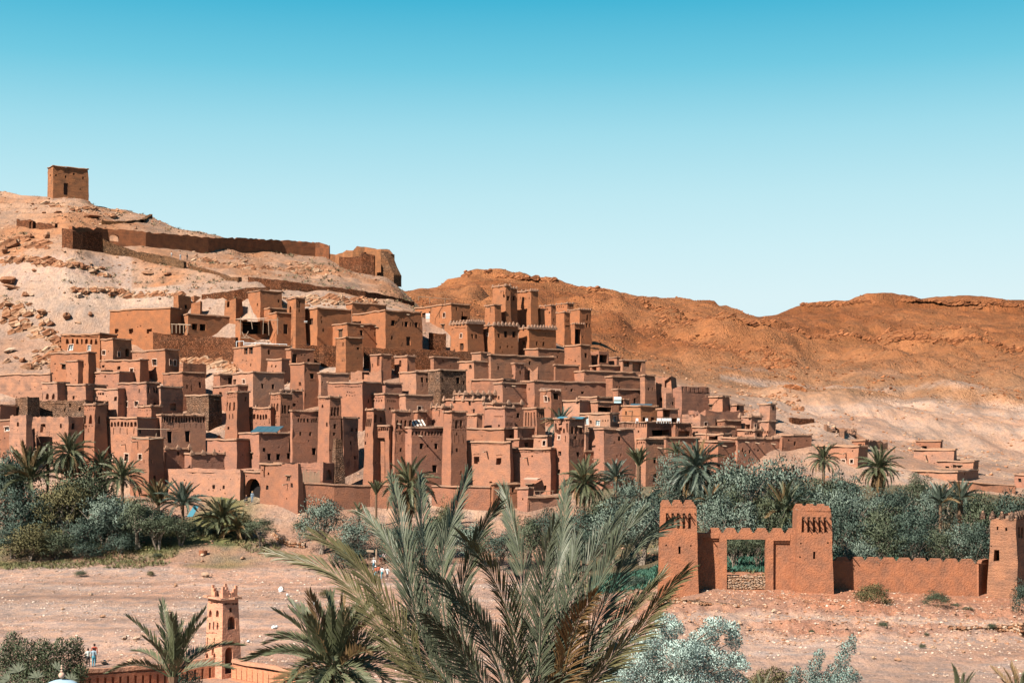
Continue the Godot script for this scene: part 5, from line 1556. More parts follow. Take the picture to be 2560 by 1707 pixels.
func walls() -> void:
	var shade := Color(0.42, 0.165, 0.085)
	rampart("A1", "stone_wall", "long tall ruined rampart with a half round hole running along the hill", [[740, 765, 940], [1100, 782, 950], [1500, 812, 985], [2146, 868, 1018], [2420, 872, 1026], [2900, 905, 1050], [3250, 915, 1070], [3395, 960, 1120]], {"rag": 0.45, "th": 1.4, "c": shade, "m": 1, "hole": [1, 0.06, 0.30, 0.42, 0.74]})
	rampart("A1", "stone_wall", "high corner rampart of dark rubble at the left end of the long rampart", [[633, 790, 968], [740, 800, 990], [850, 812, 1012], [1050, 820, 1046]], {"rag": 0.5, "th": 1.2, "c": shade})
	rampart("A1", "stone_wall", "rubble wall descending the slope below the half round hole", [[1050, 890, 1048], [1400, 1018, 1098], [1700, 1068, 1165], [1890, 1128, 1222]], {"rag": 0.4, "c": Color(0.45, 0.24, 0.13)})
	rampart("A1", "stone_wall", "low ruined wall with broken end above the corner rampart", [[165, 690, 770], [330, 690, 790], [350, 725, 770], [560, 735, 775]], {"rag": 0.8, "c": shade})
	rampart("A1", "stone_wall", "curved low retaining wall near the hilltop skyline", [[1050, 705, 735], [1300, 712, 745], [1450, 690, 725], [1535, 640, 680]], {"rag": 0.2, "c": Color(0.42, 0.21, 0.10)})
	rampart("A2", "stone_wall", "broken masonry stump at the right end of the rampart on the skyline", [[1350, 450, 530, 398], [1400, 440, 532, 398], [1470, 434, 540, 397], [1510, 406, 548, 396], [1570, 394, 552, 395], [1615, 372, 558, 395], [1690, 368, 565, 395], [1775, 376, 575, 394], [1845, 390, 595, 393], [1895, 442, 625, 392]], {"rag": 0.8, "th": 4.0, "c": Color(0.48, 0.215, 0.105), "m": 1})
	rampart("A2", "stone_wall", "rubble buttress sloping down from the masonry stump", [[1850, 420, 600, 391], [1895, 470, 630, 390], [1935, 560, 660, 389], [1975, 650, 690, 388]], {"rag": 0.5, "th": 3.0, "c": Color(0.48, 0.24, 0.13), "m": 2})
	rampart("A2", "stone_wall", "lower rubble apron in front of the masonry stump", [[1440, 480, 545, 392], [1640, 470, 565, 389], [1660, 430, 565, 388], [1785, 460, 590, 388]], {"rag": 0.5, "th": 1.5, "c": shade, "m": 2})
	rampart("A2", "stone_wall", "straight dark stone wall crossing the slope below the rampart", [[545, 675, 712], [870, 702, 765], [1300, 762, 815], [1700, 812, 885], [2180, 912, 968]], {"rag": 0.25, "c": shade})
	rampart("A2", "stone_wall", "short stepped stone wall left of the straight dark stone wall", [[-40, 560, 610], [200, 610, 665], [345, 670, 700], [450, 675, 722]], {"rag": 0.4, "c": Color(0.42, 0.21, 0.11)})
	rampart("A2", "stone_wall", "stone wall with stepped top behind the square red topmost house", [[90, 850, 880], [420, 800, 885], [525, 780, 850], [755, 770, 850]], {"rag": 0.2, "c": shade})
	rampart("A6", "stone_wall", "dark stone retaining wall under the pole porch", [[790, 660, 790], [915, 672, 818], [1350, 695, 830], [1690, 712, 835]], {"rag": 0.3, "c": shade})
	rampart("A2", "stone_wall", "stone retaining wall below the long many windowed house", [[1680, 1365, 1440], [2000, 1372, 1450], [2352, 1385, 1465], [2560, 1415, 1475]], {"rag": 0.25, "c": shade})
	rampart("A2", "stone_wall", "low stone wall left of the square stepped tower house", [[1065, 1345, 1400], [1240, 1345, 1400], [1285, 1335, 1420], [1405, 1340, 1430]], {"rag": 0.2, "c": shade})
	rampart("A3", "stone_wall", "stone terrace wall and steps below the merlon topped houses", [[375, 940, 985], [440, 915, 985], [700, 935, 985], [870, 960, 1010]], {"rag": 0.3})
	rampart("A3", "stone_wall", "short red stone wall beside the steep stone steps", [[290, 752, 828], [450, 760, 822]], {"rag": 0.2, "c": shade})
	rampart("B4", "stone_wall", "dry stone wall on the bare slope right of the slim tower", [[1760, 390, 445], [1850, 385, 455], [2015, 400, 460]], {"rag": 0.3, "c": shade})
	rampart("B5", "stone_wall", "ruined mud wall with pointed remnant at the village's right end", [[460, 455, 560], [600, 500, 560], [700, 560, 640], [800, 560, 655], [910, 575, 665]], {"rag": 0.9, "m": 1, "c": Color(0.42, 0.23, 0.15)})
	rampart("B5", "stone_wall", "broken wall fins on the bare spur", [[280, 415, 480], [340, 470, 495], [420, 440, 510], [590, 460, 520]], {"rag": 1.2, "m": 1, "c": Color(0.42, 0.23, 0.15)})
	rampart("B5", "mud_wall", "low mud wall with dark coping at the right of the grove", [[1550, 1005, 1090], [1800, 1022, 1110], [2230, 1050, 1130]], {"rag": 0.0, "cop": 1, "m": 0, "c": Color(0.46, 0.22, 0.145)})
	rampart("B4", "mud_wall", "short crenellated wall peeping out of the grove", [[1250, 1100, 1200], [1570, 1110, 1220]], {"rag": 0.0, "cop": 1, "m": 0, "mer": 3, "mh": 0.8, "c": Color(0.46, 0.22, 0.145)})
	# enclosure wall that runs right from the bastion
	rampart("B1", "mud_wall", "curved plastered enclosure wall right of the mud bastion", [[1350, 505, 800], [1500, 508, 790], [1700, 525, 780], [1900, 530, 770], [2060, 530, 760], [2330, 520, 760]], {"rag": 0.0, "cop": 1, "m": 0, "c": Color(0.45, 0.205, 0.13), "th": 0.8})
	rampart("B2", "mud_wall", "shaded enclosure wall left of the low gatehouse", [[1040, 1118, 1330], [1350, 1122, 1370], [1680, 1128, 1385]], {"rag": 0.0, "cop": 1, "m": 0, "c": Color(0.44, 0.2, 0.13), "th": 0.8})
	# foot of the bank
	rampart("B6", "stone_wall", "low dry stone retaining wall in front of the gate", [[185, 1165, 1225], [280, 1155, 1200], [460, 1175, 1210], [1070, 1235, 1252]], {"rag": 0.2, "c": Color(0.5, 0.3, 0.2), "th": 0.6, "course": 0.3})
	rampart("B7", "stone_wall", "dry stone bank wall below the right tower", [[1045, 1095, 1145], [1200, 1090, 1150], [1420, 1100, 1140], [1590, 1080, 1140], [1670, 1055, 1175]], {"rag": 0.3, "c": Color(0.5, 0.3, 0.2), "th": 0.6, "course": 0.34})
	rampart("B1", "stone_wall", "tumbled stone edging beside the path to the keyhole gateway", [[1090, 965, 1010], [1160, 1010, 1075], [1270, 1075, 1125], [1410, 1090, 1140]], {"rag": 0.5, "c": Color(0.52, 0.33, 0.24), "th": 0.8, "course": 0.42})

func oriented(mb: MB, o: Vector3, u: Vector3, n: Vector3, x0: float, x1: float, y0: float, y1: float, z0: float, z1: float) -> void:
	mb.box(o + u * x0 + n * z0 + Vector3(0, y0, 0), u * (x1 - x0), n * (z1 - z0), Vector3(0, y1 - y0, 0))

# the free standing gate on the bank, its towers, panels, slots and sticks
func great_gate() -> void:
	var d := 166.0
	var m := d / F
	var red := Color(0.50, 0.215, 0.125)
	var g := "gate and walls on the near bank"
	var th := deg_to_rad(-4.0)
	var u := Vector3(cos(th), 0, -sin(th))
	var n := Vector3(sin(th), 0, cos(th))
	for side in 2:
		var e: Array = [[187, 202, 552], [1500, 1546, 1876]][side]
		var yt: float = [262, 300][side]
		var yb: float = [1050, 1090][side]
		var sl: Array = [[270, 486, 402], [1604, 1816, 440]][side]
		var wins := [["r", sl[0], sl[1], sl[2], 26, 150, 5, 2]]
		wins.append([[386, 686, 20, 78, 0], [1706, 738, 22, 74, 0]][side])
		for q in [[[265, 642], [490, 642]], [[1583, 622], [1838, 615], [1577, 757]]][side]:
			wins.append([q[0], q[1], 14, 16, 0])
		var t := house("B6", ["left square gate tower with five slots and crossed sticks", "right square gate tower with chipped corner and five slots"][side], e, yt, yb, wins, {"d": d + side * 0.3, "a": -4.4 if side == 0 else -3.4, "m": 0, "t": 0.028, "cop": 0, "c": red, "name": "gate_tower", "cat": "tower", "group": g, "ml": 4.4, "amp": 0.07})
		var cr: Array = CROP["B6"]
		var c := pix(e[1] / 3.92 + 1600, yt / 3.92 + 1200, t.position.z * -1.0) - t.position
		var w: float = (e[2] - e[1]) / 3.92 * m
		for i in 3:
			var mer := part("merlon", stepped_merlon(w * 0.25, 0.55, 0.5, red), M.plaster, t)
			mer.position = c + u * w * (0.17 + 0.33 * i) - n * 0.26
			mer.rotation.y = th
			var mer2 := part("merlon", stepped_merlon(w * 0.25, 0.55, 0.5, red), M.plaster, t)
			mer2.position = c + u * w * (0.17 + 0.33 * i) - n * 4.0
			mer2.rotation.y = th
		for i in 6:
			var sx := lerpf(sl[0], sl[1], i / 4.0) / 3.92 + 1600
			var p := pix(sx, (sl[2] - 62.0) / 3.92 + 1200, d) - t.position + n * 0.25
			for k in (2 if i < 5 else 1):
				var mb := MB.new()
				var s := -1.0 if k == 0 else 1.0
				var off := u * 0.24 * s
				mb.beam(p - n * 0.7 + off * 0.2, p + n * 0.85 + Vector3(0, 0.28 * (1.0 if k == 0 else -0.6), 0), 0.08, 0.065, 5)
				part("stick", mb.done(), M.shutter, t)
	# wall between the towers
	var root := thing("gate_wall", "crenellated wall between the gate towers with large square opening", "wall", pix(1741, 1468, d + 1.9), g)
	var wl := (1985.0 - 1741.0) * (d + 1.9) / F
	var px := wl / (1985.0 - 1741.0)
	var ys := func(row: float) -> float: return (1468.0 - (row / 3.92 + 1200.0)) * px
	var xs := func(c: float) -> float: return (c / 3.92 + 1600.0 - 1741.0) * px
	var zb := -1.0
	var o := Vector3.ZERO
	var sect := [["left_pier", 530, 610, 520, 1100, 0.0], ["left_panel", 610, 778, 592, 1100, -0.42], ["left_jamb", 778, 851, 520, 1100, 0.0], ["lintel", 851, 1226, 520, 578, 0.0], ["right_jamb", 1226, 1302, 520, 1100, 0.0], ["right_panel", 1302, 1466, 612, 1100, -0.42], ["right_pier", 1466, 1540, 520, 1100, 0.0]]
	for s in sect:
		var nm: String = "pier" if s[0].ends_with("pier") else ("panel" if s[0].ends_with("panel") else ("jamb" if s[0].ends_with("jamb") else "lintel"))
		var mb := MB.new()
		mb.col = red
		var a: float = xs.call(float(s[1])) + 0.001
		var b: float = xs.call(float(s[2])) - 0.001
		var y1: float = ys.call(float(s[3]))
		var y0: float = ys.call(float(s[4])) - 0.6 if nm != "lintel" else ys.call(float(s[4]))
		var f: float = s[5]
		var z := n * f
		wall_face(mb, [u * a + z + Vector3(0, y0, 0), u * b + z + Vector3(0, y0, 0), u * b + z + Vector3(0, y1, 0), u * a + z + Vector3(0, y1, 0)], n, [], 0.0, 0.05, 1.2)
		oriented(mb, o, u, n, a, b, y0, y1, zb, f - 0.06)
		if nm == "panel":
			var tp: float = ys.call(520.0)
			oriented(mb, o, u, n, a, b, y1 + 0.28, tp, zb, -0.02)
			oriented(mb, o, u, n, a, b, y1 + 0.002, y1 + 0.28, zb, -0.22)
		part(nm, mb.done(), M.plaster, root)
	for i in 6:
		var mer := part("merlon", stepped_merlon(1.35, 0.6, 0.7, red), M.plaster, root)
		mer.position = u * (xs.call(735.0 + i * 152.0) as float) + Vector3(0, ys.call(521.0) as float, 0) - n * 0.5
		mer.rotation.y = th
	# dry stone infill in the opening
	var sw := thing("dry_stone_wall", "dry stone wall filling the foot of the gate opening", "wall", root.position, "")
	rng.seed = 41
	var x_l: float = xs.call(856.0)
	var x_r: float = xs.call(1221.0)
	var y_l: float = ys.call(1066.0)
	var y_h: float = ys.call(935.0)
	var core := MB.new()
	core.col = Color(0.30, 0.17, 0.11)
	oriented(core, o, u, n, x_l, x_r, y_l - 0.4, y_h - 0.1, -0.75, -0.25)
	part("core", core.done(), M.rubble, sw)
	var rows := 9
	for r in rows:
		var x := x_l + rnd(0.0, 0.15)
		while x < x_r - 0.1:
			var w := rnd(0.22, 0.46)
			var st := part("stone", stones[rng.randi() % 4], M["rock_%d" % (3 + rng.randi() % 3)], sw)
			var hh := (y_h - y_l) / rows
			st.position = u * (x + w * 0.5) + n * rnd(-0.28, -0.14) + Vector3(0, y_l + hh * (r + 0.5) + rnd(-0.04, 0.04), 0)
			st.basis = Basis(Vector3.UP, rnd(-0.5, 0.5)) * Basis(Vector3.BACK, rnd(-0.2, 0.2)) * Basis.from_scale(Vector3(w * 1.12, hh * 1.75, 0.5))
			x += w
	# wall to the right, its return and the stone topped tower
	rampart("B7", "mud_wall", "crenellated plastered wall right of the gate towers", [[66, 548, 800, 169.6], [700, 560, 815, 169.6], [1303, 572, 832, 169.6]], {"rag": 0.0, "m": 0, "mer": 9, "mh": 0.55, "c": red, "th": 0.8, "group": g})
	rampart("B7", "mud_wall", "shaded return of the crenellated wall before the right tower", [[1303, 572, 832, 169.5], [1510, 570, 830, 176.0]], {"rag": 0.0, "m": 0, "mer": 2, "mh": 0.55, "c": red, "th": 0.7, "group": g})
	var rt := house("B7", "stone topped tower with dark doorway at the right edge", [1402, 1616, 1760], 200, 850, [[1460, 500, 42, 100, 8], [1465, 272, 16, 30], [1545, 285, 16, 30], [1415, 420, 8, 10], [1650, 310, 16, 90, 2], [1672, 310, 16, 90, 2]], {"d": 168.0, "a": 56, "t": 0.03, "cop": 0, "c": Color(0.48, 0.24, 0.15), "name": "gate_tower", "cat": "tower", "group": g, "m": 1})
	var c0 := pix(1616 / 3.358 + 2060, 200 / 3.358 + 1240, 168.0) - rt.position
	for i in 8:
		var mer := part("merlon", merlon_mesh, M.rubble, rt)
		var ul := Vector3(-sin(deg_to_rad(56)), 0, -cos(deg_to_rad(56)))
		var ur := Vector3(cos(deg_to_rad(56)), 0, -sin(deg_to_rad(56)))
		mer.position = c0 + (ul if i < 4 else ur) * (0.35 + (i % 4) * 1.12) + Vector3(0, 0.18, 0) - Vector3(0, 0, 0.35)
		mer.rotation.y = deg_to_rad(56)

# terrace with the small decorated minaret, at the bottom left
func terrace() -> void:
	var d := 90.0
	var col := Color(0.90, 0.43, 0.28)
	var mm := d / F
	var t := house("B8", "small pink decorated minaret at the corner of the terrace", [1745, 1868, 1998], 334, 985, [["r", 1765, 1850, 358, 12, 12, 7, 2], ["r", 1890, 1985, 368, 11, 12, 8, 2], ["r", 1775, 1845, 340, 6, 6, 4, 2], ["r", 1900, 1970, 346, 7, 7, 3, 2], [1770, 450, 22, 60, 7], [1825, 450, 22, 60, 7], [1770, 555, 14, 60, 2], [1800, 555, 12, 60, 2], [1830, 555, 14, 60, 2], ["r", 1745, 1835, 612, 10, 9, 8, 2], [1755, 690, 7, 80, 2], [1808, 690, 7, 80, 2], [1748, 770, 16, 60, 2], [1800, 770, 16, 60, 2], [1758, 805, 18, 50, 7], [1812, 805, 16, 50, 7], [1935, 420, 18, 40, 7], [1938, 530, 60, 110, 7], [1915, 840, 52, 220, 6]], {"d": d, "a": 42, "t": 0.035, "ch": 0.1, "ov": 0.22, "c": col, "name": "minaret", "cat": "minaret", "group": "", "amp": 0.015})
	var c := pix(1868 / 3.36, 334 / 3.36 + 1400, d) - t.position
	var a := deg_to_rad(42)
	var ul := Vector3(-sin(a), 0, -cos(a))
	var ur := Vector3(cos(a), 0, -sin(a))
	for i in 4:
		var mb := MB.new()
		mb.col = col
		var p := c + Vector3(0, 0.1, 0)
		var lu: Vector3 = ul if i in [0, 1] else -ul
		var ru: Vector3 = ur if i in [0, 3] else -ur
		var wl := 1.42
		var wr := 1.08
		if i in [2, 3]: p += ul * wl
		if i in [1, 2]: p += ur * wr
		lu = ul if i in [0, 1] else -ul
		ru = ur if i in [0, 3] else -ur
		for k in 3:
			var hh := 0.72 - k * 0.2
			mb.box(p + lu * (0.14 * k + 0.002 * k), lu * 0.14, ru * 0.16, Vector3(0, hh, 0))
			if k > 0:
				mb.box(p + ru * (0.15 * k + 0.012), ru * 0.14, lu * 0.138, Vector3(0, hh, 0))
		part("corner_merlon", mb.done(), M.smooth, t)
	for s in 2:
		var pts: Array = [[[1815, 850, 985, 90.6], [1400, 905, 1032, 88.6], [690, 945, 1075, 84.6], [610, 965, 1085, 84.0]], [[1955, 862, 990, 90.2], [2352, 925, 1065, 86.6], [2500, 955, 1095, 85.2]]][s]
		var w := rampart("B8", "terrace_wall", ["terrace balustrade wall with stepped panels left of the minaret", "terrace balustrade wall with stepped slots right of the minaret"][s], pts, {"m": 0, "rag": 0.0, "cop": 1, "c": Color(0.76, 0.31, 0.18), "th": 0.22, "group": "balustrades of the near terrace"})
		var n: int = [19, 12][s]
		for i in n:
			var f := (i + 0.5) / n
			var k := 0
			var tot := 0.0
			var lens := []
			for q in pts.size() - 1:
				lens.append(absf(pts[q + 1][0] - pts[q][0])); tot += lens[-1]
			var dist := f * tot
			while k < lens.size() - 1 and dist > lens[k]:
				dist -= lens[k]; k += 1
			var r: float = dist / lens[k]
			var A := pix(pts[k][0] / 3.36, pts[k][1] / 3.36 + 1400, pts[k][3])
			var B := pix(pts[k + 1][0] / 3.36, pts[k + 1][1] / 3.36 + 1400, pts[k + 1][3])
			var u := ((B - A) * Vector3(1, 0, 1)).normalized()
			var nn := Vector3(-u.z, 0, u.x)
			if nn.z < 0.0:
				nn = -nn
			var P := A.lerp(B, r) - w.position
			var mb := MB.new()
			mb.col = Color(0.78, 0.33, 0.195)
			var pw := 0.17 if s == 0 else 0.26
			mb.box(P - u * pw + nn * 0.03 + Vector3(0, -0.95, 0), u * pw * 2.0, nn * 0.12, Vector3(0, 0.62, 0))
			mb.box(P - u * (pw + 0.11) + nn * 0.03 + Vector3(0, -0.33, 0), u * (pw + 0.11) * 2.0, nn * 0.12, Vector3(0, 0.17, 0))
			part("baluster_panel", mb.done(), M.smooth, w)
		var fb := MB.new()
		fb.col = Color(0.78, 0.33, 0.195)
		for q in pts.size() - 1:
			var A2 := pix(pts[q][0] / 3.36, pts[q][1] / 3.36 + 1400, pts[q][3]) - w.position
			var B2 := pix(pts[q + 1][0] / 3.36, pts[q + 1][1] / 3.36 + 1400, pts[q + 1][3]) - w.position
			var u2 := ((B2 - A2) * Vector3(1, 0, 1)).normalized()
			var n2 := Vector3(-u2.z, 0, u2.x)
			if n2.z < 0.0:
				n2 = -n2
			var y0 := Vector3(0, -1.25, 0)
			fb.hexa([A2 + y0 + n2 * 0.02, B2 + y0 + n2 * 0.02, B2 + y0 + n2 * 0.5, A2 + y0 + n2 * 0.5], [A2 + y0 + n2 * 0.02 + Vector3(0, 0.28, 0), B2 + y0 + n2 * 0.02 + Vector3(0, 0.28, 0), B2 + y0 + n2 * 0.5 + Vector3(0, 0.28, 0), A2 + y0 + n2 * 0.5 + Vector3(0, 0.28, 0)])
		part("bench", fb.done(), M.smooth, w)
	var fl := MB.new()                                   # paved terrace floor
	fl.col = Color(0.50, 0.30, 0.22)
	var q0 := pix(205, 1700, 84.0)
	q0.y = pix(560, 1694, 90.0).y - 0.05
	var fy := q0.y
	var pts2 := [pix(150, 0, 84.2), pix(545, 0, 91.0), pix(600, 0, 91.0), pix(760, 0, 85.0), pix(820, 0, 72.0), pix(60, 0, 70.0)]
	for i in pts2.size():
		pts2[i].y = fy
	for i in range(1, pts2.size() - 1):
		fl.tri(pts2[0], pts2[i], pts2[i + 1], Vector3.UP)
		fl.tri(pts2[0] - Vector3(0, 0.6, 0), pts2[i] - Vector3(0, 0.6, 0), pts2[i + 1] - Vector3(0, 0.6, 0), Vector3.DOWN)
	for i in pts2.size():
		var j := (i + 1) % pts2.size()
		fl.fquad(pts2[i], pts2[j], pts2[j] - Vector3(0, 3.0, 0), pts2[i] - Vector3(0, 3.0, 0), (pts2[i] + pts2[j]) * 0.5 - Vector3(-20, fy, -80))
	part("terrace_floor", fl.done(), M.smooth, self).set_meta("kind", "structure")
	# white pavilion roof with ball finial
	var pr := thing("pavilion_roof", "pale blue domed pavilion roof with stacked ball finial at bottom left", "roof", pix(153, 1707, 62.0))
	var db := MB.new()
	db.col = Color(0.30, 0.42, 0.50)
	for k in 6:
		for i in 14:
			var p0 := PI * 0.5 * k / 6.0
			var p1 := PI * 0.5 * (k + 1) / 6.0
			var a0 := TAU * i / 14.0
			var a1 := TAU * (i + 1) / 14.0
			var f := func(p: float, q: float) -> Vector3: return Vector3(cos(p) * cos(q) * 0.75, sin(p) * 0.34 - 0.2, cos(p) * sin(q) * 0.75)
			var v0: Vector3 = f.call(p0, a0)
			db.fquad(v0, f.call(p0, a1), f.call(p1, a1), f.call(p1, a0), v0 + Vector3(0, 0.3, 0))
	part("dome", smooth(db), M.tint, pr)
	var fb2 := MB.new()
	fb2.col = Color(0.55, 0.42, 0.34)
	fb2.beam(Vector3(0, 0.1, 0), Vector3(0, 0.78, 0), 0.02, 0.012)
	part("finial_rod", fb2.done(), M.tint, pr)
	for b in [[0.33, 0.14], [0.52, 0.055], [0.64, 0.05], [0.74, 0.04]]:
		var s := SphereMesh.new()
		s.radius = b[1]
		s.height = b[1] * 2.0
		s.radial_segments = 14
		s.rings = 8
		var o := part("finial_ball", s, M.trim, pr)
		o.position.y = b[0]

func vegetation() -> void:
	for k in 6:
		crowns.append(leaf_cloud(100 + k, 85, 64, 0.068, 0.95))
	for k in 5:
		trunks.append(limb_mesh(200 + k))
	make_fronds()
	make_bole()
	var og := "olive and tamarisk trees of the right hand grove"
	var S: Material = M.silver
	var T: Material = M.teal
	var O: Material = M.olive
	# left thicket, back to front
	tree("tall dusty tamarisk at the left edge before the rough tower block", 40, 1105, 1300, 110, T, {"low": 0.05})
	tree("large grey green tree in the middle of the left thicket", 215, 1150, 1330, 150, O, {"low": 0.05})
	tree("rounded yellowish tree at the heart of the left thicket", 160, 1190, 1370, 130, M.brown, {"low": 0.0})
	tree("dark tree at the left edge under the spreading palm", 50, 1215, 1370, 130, T, {"low": 0.0})
	tree("silvery tree right of the yellowish thicket tree", 265, 1220, 1370, 120, S, {"low": 0.05})
	tree("small olive tree under the right palms of the left thicket", 345, 1235, 1375, 90, O, {"low": 0.1})
	tree("grey tree with visible forked trunk in front of the thicket", 285, 1270, 1372, 90, T, {"low": 0.25})
	tree("low olive with pale bole at the thicket's front right", 395, 1285, 1378, 105, O, {"low": 0.25})
	tree("bluish tree filling the thicket's dark centre", 205, 1280, 1385, 100, T, {"low": 0.0})
	tree("blue green bush tree at the far left front of the thicket", 30, 1290, 1395, 110, T, {"low": 0.0})
	bush("yellow brown bushy tamarisk at the thicket's left foot", 75, 1300, 1402, 150, M.brown)
	bush("low dark bush at the thicket's front by the field", 215, 1345, 1396, 90, T)
	tree("round olive tree with forked trunk alone in the field", 648, 1290, 1372, 75, O, {"low": 0.3, "group": ""})
	bush("brownish bush left of the lone field olive", 615, 1280, 1350, 55, M.brown)
	tree("small sparse young tree on the path's right edge", 748, 1295, 1357, 36, O, {"low": 0.35, "group": ""})
	tree("large silvery tamarisk below the curved enclosure wall", 805, 1235, 1385, 105, S, {"low": 0.02, "group": ""})
	tree("round wind combed tamarisk right of the large silvery one", 885, 1290, 1400, 95, S, {"low": 0.02, "group": ""})
	bush("dark green low shrub under the tamarisks by the walkers", 875, 1350, 1420, 110, T)
	bush("dusty shrub beside the shaggy palm's trunk", 1115, 1235, 1370, 55, M.brown)
	tree("green tree behind the big palm below the low gatehouse", 1370, 1265, 1400, 95, T, {"low": 0.02, "group": ""})
	tree("dark tree between the big palm's fronds at centre", 1050, 1300, 1420, 90, T, {"low": 0.0, "group": ""})
	tree("dense tree filling the gap below the broad far left palm", 110, 1215, 1365, 120, T, {"low": 0.0})
	tree("dense dark tree under the spiky palm's crown", 190, 1180, 1350, 130, O, {"low": 0.0})
	tree("dark tree behind the barred windows palm's trunk", 250, 1215, 1355, 110, T, {"low": 0.0})
	tree("dark bushy tree under the brownish upright palm", 385, 1265, 1365, 100, T, {"low": 0.0})
	tree("dark tree in front of the feathery palm", 320, 1240, 1365, 100, S, {"low": 0.0})
	tree("shrubby tree hiding the foot of the blue tinged palm", 450, 1290, 1368, 80, O, {"low": 0.0})
	tree("dark tree at the corner of the rough tower block", 20, 1150, 1330, 100, T, {"low": 0.0})
	bush("front row bush of the thicket, grey green, second from left", 140, 1310, 1398, 100, O)
	bush("front row bush of the thicket, dark, by the forked trunk", 300, 1325, 1385, 90, T)
	tree("thick tree hiding the leafy palm's trunk by the decorated tower", 1455, 1255, 1390, 100, T, {"low": 0.0, "group": og})
	tree("dark tree between the leafy and the bluish palm", 1505, 1240, 1370, 90, O, {"low": 0.0, "group": og})
	tree("dark tree at the foot of the thick necked palm", 1600, 1225, 1360, 90, T, {"low": 0.0, "group": og})
	tree("dark green tree under the barred house palm", 2060, 1185, 1330, 90, O, {"low": 0.0, "group": og})
	tree("dark tree between the gate towers, behind the panel", 1960, 1330, 1430, 90, T, {"low": 0.0, "group": og, "d": 181.0})
	tree("dark tree in the grove's shadowed middle", 2000, 1270, 1410, 100, T, {"low": 0.0, "group": og})
	tree("silvery tree at the foot of the palm with hanging skirt", 2215, 1215, 1350, 90, T, {"low": 0.0, "group": og})
	tree("dark tree below the enclosure wall left of the shaggy palm", 985, 1305, 1410, 90, T, {"low": 0.0})
	tree("dusty tree right of the shaggy palm's skirt", 1100, 1270, 1400, 80, O, {"low": 0.0})
	tree("silvery tree in front of the shaded enclosure wall", 1180, 1300, 1420, 95, S, {"low": 0.0})
	tree("dark tree below the low gatehouse's left side", 1255, 1310, 1425, 90, T, {"low": 0.0})
	tree("green tree below the low gatehouse's right side", 1320, 1280, 1415, 85, O, {"low": 0.0})
	tree("dark low tree behind the big palm's right half", 1430, 1320, 1430, 90, T, {"low": 0.0})
	# grove on the right: row by row
	tree("pale silvery tamarisk left of the left gate tower", 1530, 1245, 1420, 125, S, {"low": 0.0, "group": og})
	tree("second silvery tamarisk against the left gate tower", 1605, 1240, 1412, 110, S, {"low": 0.0, "group": og})
	tree("dark tree low behind the big palm's right fronds", 1490, 1310, 1420, 80, T, {"low": 0.1, "group": og})
	tree("shrubby tree below the right end kasbah tower", 1570, 1180, 1330, 80, S, {"low": 0.0, "group": og})
	tree("bluish tree behind the right end kasbah tower", 1680, 1125, 1290, 75, S, {"low": 0.0, "group": og})
	tree("feathery shrub sprouting over the left gate tower top", 1655, 1205, 1370, 80, T, {"low": 0.0, "group": og})
	tree("silvery tree just behind the gap right of the left gate tower", 1790, 1225, 1400, 100, S, {"low": 0.05, "group": og})
	tree("rounded silver tree behind the crenellated gate wall", 1860, 1240, 1400, 110, S, {"low": 0.05, "group": og})
	tree("olive with forked trunk seen through the gate opening, left", 1835, 1335, 1428, 75, O, {"low": 0.25, "group": og, "d": 179.0})
	tree("olive with leaning trunk seen through the gate opening, right", 1895, 1330, 1428, 75, O, {"low": 0.25, "group": og, "d": 179.5})
	tree("tall dense tree left of the grove's back row", 1850, 1130, 1330, 130, S, {"low": 0.0, "group": og})
	tree("highest dense tree of the grove below the ball topped house", 1945, 1120, 1320, 140, S, {"low": 0.0, "group": og})
	tree("grove tree behind the big spreading palm", 1800, 1160, 1300, 80, S, {"low": 0.0, "group": og})
	tree("grey green tree right of the big spreading palm", 1820, 1200, 1360, 90, O, {"low": 0.0, "group": og})
	tree("dark tree in shade below the grove's highest tree", 2010, 1180, 1340, 90, T, {"low": 0.0, "group": og})
	tree("blue green tree in front of the barred window house", 2110, 1155, 1330, 100, T, {"low": 0.0, "group": og})
	tree("small grove tree between the two right palms", 2045, 1220, 1340, 80, S, {"low": 0.0, "group": og})
	tree("grove tree under the palm with the hanging skirt", 2165, 1215, 1370, 110, S, {"low": 0.0, "group": og})
	tree("dark round bush tree below the isolated house", 2295, 1180, 1300, 70, O, {"low": 0.0, "group": og})
	tree("tree at the grove's top edge left of the dark round one", 2250, 1200, 1340, 70, T, {"low": 0.0, "group": og})
	tree("pale tree above the palm clump on the right", 2330, 1205, 1370, 90, S, {"low": 0.0, "group": og})
	tree("broad tree left of the palm clump", 2290, 1250, 1410, 120, T, {"low": 0.0, "group": og})
	tree("tree at the right edge below the cut off house", 2520, 1210, 1390, 110, T, {"low": 0.0, "group": og})
	tree("tree behind the stone topped tower, upper right", 2460, 1225, 1400, 100, O, {"low": 0.0, "group": og})
	tree("silvery tree in front of the palm clump", 2400, 1290, 1440, 110, S, {"low": 0.0, "group": og})
	tree("large tree right behind the right gate tower", 2120, 1255, 1430, 120, T, {"low": 0.0, "group": og})
	tree("silvery tree behind the left end of the crenellated wall", 2150, 1320, 1452, 90, S, {"low": 0.0, "group": og})
	tree("grove tree third from the right gate tower", 2205, 1290, 1440, 120, O, {"low": 0.05, "group": og})
	tree("bluish tree over the middle of the crenellated wall", 2275, 1305, 1445, 105, T, {"low": 0.05, "group": og})
	tree("tree with dark trunk above the crenellated wall's right half", 2340, 1310, 1445, 90, O, {"low": 0.2, "group": og})
	tree("tree pressed against the stone topped tower's left side", 2445, 1300, 1445, 90, T, {"low": 0.1, "group": og})
	tree("tree just above the right gate tower's top right", 2090, 1200, 1390, 110, S, {"low": 0.0, "group": og})
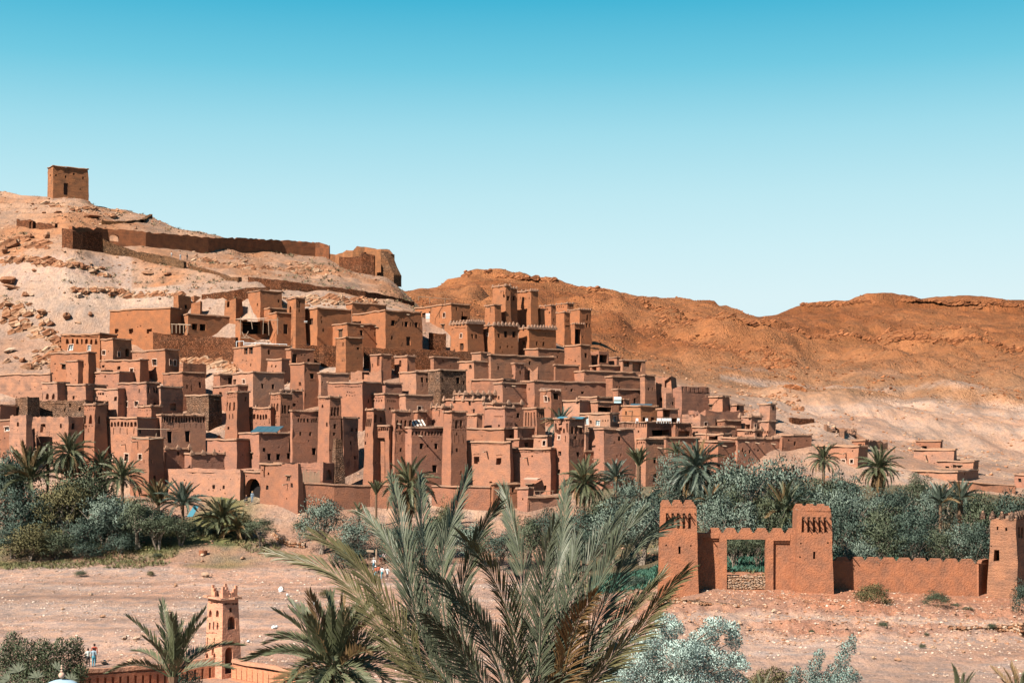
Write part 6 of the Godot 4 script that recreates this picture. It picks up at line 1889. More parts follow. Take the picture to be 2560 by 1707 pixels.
	tree("tree between the brown palm and the right gate tower", 2060, 1250, 1400, 80, T, {"low": 0.0, "group": og})
	tree("tree behind the gate wall's right half", 1930, 1215, 1400, 90, O, {"low": 0.05, "group": og})
	tree("dark tree at the grove's left below the terrace rails", 1700, 1245, 1390, 80, T, {"low": 0.0, "group": og})
	tree("grove tree at the centre of the upper right mass", 2215, 1240, 1390, 100, O, {"low": 0.0, "group": og})
	tree("tree before the low mud wall with dark coping", 2410, 1220, 1370, 80, T, {"low": 0.0, "group": og})
	bush("blue green bush cut by the right edge beside the tower", 2566, 1440, 1540, 70, T)
	bush("large yellowish green bush in front of the crenellated wall", 2183, 1440, 1502, 105, M.brown)
	bush("round dark green bush right of the yellowish bush", 2342, 1475, 1515, 80, O)
	bush("green shrub at the foot of the left gate tower", 1588, 1440, 1470, 75, T)
	bush("small green shrub on the low retaining wall", 1690, 1478, 1502, 50, O)
	var wg := "small scrub tufts on the river bed and bank"
	for w in [[200, 1428, 1446, 36, "dark tuft on the river bed below the thicket"], [375, 1425, 1440, 24, "small tuft by the lone stone heap"], [392, 1378, 1392, 30, "round grey tuft at the field edge"], [815, 1468, 1492, 44, "yellowish tuft by the white bags"], [2208, 1555, 1572, 36, "thin tuft on the bank track"], [2308, 1605, 1622, 20, "small green tuft low on the gravel slope"], [2318, 1582, 1592, 16, "tiny tuft above the small green one"], [2030, 1560, 1575, 18, "tuft on the bank below the right gate tower"], [2480, 1562, 1580, 26, "tuft in the dry stone bank wall"], [2390, 1500, 1512, 30, "flat green tuft right of the round dark bush"], [2420, 1508, 1520, 28, "flat tuft near the stone topped tower"], [1530, 1505, 1520, 30, "tuft on the bank at the big palm's right"]]:
		bush(w[4], w[0], w[1], w[2], w[3], O if int(w[0]) % 2 == 0 else M.brown, {"group": wg, "name": "scrub_tuft", "cat": "shrub"})
	# palms
	var A := {"lo": -0.5, "n": 38, "skirt": 8}
	palm("spiky palm before the rough block in the left thicket", 172, 1132, 64, 1330, {"lo": -0.9, "n": 44, "skirt": 10})
	palm("broad spreading palm at the far left", 72, 1200, 92, 1330, {"lo": 0.1, "n": 30, "dry": 0.25})
	palm("small palm behind the spiky palm's right", 250, 1165, 42, 1320, A)
	palm("feathery palm under the barred windows at left", 305, 1196, 62, 1340, {"lo": -0.5, "n": 36})
	palm("palm with bare fan of fronds behind the spiky one, left", 118, 1158, 40, 1320, {"lo": 0.0, "n": 20})
	palm("brownish upright palm at the thicket's right", 395, 1262, 66, 1350, {"lo": 0.3, "n": 24, "dry": 0.5})
	palm("blue tinged palm above the leaning blue sheet", 456, 1262, 64, 1350, {"lo": 0.0, "n": 34, "mat": M.frond_blue})
	palm("bushy many stemmed palm left of the keyhole gateway", 555, 1302, 62, 1345, {"lo": -0.2, "n": 56})
	palm("low palm at the foot of the bushy gateway palm", 595, 1325, 48, 1352, {"lo": -0.2, "n": 36, "dry": 0.3})
	palm("slender palm with upright tuft before the enclosure wall", 940, 1236, 36, 1320, {"lo": 0.75, "n": 22, "rad": 0.16})
	palm("shaggy palm with hanging dead fronds at centre", 1024, 1213, 72, 1350, {"lo": -0.4, "n": 40, "skirt": 34, "rad": 0.3})
	palm("palm growing among the houses above the decorated tower", 1403, 1060, 46, 1095, {"lo": -0.3, "n": 34, "mat": M.frond_blue})
	palm("leafy palm right of the decorated tower's foot", 1460, 1208, 64, 1340, {"lo": -0.7, "n": 46, "skirt": 10})
	palm("bluish palm next to the leafy one", 1540, 1200, 54, 1320, {"lo": -0.2, "n": 36, "mat": M.frond_blue})
	palm("palm with thick shaggy neck and upright crown", 1597, 1165, 46, 1270, {"lo": 0.7, "n": 30, "rad": 0.32})
	palm("big spreading palm with pale centre in the grove", 1742, 1172, 78, 1310, {"lo": -1.0, "n": 64, "skirt": 14, "rad": 0.3, "mat": M.frond_blue})
	palm("small palm behind the big spreading palm's left", 1692, 1135, 34, 1270, {"lo": 0.2, "n": 22})
	palm("short palm right of the big spreading palm", 1845, 1206, 40, 1310, {"lo": 0.3, "n": 22, "mat": M.frond_blue})
	palm("palm in front of the long low barred house", 2060, 1150, 44, 1290, {"lo": -0.6, "n": 36})
	palm("palm with hanging brown skirt at the grove's right", 2199, 1170, 56, 1290, {"lo": -0.5, "n": 44, "skirt": 20})
	palm("wide palm behind the crenellated gate wall", 1963, 1285, 82, 1400, {"lo": -0.4, "n": 44, "dry": 0.25})
	palm("dark low palm above the gate wall's left", 1775, 1262, 54, 1390, {"lo": -0.3, "n": 36, "mat": M.frond_blue})
	palm("left trunk of the grey palm clump on the right", 2352, 1262, 56, 1390, {"lo": 0.35, "n": 26, "mat": M.frond_blue})
	palm("right trunk of the grey palm clump", 2402, 1250, 52, 1390, {"lo": 0.2, "n": 26, "rad": 0.35, "mat": M.frond_blue})
	palm("small dusty palm by the stone bank below the enclosure", 897, 1290, 32, 1345, {"lo": 0.3, "n": 16})
	# near palms and shrubs
	palm("dark palm in front of the minaret", 432, 1690, 170, 1712, {"d": 78.0, "lo": 0.45, "hi": 1.42, "n": 17, "rad": 0.24, "dry": 0.0, "group": "near palms at the terrace"})
	palm("full round palm left of the big near palm", 835, 1668, 205, 1712, {"d": 48.0, "lo": -0.6, "hi": 1.4, "n": 62, "rad": 0.25, "dry": 0.08, "group": "near palms at the terrace"})
	palm("palm tip rising at the bottom right edge", 2400, 1735, 66, 1712, {"d": 40.0, "lo": 1.1, "hi": 1.5, "n": 8, "group": "near palms at the terrace"})
	palm("palm with brownish fronds in the bottom right corner", 2550, 1755, 86, 1712, {"d": 36.0, "lo": 0.6, "hi": 1.5, "n": 14, "dry": 0.4, "group": "near palms at the terrace"})
	palm("low palm fronds under the bright silvery shrub", 1905, 1740, 70, 1712, {"d": 42.0, "lo": 0.2, "hi": 1.2, "n": 14, "group": "near palms at the terrace"})
	big_palm()
	near_shrubs()

func big_palm() -> void:
	var D := 25.0
	var foot := pix(1290, 1800, D)
	var gy := ground_at(foot.x, foot.z)
	var root := thing("palm_tree", "huge near date palm with long grey green fronds at the centre", "palm tree", Vector3(foot.x, gy, foot.z), "near palms at the terrace")
	var tr := part("trunk", bole, M.trunk, root)
	tr.scale = Vector3(0.3, foot.y - gy, 0.3)
	rng.seed = 4242
	var paths := [
		[[694, 1388], [828, 1432], [912, 1512], [982, 1608], [1040, 1700], [1180, 1800]],
		[[798, 1345], [872, 1392], [942, 1480], [1010, 1590], [1060, 1690], [1190, 1800]],
		[[919, 1294], [976, 1368], [1020, 1466], [1048, 1560], [1090, 1670], [1200, 1800]],
		[[978, 1198], [992, 1260], [1005, 1350], [1030, 1485], [1070, 1640], [1210, 1800]],
		[[1048, 1195], [1053, 1285], [1062, 1415], [1090, 1600], [1230, 1800]],
		[[1166, 1195], [1137, 1280], [1114, 1368], [1104, 1470], [1130, 1620], [1240, 1800]],
		[[1240, 1268], [1206, 1325], [1172, 1410], [1150, 1530], [1180, 1680], [1250, 1800]],
		[[1264, 1237], [1284, 1314], [1304, 1415], [1306, 1516], [1296, 1680], [1280, 1800]],
		[[1415, 1220], [1408, 1314], [1395, 1415], [1372, 1530], [1345, 1660], [1290, 1800]],
		[[1385, 1318], [1362, 1415], [1352, 1533], [1346, 1670], [1320, 1800]],
		[[1563, 1274], [1523, 1331], [1479, 1400], [1439, 1500], [1405, 1650], [1330, 1800]],
		[[1597, 1295], [1546, 1355], [1510, 1435], [1476, 1505], [1436, 1590], [1400, 1690], [1330, 1800]],
		[[1664, 1315], [1580, 1375], [1533, 1465], [1494, 1548], [1446, 1655], [1350, 1800]],
		[[1708, 1434], [1647, 1500], [1597, 1574], [1523, 1652], [1460, 1725], [1350, 1810]],
		[[1645, 1455], [1565, 1545], [1496, 1632], [1430, 1720], [1340, 1810]],
		[[1488, 1488], [1450, 1543], [1428, 1605], [1400, 1700], [1330, 1800]],
		[[1160, 1352], [1218, 1420], [1258, 1503], [1280, 1590], [1290, 1690], [1290, 1800]],
		[[1150, 1512], [1205, 1575], [1255, 1650], [1280, 1730], [1285, 1800]],
		[[1068, 1436], [1130, 1490], [1180, 1548], [1228, 1630], [1260, 1720], [1280, 1800]],
		[[1070, 1540], [1120, 1590], [1175, 1660], [1240, 1760], [1270, 1810]],
		[[1440, 1360], [1425, 1450], [1400, 1560], [1370, 1680], [1310, 1800]],
		[[1560, 1600], [1500, 1680], [1430, 1760], [1330, 1820]],
		[[1410, 1580], [1390, 1650], [1360, 1730], [1310, 1810]]]
	var away := [1.2, 0.4, 1.6, 2.2, 2.6, 1.8, -0.6, 1.0, 2.4, -1.0, 1.4, 0.2, 0.9, -0.8, 0.5, -1.8, -1.2, -1.9, -0.9, -1.5, 0.6, 1.8, 0.3, -0.3, -0.6, -0.4, -1.4, -1.2]
	for k in paths.size():
		var pts := []
		var n: int = paths[k].size()
		for i in n:
			var q: Array = paths[k][n - 1 - i]
			var f := float(i) / (n - 1)
			pts.append(pix(q[0], q[1], D + away[k] * f * f) - root.position)
		var mat: Material = M.near_dry if k in [15] else (M.near_olive if k in [0, 1, 13, 14, 16] else M.near_frond)
		var len_ := 0.0
		for i in n - 1:
			len_ += (pts[i + 1] - pts[i]).length()
		part("frond", frond_on(pts, 0.62, int(len_ * 27.0), 0.0115, Vector3(rnd(-0.4, 0.4), 0.35, 1.0), rnd(-0.5, 0.5), rnd(0.35, 0.75), 0.028, true), mat, root)

func spray(root: Node3D, called: String, seed_: int, blobs: Array, d: float, leaf: float, dens: float, mat: Material) -> void:
	rng.seed = seed_
	var mb := MB.new()
	var st := MB.new()
	for b in blobs:                                      # [x, y, rx, ry] in photo pixels: a leafy twig end
		var c := pix(b[0], b[1], d + rnd(-0.6, 0.6)) - root.position
		var r := Vector3(b[2], b[3], b[2] * 0.9) / F * d
		var n := int(dens * r.x * r.y)
		st.col = Color(0.20, 0.16, 0.13)
		var f := Vector3(lerpf(c.x, 0.0, 0.5), c.y - r.y * 1.6, lerpf(c.z, 0.0, 0.5))
		st.beam(f, c, 0.02, 0.006, 4)
		for j in n:
			var dv := rdir()
			var p := c + dv * r * pow(rng.randf(), 0.45)
			var dir := (dv + rdir() * 0.8 + Vector3(0, 0.5, 0)).normalized()
			var side := dir.cross(rdir()).normalized()
			var t := rnd(0.75, 1.25)
			mb.col = Color(t, t, t)
			blade(mb, p, dir, side, leaf * rnd(0.6, 1.3), leaf * rnd(0.18, 0.3), (dv + side.cross(dir) * 0.6).normalized())
	var o := part(called, mb.done(), mat, root)
	o.set_meta("kind", "stuff")
	part("branches", st.done(), M.tint, root)

func ground_root(called: String, label: String, cat: String, x: float, d: float) -> Node3D:
	var p := pix(x, 1710, d)
	p.y = ground_at(p.x, p.z)
	return thing(called, label, cat, p)

func stem(root: Node3D, top: Vector3) -> void:
	var mb := MB.new()
	for k in 3:
		mb.beam(Vector3(0.1 * k - 0.1, -0.1, 0), (top - root.position) * Vector3(1, 1, 1) + Vector3(0.3 * k - 0.3, -0.6, 0.1 * k), 0.07, 0.03, 5)
	part("trunk", mb.done(), M.bark, root)

func near_shrubs() -> void:
	rng.seed = 8
	var a := ground_root("silver_shrub", "bright silvery near shrub at the bottom right of the big palm", "shrub", 1690, 36.0)
	var bl := [[1665, 1555, 28, 24], [1655, 1595, 40, 30], [1790, 1565, 34, 24], [1830, 1570, 22, 18], [1760, 1600, 40, 30], [1700, 1640, 60, 40], [1610, 1650, 50, 36], [1560, 1690, 46, 34], [1640, 1700, 60, 44], [1780, 1660, 60, 44], [1840, 1650, 26, 22], [1720, 1715, 70, 50], [1820, 1710, 50, 36], [1860, 1665, 18, 14], [1540, 1720, 40, 30], [1835, 1600, 22, 26], [1690, 1570, 22, 20], [1730, 1630, 40, 30], [1588, 1600, 14, 14], [1625, 1615, 26, 26], [1680, 1760, 120, 50]]
	spray(a, "foliage", 61, bl, 36.0, 0.055, 16000.0, M.bright)
	stem(a, pix(1690, 1740, 36.0))
	var b := ground_root("silver_shrub", "sprawling silvery shrub with one tall shoot, right of the bright one", "shrub", 2050, 38.0)
	spray(b, "foliage", 62, [[2132, 1598, 10, 14], [2122, 1620, 20, 18], [2108, 1650, 20, 22], [2090, 1680, 26, 22], [2125, 1685, 22, 18], [2050, 1640, 16, 18], [2038, 1665, 18, 18], [2025, 1690, 30, 18], [2060, 1700, 40, 20], [2110, 1705, 36, 20], [2145, 1695, 14, 10], [1990, 1680, 14, 16], [1985, 1705, 20, 14], [2060, 1740, 80, 34]], 38.0, 0.055, 11000.0, M.silver_near)
	stem(b, pix(2060, 1740, 38.0))
	var c := ground_root("brown_shrub", "yellow brown near shrub between the two silvery shrubs", "shrub", 1930, 46.0)
	spray(c, "foliage", 63, [[1935, 1685, 22, 18], [1905, 1690, 20, 16], [1962, 1695, 26, 16], [1890, 1705, 24, 16], [1930, 1715, 60, 22], [1985, 1708, 22, 14]], 46.0, 0.07, 6000.0, M.brown)
	stem(c, pix(1930, 1730, 46.0))
	var e := ground_root("bush", "large dark tamarisk bush at the bottom left corner", "bush", 90, 78.0)
	spray(e, "foliage", 64, [[30, 1605, 22, 26], [60, 1625, 32, 30], [15, 1640, 34, 36], [105, 1620, 22, 26], [150, 1620, 18, 26], [125, 1645, 34, 34], [185, 1620, 24, 30], [190, 1655, 28, 34], [80, 1665, 46, 40], [30, 1680, 50, 40], [150, 1680, 44, 36], [200, 1685, 20, 26], [100, 1710, 120, 40]], 78.0, 0.12, 2400.0, M.bush)
	stem(e, pix(90, 1730, 78.0))
	# fan palm leaves in the bottom left bush
	var fp := ground_root("fan_palm", "fan palm with stiff pleated leaves at the bottom left", "palm tree", 60, 66.0)
	for q in [[45, 1680, 30, 0.3], [140, 1672, 24, -0.7], [20, 1700, 26, 0.9], [92, 1695, 26, 0.1], [175, 1700, 24, -0.5]]:
		var mb := MB.new()
		var cc := pix(q[0], q[1], 66.0) - fp.position
		var r: float = q[2] / F * 66.0
		for i in 15:
			var an: float = PI * 0.5 + q[3] + (i - 7) * 0.19
			var t := rnd(0.75, 1.2)
			mb.col = Color(t, t, t)
			var dir := Vector3(cos(an), sin(an), 0.25 * sin(i * 2.0) + 0.3).normalized()
			blade(mb, cc, dir, Vector3(-dir.y, dir.x, 0), r, r * 0.075, Vector3(0.1 * (1 if i % 2 == 0 else -1), 0.3, 1).normalized())
		mb.beam(Vector3(0, 0.3, 0), cc, 0.03, 0.02, 4)
		part("fan_leaf", mb.done(), M.near_frond, fp)
	stem(fp, pix(60, 1740, 66.0))
	var s := ground_root("bush", "dark green clipped bush beside the minaret palm", "bush", 465, 79.0)
	spray(s, "foliage", 65, [[450, 1700, 22, 16], [475, 1695, 24, 16], [492, 1705, 16, 12], [440, 1712, 20, 12], [470, 1718, 40, 16]], 79.0, 0.09, 2600.0, M.crop)
	stem(s, pix(470, 1716, 79.0))

func ground_cover() -> void:
	make_stones()
	for i in 6:
		var m := earth_material("stone %d" % i, [M.rock.albedo_texture, M.rock.heightmap_texture], 2.0, 6.0)
		m.albedo_color = ([Color(0.36, 0.17, 0.095), Color(0.40, 0.21, 0.125), Color(0.32, 0.15, 0.085), Color(0.55, 0.36, 0.25), Color(0.48, 0.28, 0.18), Color(0.60, 0.42, 0.31)][i] * 0.7).linear_to_srgb()
		M["rock_%d" % i] = m
	var dim := 0.8
	var bed := [Color(0.50, 0.38, 0.31), Color(0.42, 0.29, 0.22), Color(0.58, 0.46, 0.38), Color(0.30, 0.19, 0.14), Color(0.36, 0.22, 0.15)]
	var red := [Color(0.40, 0.21, 0.13), Color(0.48, 0.28, 0.19), Color(0.33, 0.16, 0.09), Color(0.50, 0.31, 0.22)]
	var hil := [Color(0.36, 0.165, 0.085), Color(0.44, 0.24, 0.14), Color(0.28, 0.12, 0.06), Color(0.50, 0.32, 0.21)]
	var org := [Color(0.30, 0.11, 0.042), Color(0.35, 0.135, 0.055), Color(0.22, 0.08, 0.032)]
	for pal in [bed, red, hil, org]:
		for i in pal.size():
			pal[i] = pal[i] * dim
	rocky("bed_stones", "pale river pebbles and cobbles strewn over the dry bed", 0, 13000, [-60, 2640, 114, 200], Vector2(0.06, 0.42), bed, 0.15)
	rocky("bed_stones", "small grey brown cobbles in drifts along the dry bed", 1, 12000, [-60, 2640, 114, 180], Vector2(0.05, 0.3), bed, 0.34)
	rocky("bank_stones", "reddish clods and stones on the eroded bank at right", 2, 7000, [1440, 2640, 140, 172], Vector2(0.07, 0.5), red)
	rocky("slope_stones", "broken stones on the ground between the houses", 3, 7000, [-60, 2300, 205, 318], Vector2(0.12, 0.8), red, 0.1)
	rocky("hill_rocks", "loose rocks and ledge blocks over the castle hill", 1, 5500, [-60, 1080, 308, 415], Vector2(0.15, 0.9), hil, 0.22)
	rocky("far_rocks", "rubble on the orange far hill slopes", 2, 12000, [950, 2660, 440, 900], Vector2(0.4, 1.6), org, 0.2)
	rocky("far_rocks", "scattered rocks on the pale spur and badlands", 0, 4000, [1480, 2660, 262, 440], Vector2(0.15, 1.0), hil, 0.25)
	# outcropping beds of rock: cliffs of the far hills and ledges of the castle hill
	rock_band("P", "rock_outcrop", "broken cliff band under the flat crest of the middle hill", [[1145, 690], [1260, 692], [1390, 714], [1500, 736], [1600, 762], [1700, 785]], 500, Vector2(1.2, 4.0), 5.0, org, 560.0)
	rock_band("P", "rock_outcrop", "dark cliff band across the lower shoulder of the far hills", [[1640, 782], [1760, 806], [1900, 822], [2060, 836], [2200, 838], [2360, 850], [2560, 868]], 1500, Vector2(0.8, 2.8), 10.0, org, 450.0)
	rock_band("P", "rock_outcrop", "thin cliff line below the crest of the right far hill", [[1960, 764], [2060, 766], [2200, 752], [2330, 752], [2460, 760], [2580, 770]], 500, Vector2(1.0, 3.0), 4.0, org, 560.0)
	rock_band("P", "rock_outcrop", "scree of dark blocks down the slope behind the village", [[1560, 810], [1680, 836], [1790, 868], [1900, 900], [1990, 930]], 900, Vector2(0.5, 2.0), 22.0, org, 430.0)
	rock_band("P", "rock_outcrop", "slanting ridge of rubble on the middle hill", [[1380, 720], [1450, 752], [1540, 790], [1620, 810]], 500, Vector2(0.5, 2.0), 10.0, org, 430.0)
	rock_band("P", "rock_outcrop", "upper bedded ledge below the hilltop granary", [[95, 505], [150, 512], [200, 525], [255, 537], [300, 540]], 160, Vector2(0.5, 1.8), 5.0, hil, 300.0)
	rock_band("P", "rock_outcrop", "bedded ledge on the castle hill's left face", [[0, 612], [45, 605], [90, 612], [120, 612]], 120, Vector2(0.7, 2.4), 7.0, hil, 300.0)
	rock_band("P", "rock_outcrop", "long bedded ledge of red blocks under the corner rampart", [[0, 655], [60, 650], [115, 655], [160, 662], [205, 668], [270, 690]], 260, Vector2(0.6, 2.2), 7.0, hil, 300.0)
	rock_band("P", "rock_outcrop", "broken ledge above the big blank house", [[180, 725], [240, 730], [300, 735], [380, 738], [455, 735]], 260, Vector2(0.5, 1.8), 6.0, hil, 300.0)
	rock_band("P", "rock_outcrop", "pale bedded ledges under the terrace stone wall", [[440, 868], [500, 876], [560, 880], [590, 900]], 200, Vector2(0.6, 2.2), 12.0, hil, 280.0)
	rock_band("P", "rock_outcrop", "ledges on the slope below the long rampart", [[485, 650], [570, 655], [640, 665], [720, 665], [780, 670], [850, 690]], 380, Vector2(0.4, 1.6), 8.0, hil, 300.0)
	rock_band("P", "rock_outcrop", "rocky ledge between the crossing wall and the houses", [[700, 738], [780, 745], [860, 752], [940, 756]], 260, Vector2(0.5, 1.8), 9.0, hil, 300.0)
	rock_band("P", "rock_outcrop", "bedded outcrop at the end of the village spur", [[1840, 985], [1900, 998], [1960, 1004], [2010, 1020]], 200, Vector2(0.4, 1.6), 6.0, hil, 260.0)
	rock_band("P", "rock_outcrop", "boulder strewn left rock face beside the village", [[0, 760], [60, 790], [120, 800], [150, 850], [60, 900]], 220, Vector2(0.6, 2.4), 30.0, hil, 300.0)
	var g := "angular boulders on the castle hill"
	var bo := [[110, 935, 190, 110], [310, 945, 90, 60], [390, 930, 50, 30], [40, 1000, 90, 120], [110, 1110, 90, 90], [215, 1110, 110, 60], [400, 1120, 110, 80], [525, 1115, 80, 60], [640, 1140, 60, 50], [770, 1150, 110, 70], [690, 1165, 60, 60], [350, 1200, 60, 40], [90, 1320, 210, 80], [120, 1390, 190, 50], [260, 1455, 80, 60], [1045, 1185, 90, 40], [1520, 1235, 150, 40], [1725, 1250, 90, 40], [940, 640, 210, 60], [1165, 655, 90, 40], [590, 600, 90, 30], [450, 595, 60, 24], [860, 1450, 90, 50], [930, 1425, 70, 40], [300, 850, 90, 60], [480, 830, 90, 90]]
	for i in bo.size():
		boulder("A1", "angular reddish boulder lying on the slopes of the castle hill", bo[i][0], bo[i][1], bo[i][2], bo[i][3], i, g)
	var b2 := [[80, 160, 150, 50], [265, 55, 70, 60], [340, 55, 80, 30], [455, 215, 130, 80], [350, 200, 80, 60], [720, 230, 110, 90], [840, 280, 80, 30], [980, 220, 60, 70], [580, 400, 150, 70], [720, 420, 150, 130], [95, 510, 130, 60], [40, 265, 80, 40], [75, 640, 80, 60], [240, 650, 90, 60], [380, 690, 70, 80], [1060, 400, 50, 80], [860, 70, 80, 70], [930, 45, 80, 50], [1110, 40, 110, 60], [170, 610, 70, 40]]
	for i in b2.size():
		boulder("A5", "big pale edged boulder on the rock face left of the village", b2[i][0], b2[i][1], b2[i][2], b2[i][3], i + 40, "boulders on the rock face at left", Color(0.42, 0.24, 0.17))
	var rb := "larger single stones on the river bed"
	var b3 := [[505, 1388, 12, 8], [512, 1436, 26, 18], [606, 1395, 16, 10], [340, 1600, 24, 14], [155, 1520, 12, 8], [255, 1540, 18, 10], [310, 1600, 20, 14], [420, 1525, 16, 10], [438, 1462, 12, 10], [225, 1484, 14, 10], [325, 1650, 20, 14], [260, 1655, 18, 12], [2148, 1636, 10, 8], [2185, 1645, 16, 10], [2244, 1646, 18, 12], [2460, 1524, 12, 8], [2335, 1618, 18, 8], [2410, 1630, 12, 8], [1935, 1530, 14, 12], [1850, 1556, 18, 20]]
	for i in b3.size():
		boulder("P", "single rounded stone lying on the dry gravel", b3[i][0], b3[i][1], b3[i][2] * 0.95, b3[i][3] * 0.95, i + 80, rb, Color(0.4, 0.25, 0.18))
	# grass and crop
	rng.seed = 12
	var tuft := MB.new()
	for i in 12:
		var dv := Vector3(rnd(-1, 1), rnd(0.8, 1.6), rnd(-1, 1)).normalized()
		var tn := rnd(0.7, 1.3)
		tuft.col = Color(tn, tn, tn)
		blade(tuft, Vector3(rnd(-0.35, 0.35), 0, rnd(-0.35, 0.35)), dv, dv.cross(rdir()).normalized(), rnd(0.5, 1.0), 0.06, (Vector3.UP + rdir() * 0.5).normalized())
	var tm := tuft.done()
	for q in [["crop_field", "bright green crop growing between the grove trees behind the gate", M.crop, [1480, 2480, 176, 196], 7000, 0.6], ["grass", "thin dry grass patches on the field below the thicket", M.weed, [-40, 700, 200, 222], 4500, 0.45], ["grass", "weeds along the foot of the grove trees", M.weed, [1440, 2600, 170, 235], 3500, 0.5]]:
		var xf := []
		var cs := []
		var ar: Array = q[3]
		for i in q[4]:
			var px := rnd(ar[0], ar[1])
			var d := rnd(ar[2], ar[3])
			var x := (px - CX) / F * d
			if q[0] == "grass" and nz2.get_noise_2d(x * 0.8, d * 1.2) < 0.0:
				continue
			var s: float = q[5] * rnd(0.6, 1.4)
			xf.append(Transform3D(Basis(Vector3.UP, rnd(0, TAU)) * Basis.from_scale(Vector3(s, s, s)), Vector3(x, height(px, d), -d)))
			var t := rnd(0.75, 1.25)
			cs.append(Color(t * rnd(0.9, 1.2), t, t))
		scatter(q[0], q[1], tm, q[2], xf, cs)
	rng.seed = 15
	var sx := []
	var sc := []
	for i in 1400:
		var px := rnd(-40, 1060)
		var d := rnd(318, 410)
		var x := (px - CX) / F * d
		if nz2.get_noise_2d(x * 0.5 + 70.0, d * 0.7) < 0.08:
			continue
		var s := rnd(0.4, 1.0)
		sx.append(Transform3D(Basis(Vector3.UP, rnd(0, TAU)) * Basis.from_scale(Vector3(s * 1.3, s, s * 1.3)), Vector3(x, height(px, d), -d)))
		var t := rnd(0.7, 1.2)
		sc.append(Color(t * 0.9, t * 0.8, t))
	scatter("scrub", "small dry scrub dotted over the castle hill", tm, M.weed, sx, sc)

# ---------------------------------------------------------------- people and small things
func people() -> void:
	var w := "walkers on the path to the village"
	var white := Color(0.70, 0.72, 0.74)
	var jean := Color(0.06, 0.17, 0.24)
	var dark := Color(0.03, 0.03, 0.035)
	var rust := Color(0.36, 0.10, 0.06)
	person("walker in white print shirt, blue jeans and wide sun hat", on_ground(934, 1427), 0.2, 1.78, {"top": white, "leg": jean, "hat": Color(0.6, 0.55, 0.48)}, "walk", "brim", w)
	person("walker in rust shirt, light blue shorts and white cap", on_ground(938.5, 1447), -0.1, 1.72, {"top": rust, "leg": Color(0.10, 0.3, 0.42), "shin": jean, "hat": white}, "walk", "cap", w)
	person("walker in rust shirt and dark trousers beside the white cap", on_ground(946, 1444), 0.1, 1.76, {"top": rust, "leg": dark}, "walk", "", w)
	person("walker in loose white shirt and teal jeans", on_ground(955, 1447), 0.0, 1.74, {"top": white, "leg": Color(0.06, 0.24, 0.30)}, "walk", "", w)
	person("walker in long pale tunic and dark leggings", on_ground(968, 1446), 0.15, 1.68, {"top": Color(0.55, 0.60, 0.62), "leg": dark, "skirt": Color(0.55, 0.60, 0.62)}, "walk", "", w)
	person("walker in dark teal shirt and rust shorts ahead of the group", on_ground(951, 1414), -0.3, 1.8, {"top": Color(0.02, 0.05, 0.065), "leg": Color(0.25, 0.09, 0.06), "shin": Color(0.33, 0.18, 0.12)}, "walk", "", w)
	person("walker in pale pink shirt and black shorts under the frond", on_ground(960.5, 1411), 0.3, 1.72, {"top": Color(0.66, 0.52, 0.52), "leg": dark, "shin": Color(0.33, 0.18, 0.12)}, "walk", "", w)
	person("person in denim shirt and straw hat standing in the keyhole gateway", pix(630, 1257, depth_at(640, 1258) - 1.2) * Vector3(1, 0, 1) + Vector3(0, on_ground(630, 1259).y + 0.05, 0), PI, 1.78, {"top": Color(0.20, 0.27, 0.33), "leg": Color(0.15, 0.22, 0.30), "hat": Color(0.55, 0.36, 0.2), "arm": Color(0.20, 0.27, 0.33)}, "stand", "brim")
	person("person in dark clothes sitting at the gateway's left jamb", on_ground(616, 1260) + Vector3(0, 0.05, 0), PI * 0.8, 1.7, {"top": dark, "leg": Color(0.06, 0.09, 0.11)}, "sit")
	person("person in pale grey shirt and dark trousers by the bottom left bush", on_ground(219, 1665), 0.3, 1.7, {"top": Color(0.42, 0.46, 0.44), "leg": dark, "arm": Color(0.42, 0.46, 0.44)}, "stand", "")
	person("person in grey blue shirt and teal trousers, right of the pale shirt", on_ground(233, 1665), -0.1, 1.72, {"top": Color(0.22, 0.30, 0.36), "leg": Color(0.07, 0.24, 0.32)}, "stand", "")
	person("person in red checked shirt just behind the couple", on_ground(235, 1655), 0.1, 1.78, {"top": Color(0.32, 0.07, 0.04), "leg": dark, "arm": Color(0.32, 0.07, 0.04)}, "stand", "")
	var h := "visitors on the hill path below the rampart"
	person("visitor in white on the hill path, left of three", on_ground(428, 646), PI * 0.5, 1.74, {"top": white, "leg": Color(0.3, 0.25, 0.22)}, "walk", "", h)
	person("visitor in white and grey on the hill path, middle of three", on_ground(450, 650), PI * 0.5, 1.74, {"top": Color(0.6, 0.62, 0.65), "leg": Color(0.25, 0.28, 0.32)}, "walk", "", h)
	person("visitor in black on the hill path, right of three", on_ground(467, 652), PI * 0.4, 1.74, {"top": dark, "leg": dark}, "walk", "", h)
	person("person in orange top and pale blue trousers on the village steps", on_ground(547, 1068), 0.4, 1.75, {"top": Color(0.55, 0.10, 0.02), "leg": Color(0.35, 0.47, 0.55)}, "walk", "")

func rods(called: String, label: String, cat: String, segs: Array, crop: String, r: float, m: Material, pc := "pole", group := "", dd := -1.5) -> Node3D:
	var cr: Array = CROP[crop]
	var s: float = cr[2]
	var f: Array = segs[0]
	var d: float = depth_at(f[0] / s + cr[0], f[4] / s + cr[1]) + dd
	var root := thing(called, label, cat, pix(f[0] / s + cr[0], f[4] / s + cr[1], d), group)
	for q in segs:
		var back: float = q[5] if q.size() > 5 else 0.0
		var mb := MB.new()
		mb.beam(pix(q[0] / s + cr[0], q[1] / s + cr[1], d + back) - root.position, pix(q[2] / s + cr[0], q[3] / s + cr[1], d + back) - root.position, r, r * 0.85, 5)
		part(pc, mb.done(), m, root)
	return root

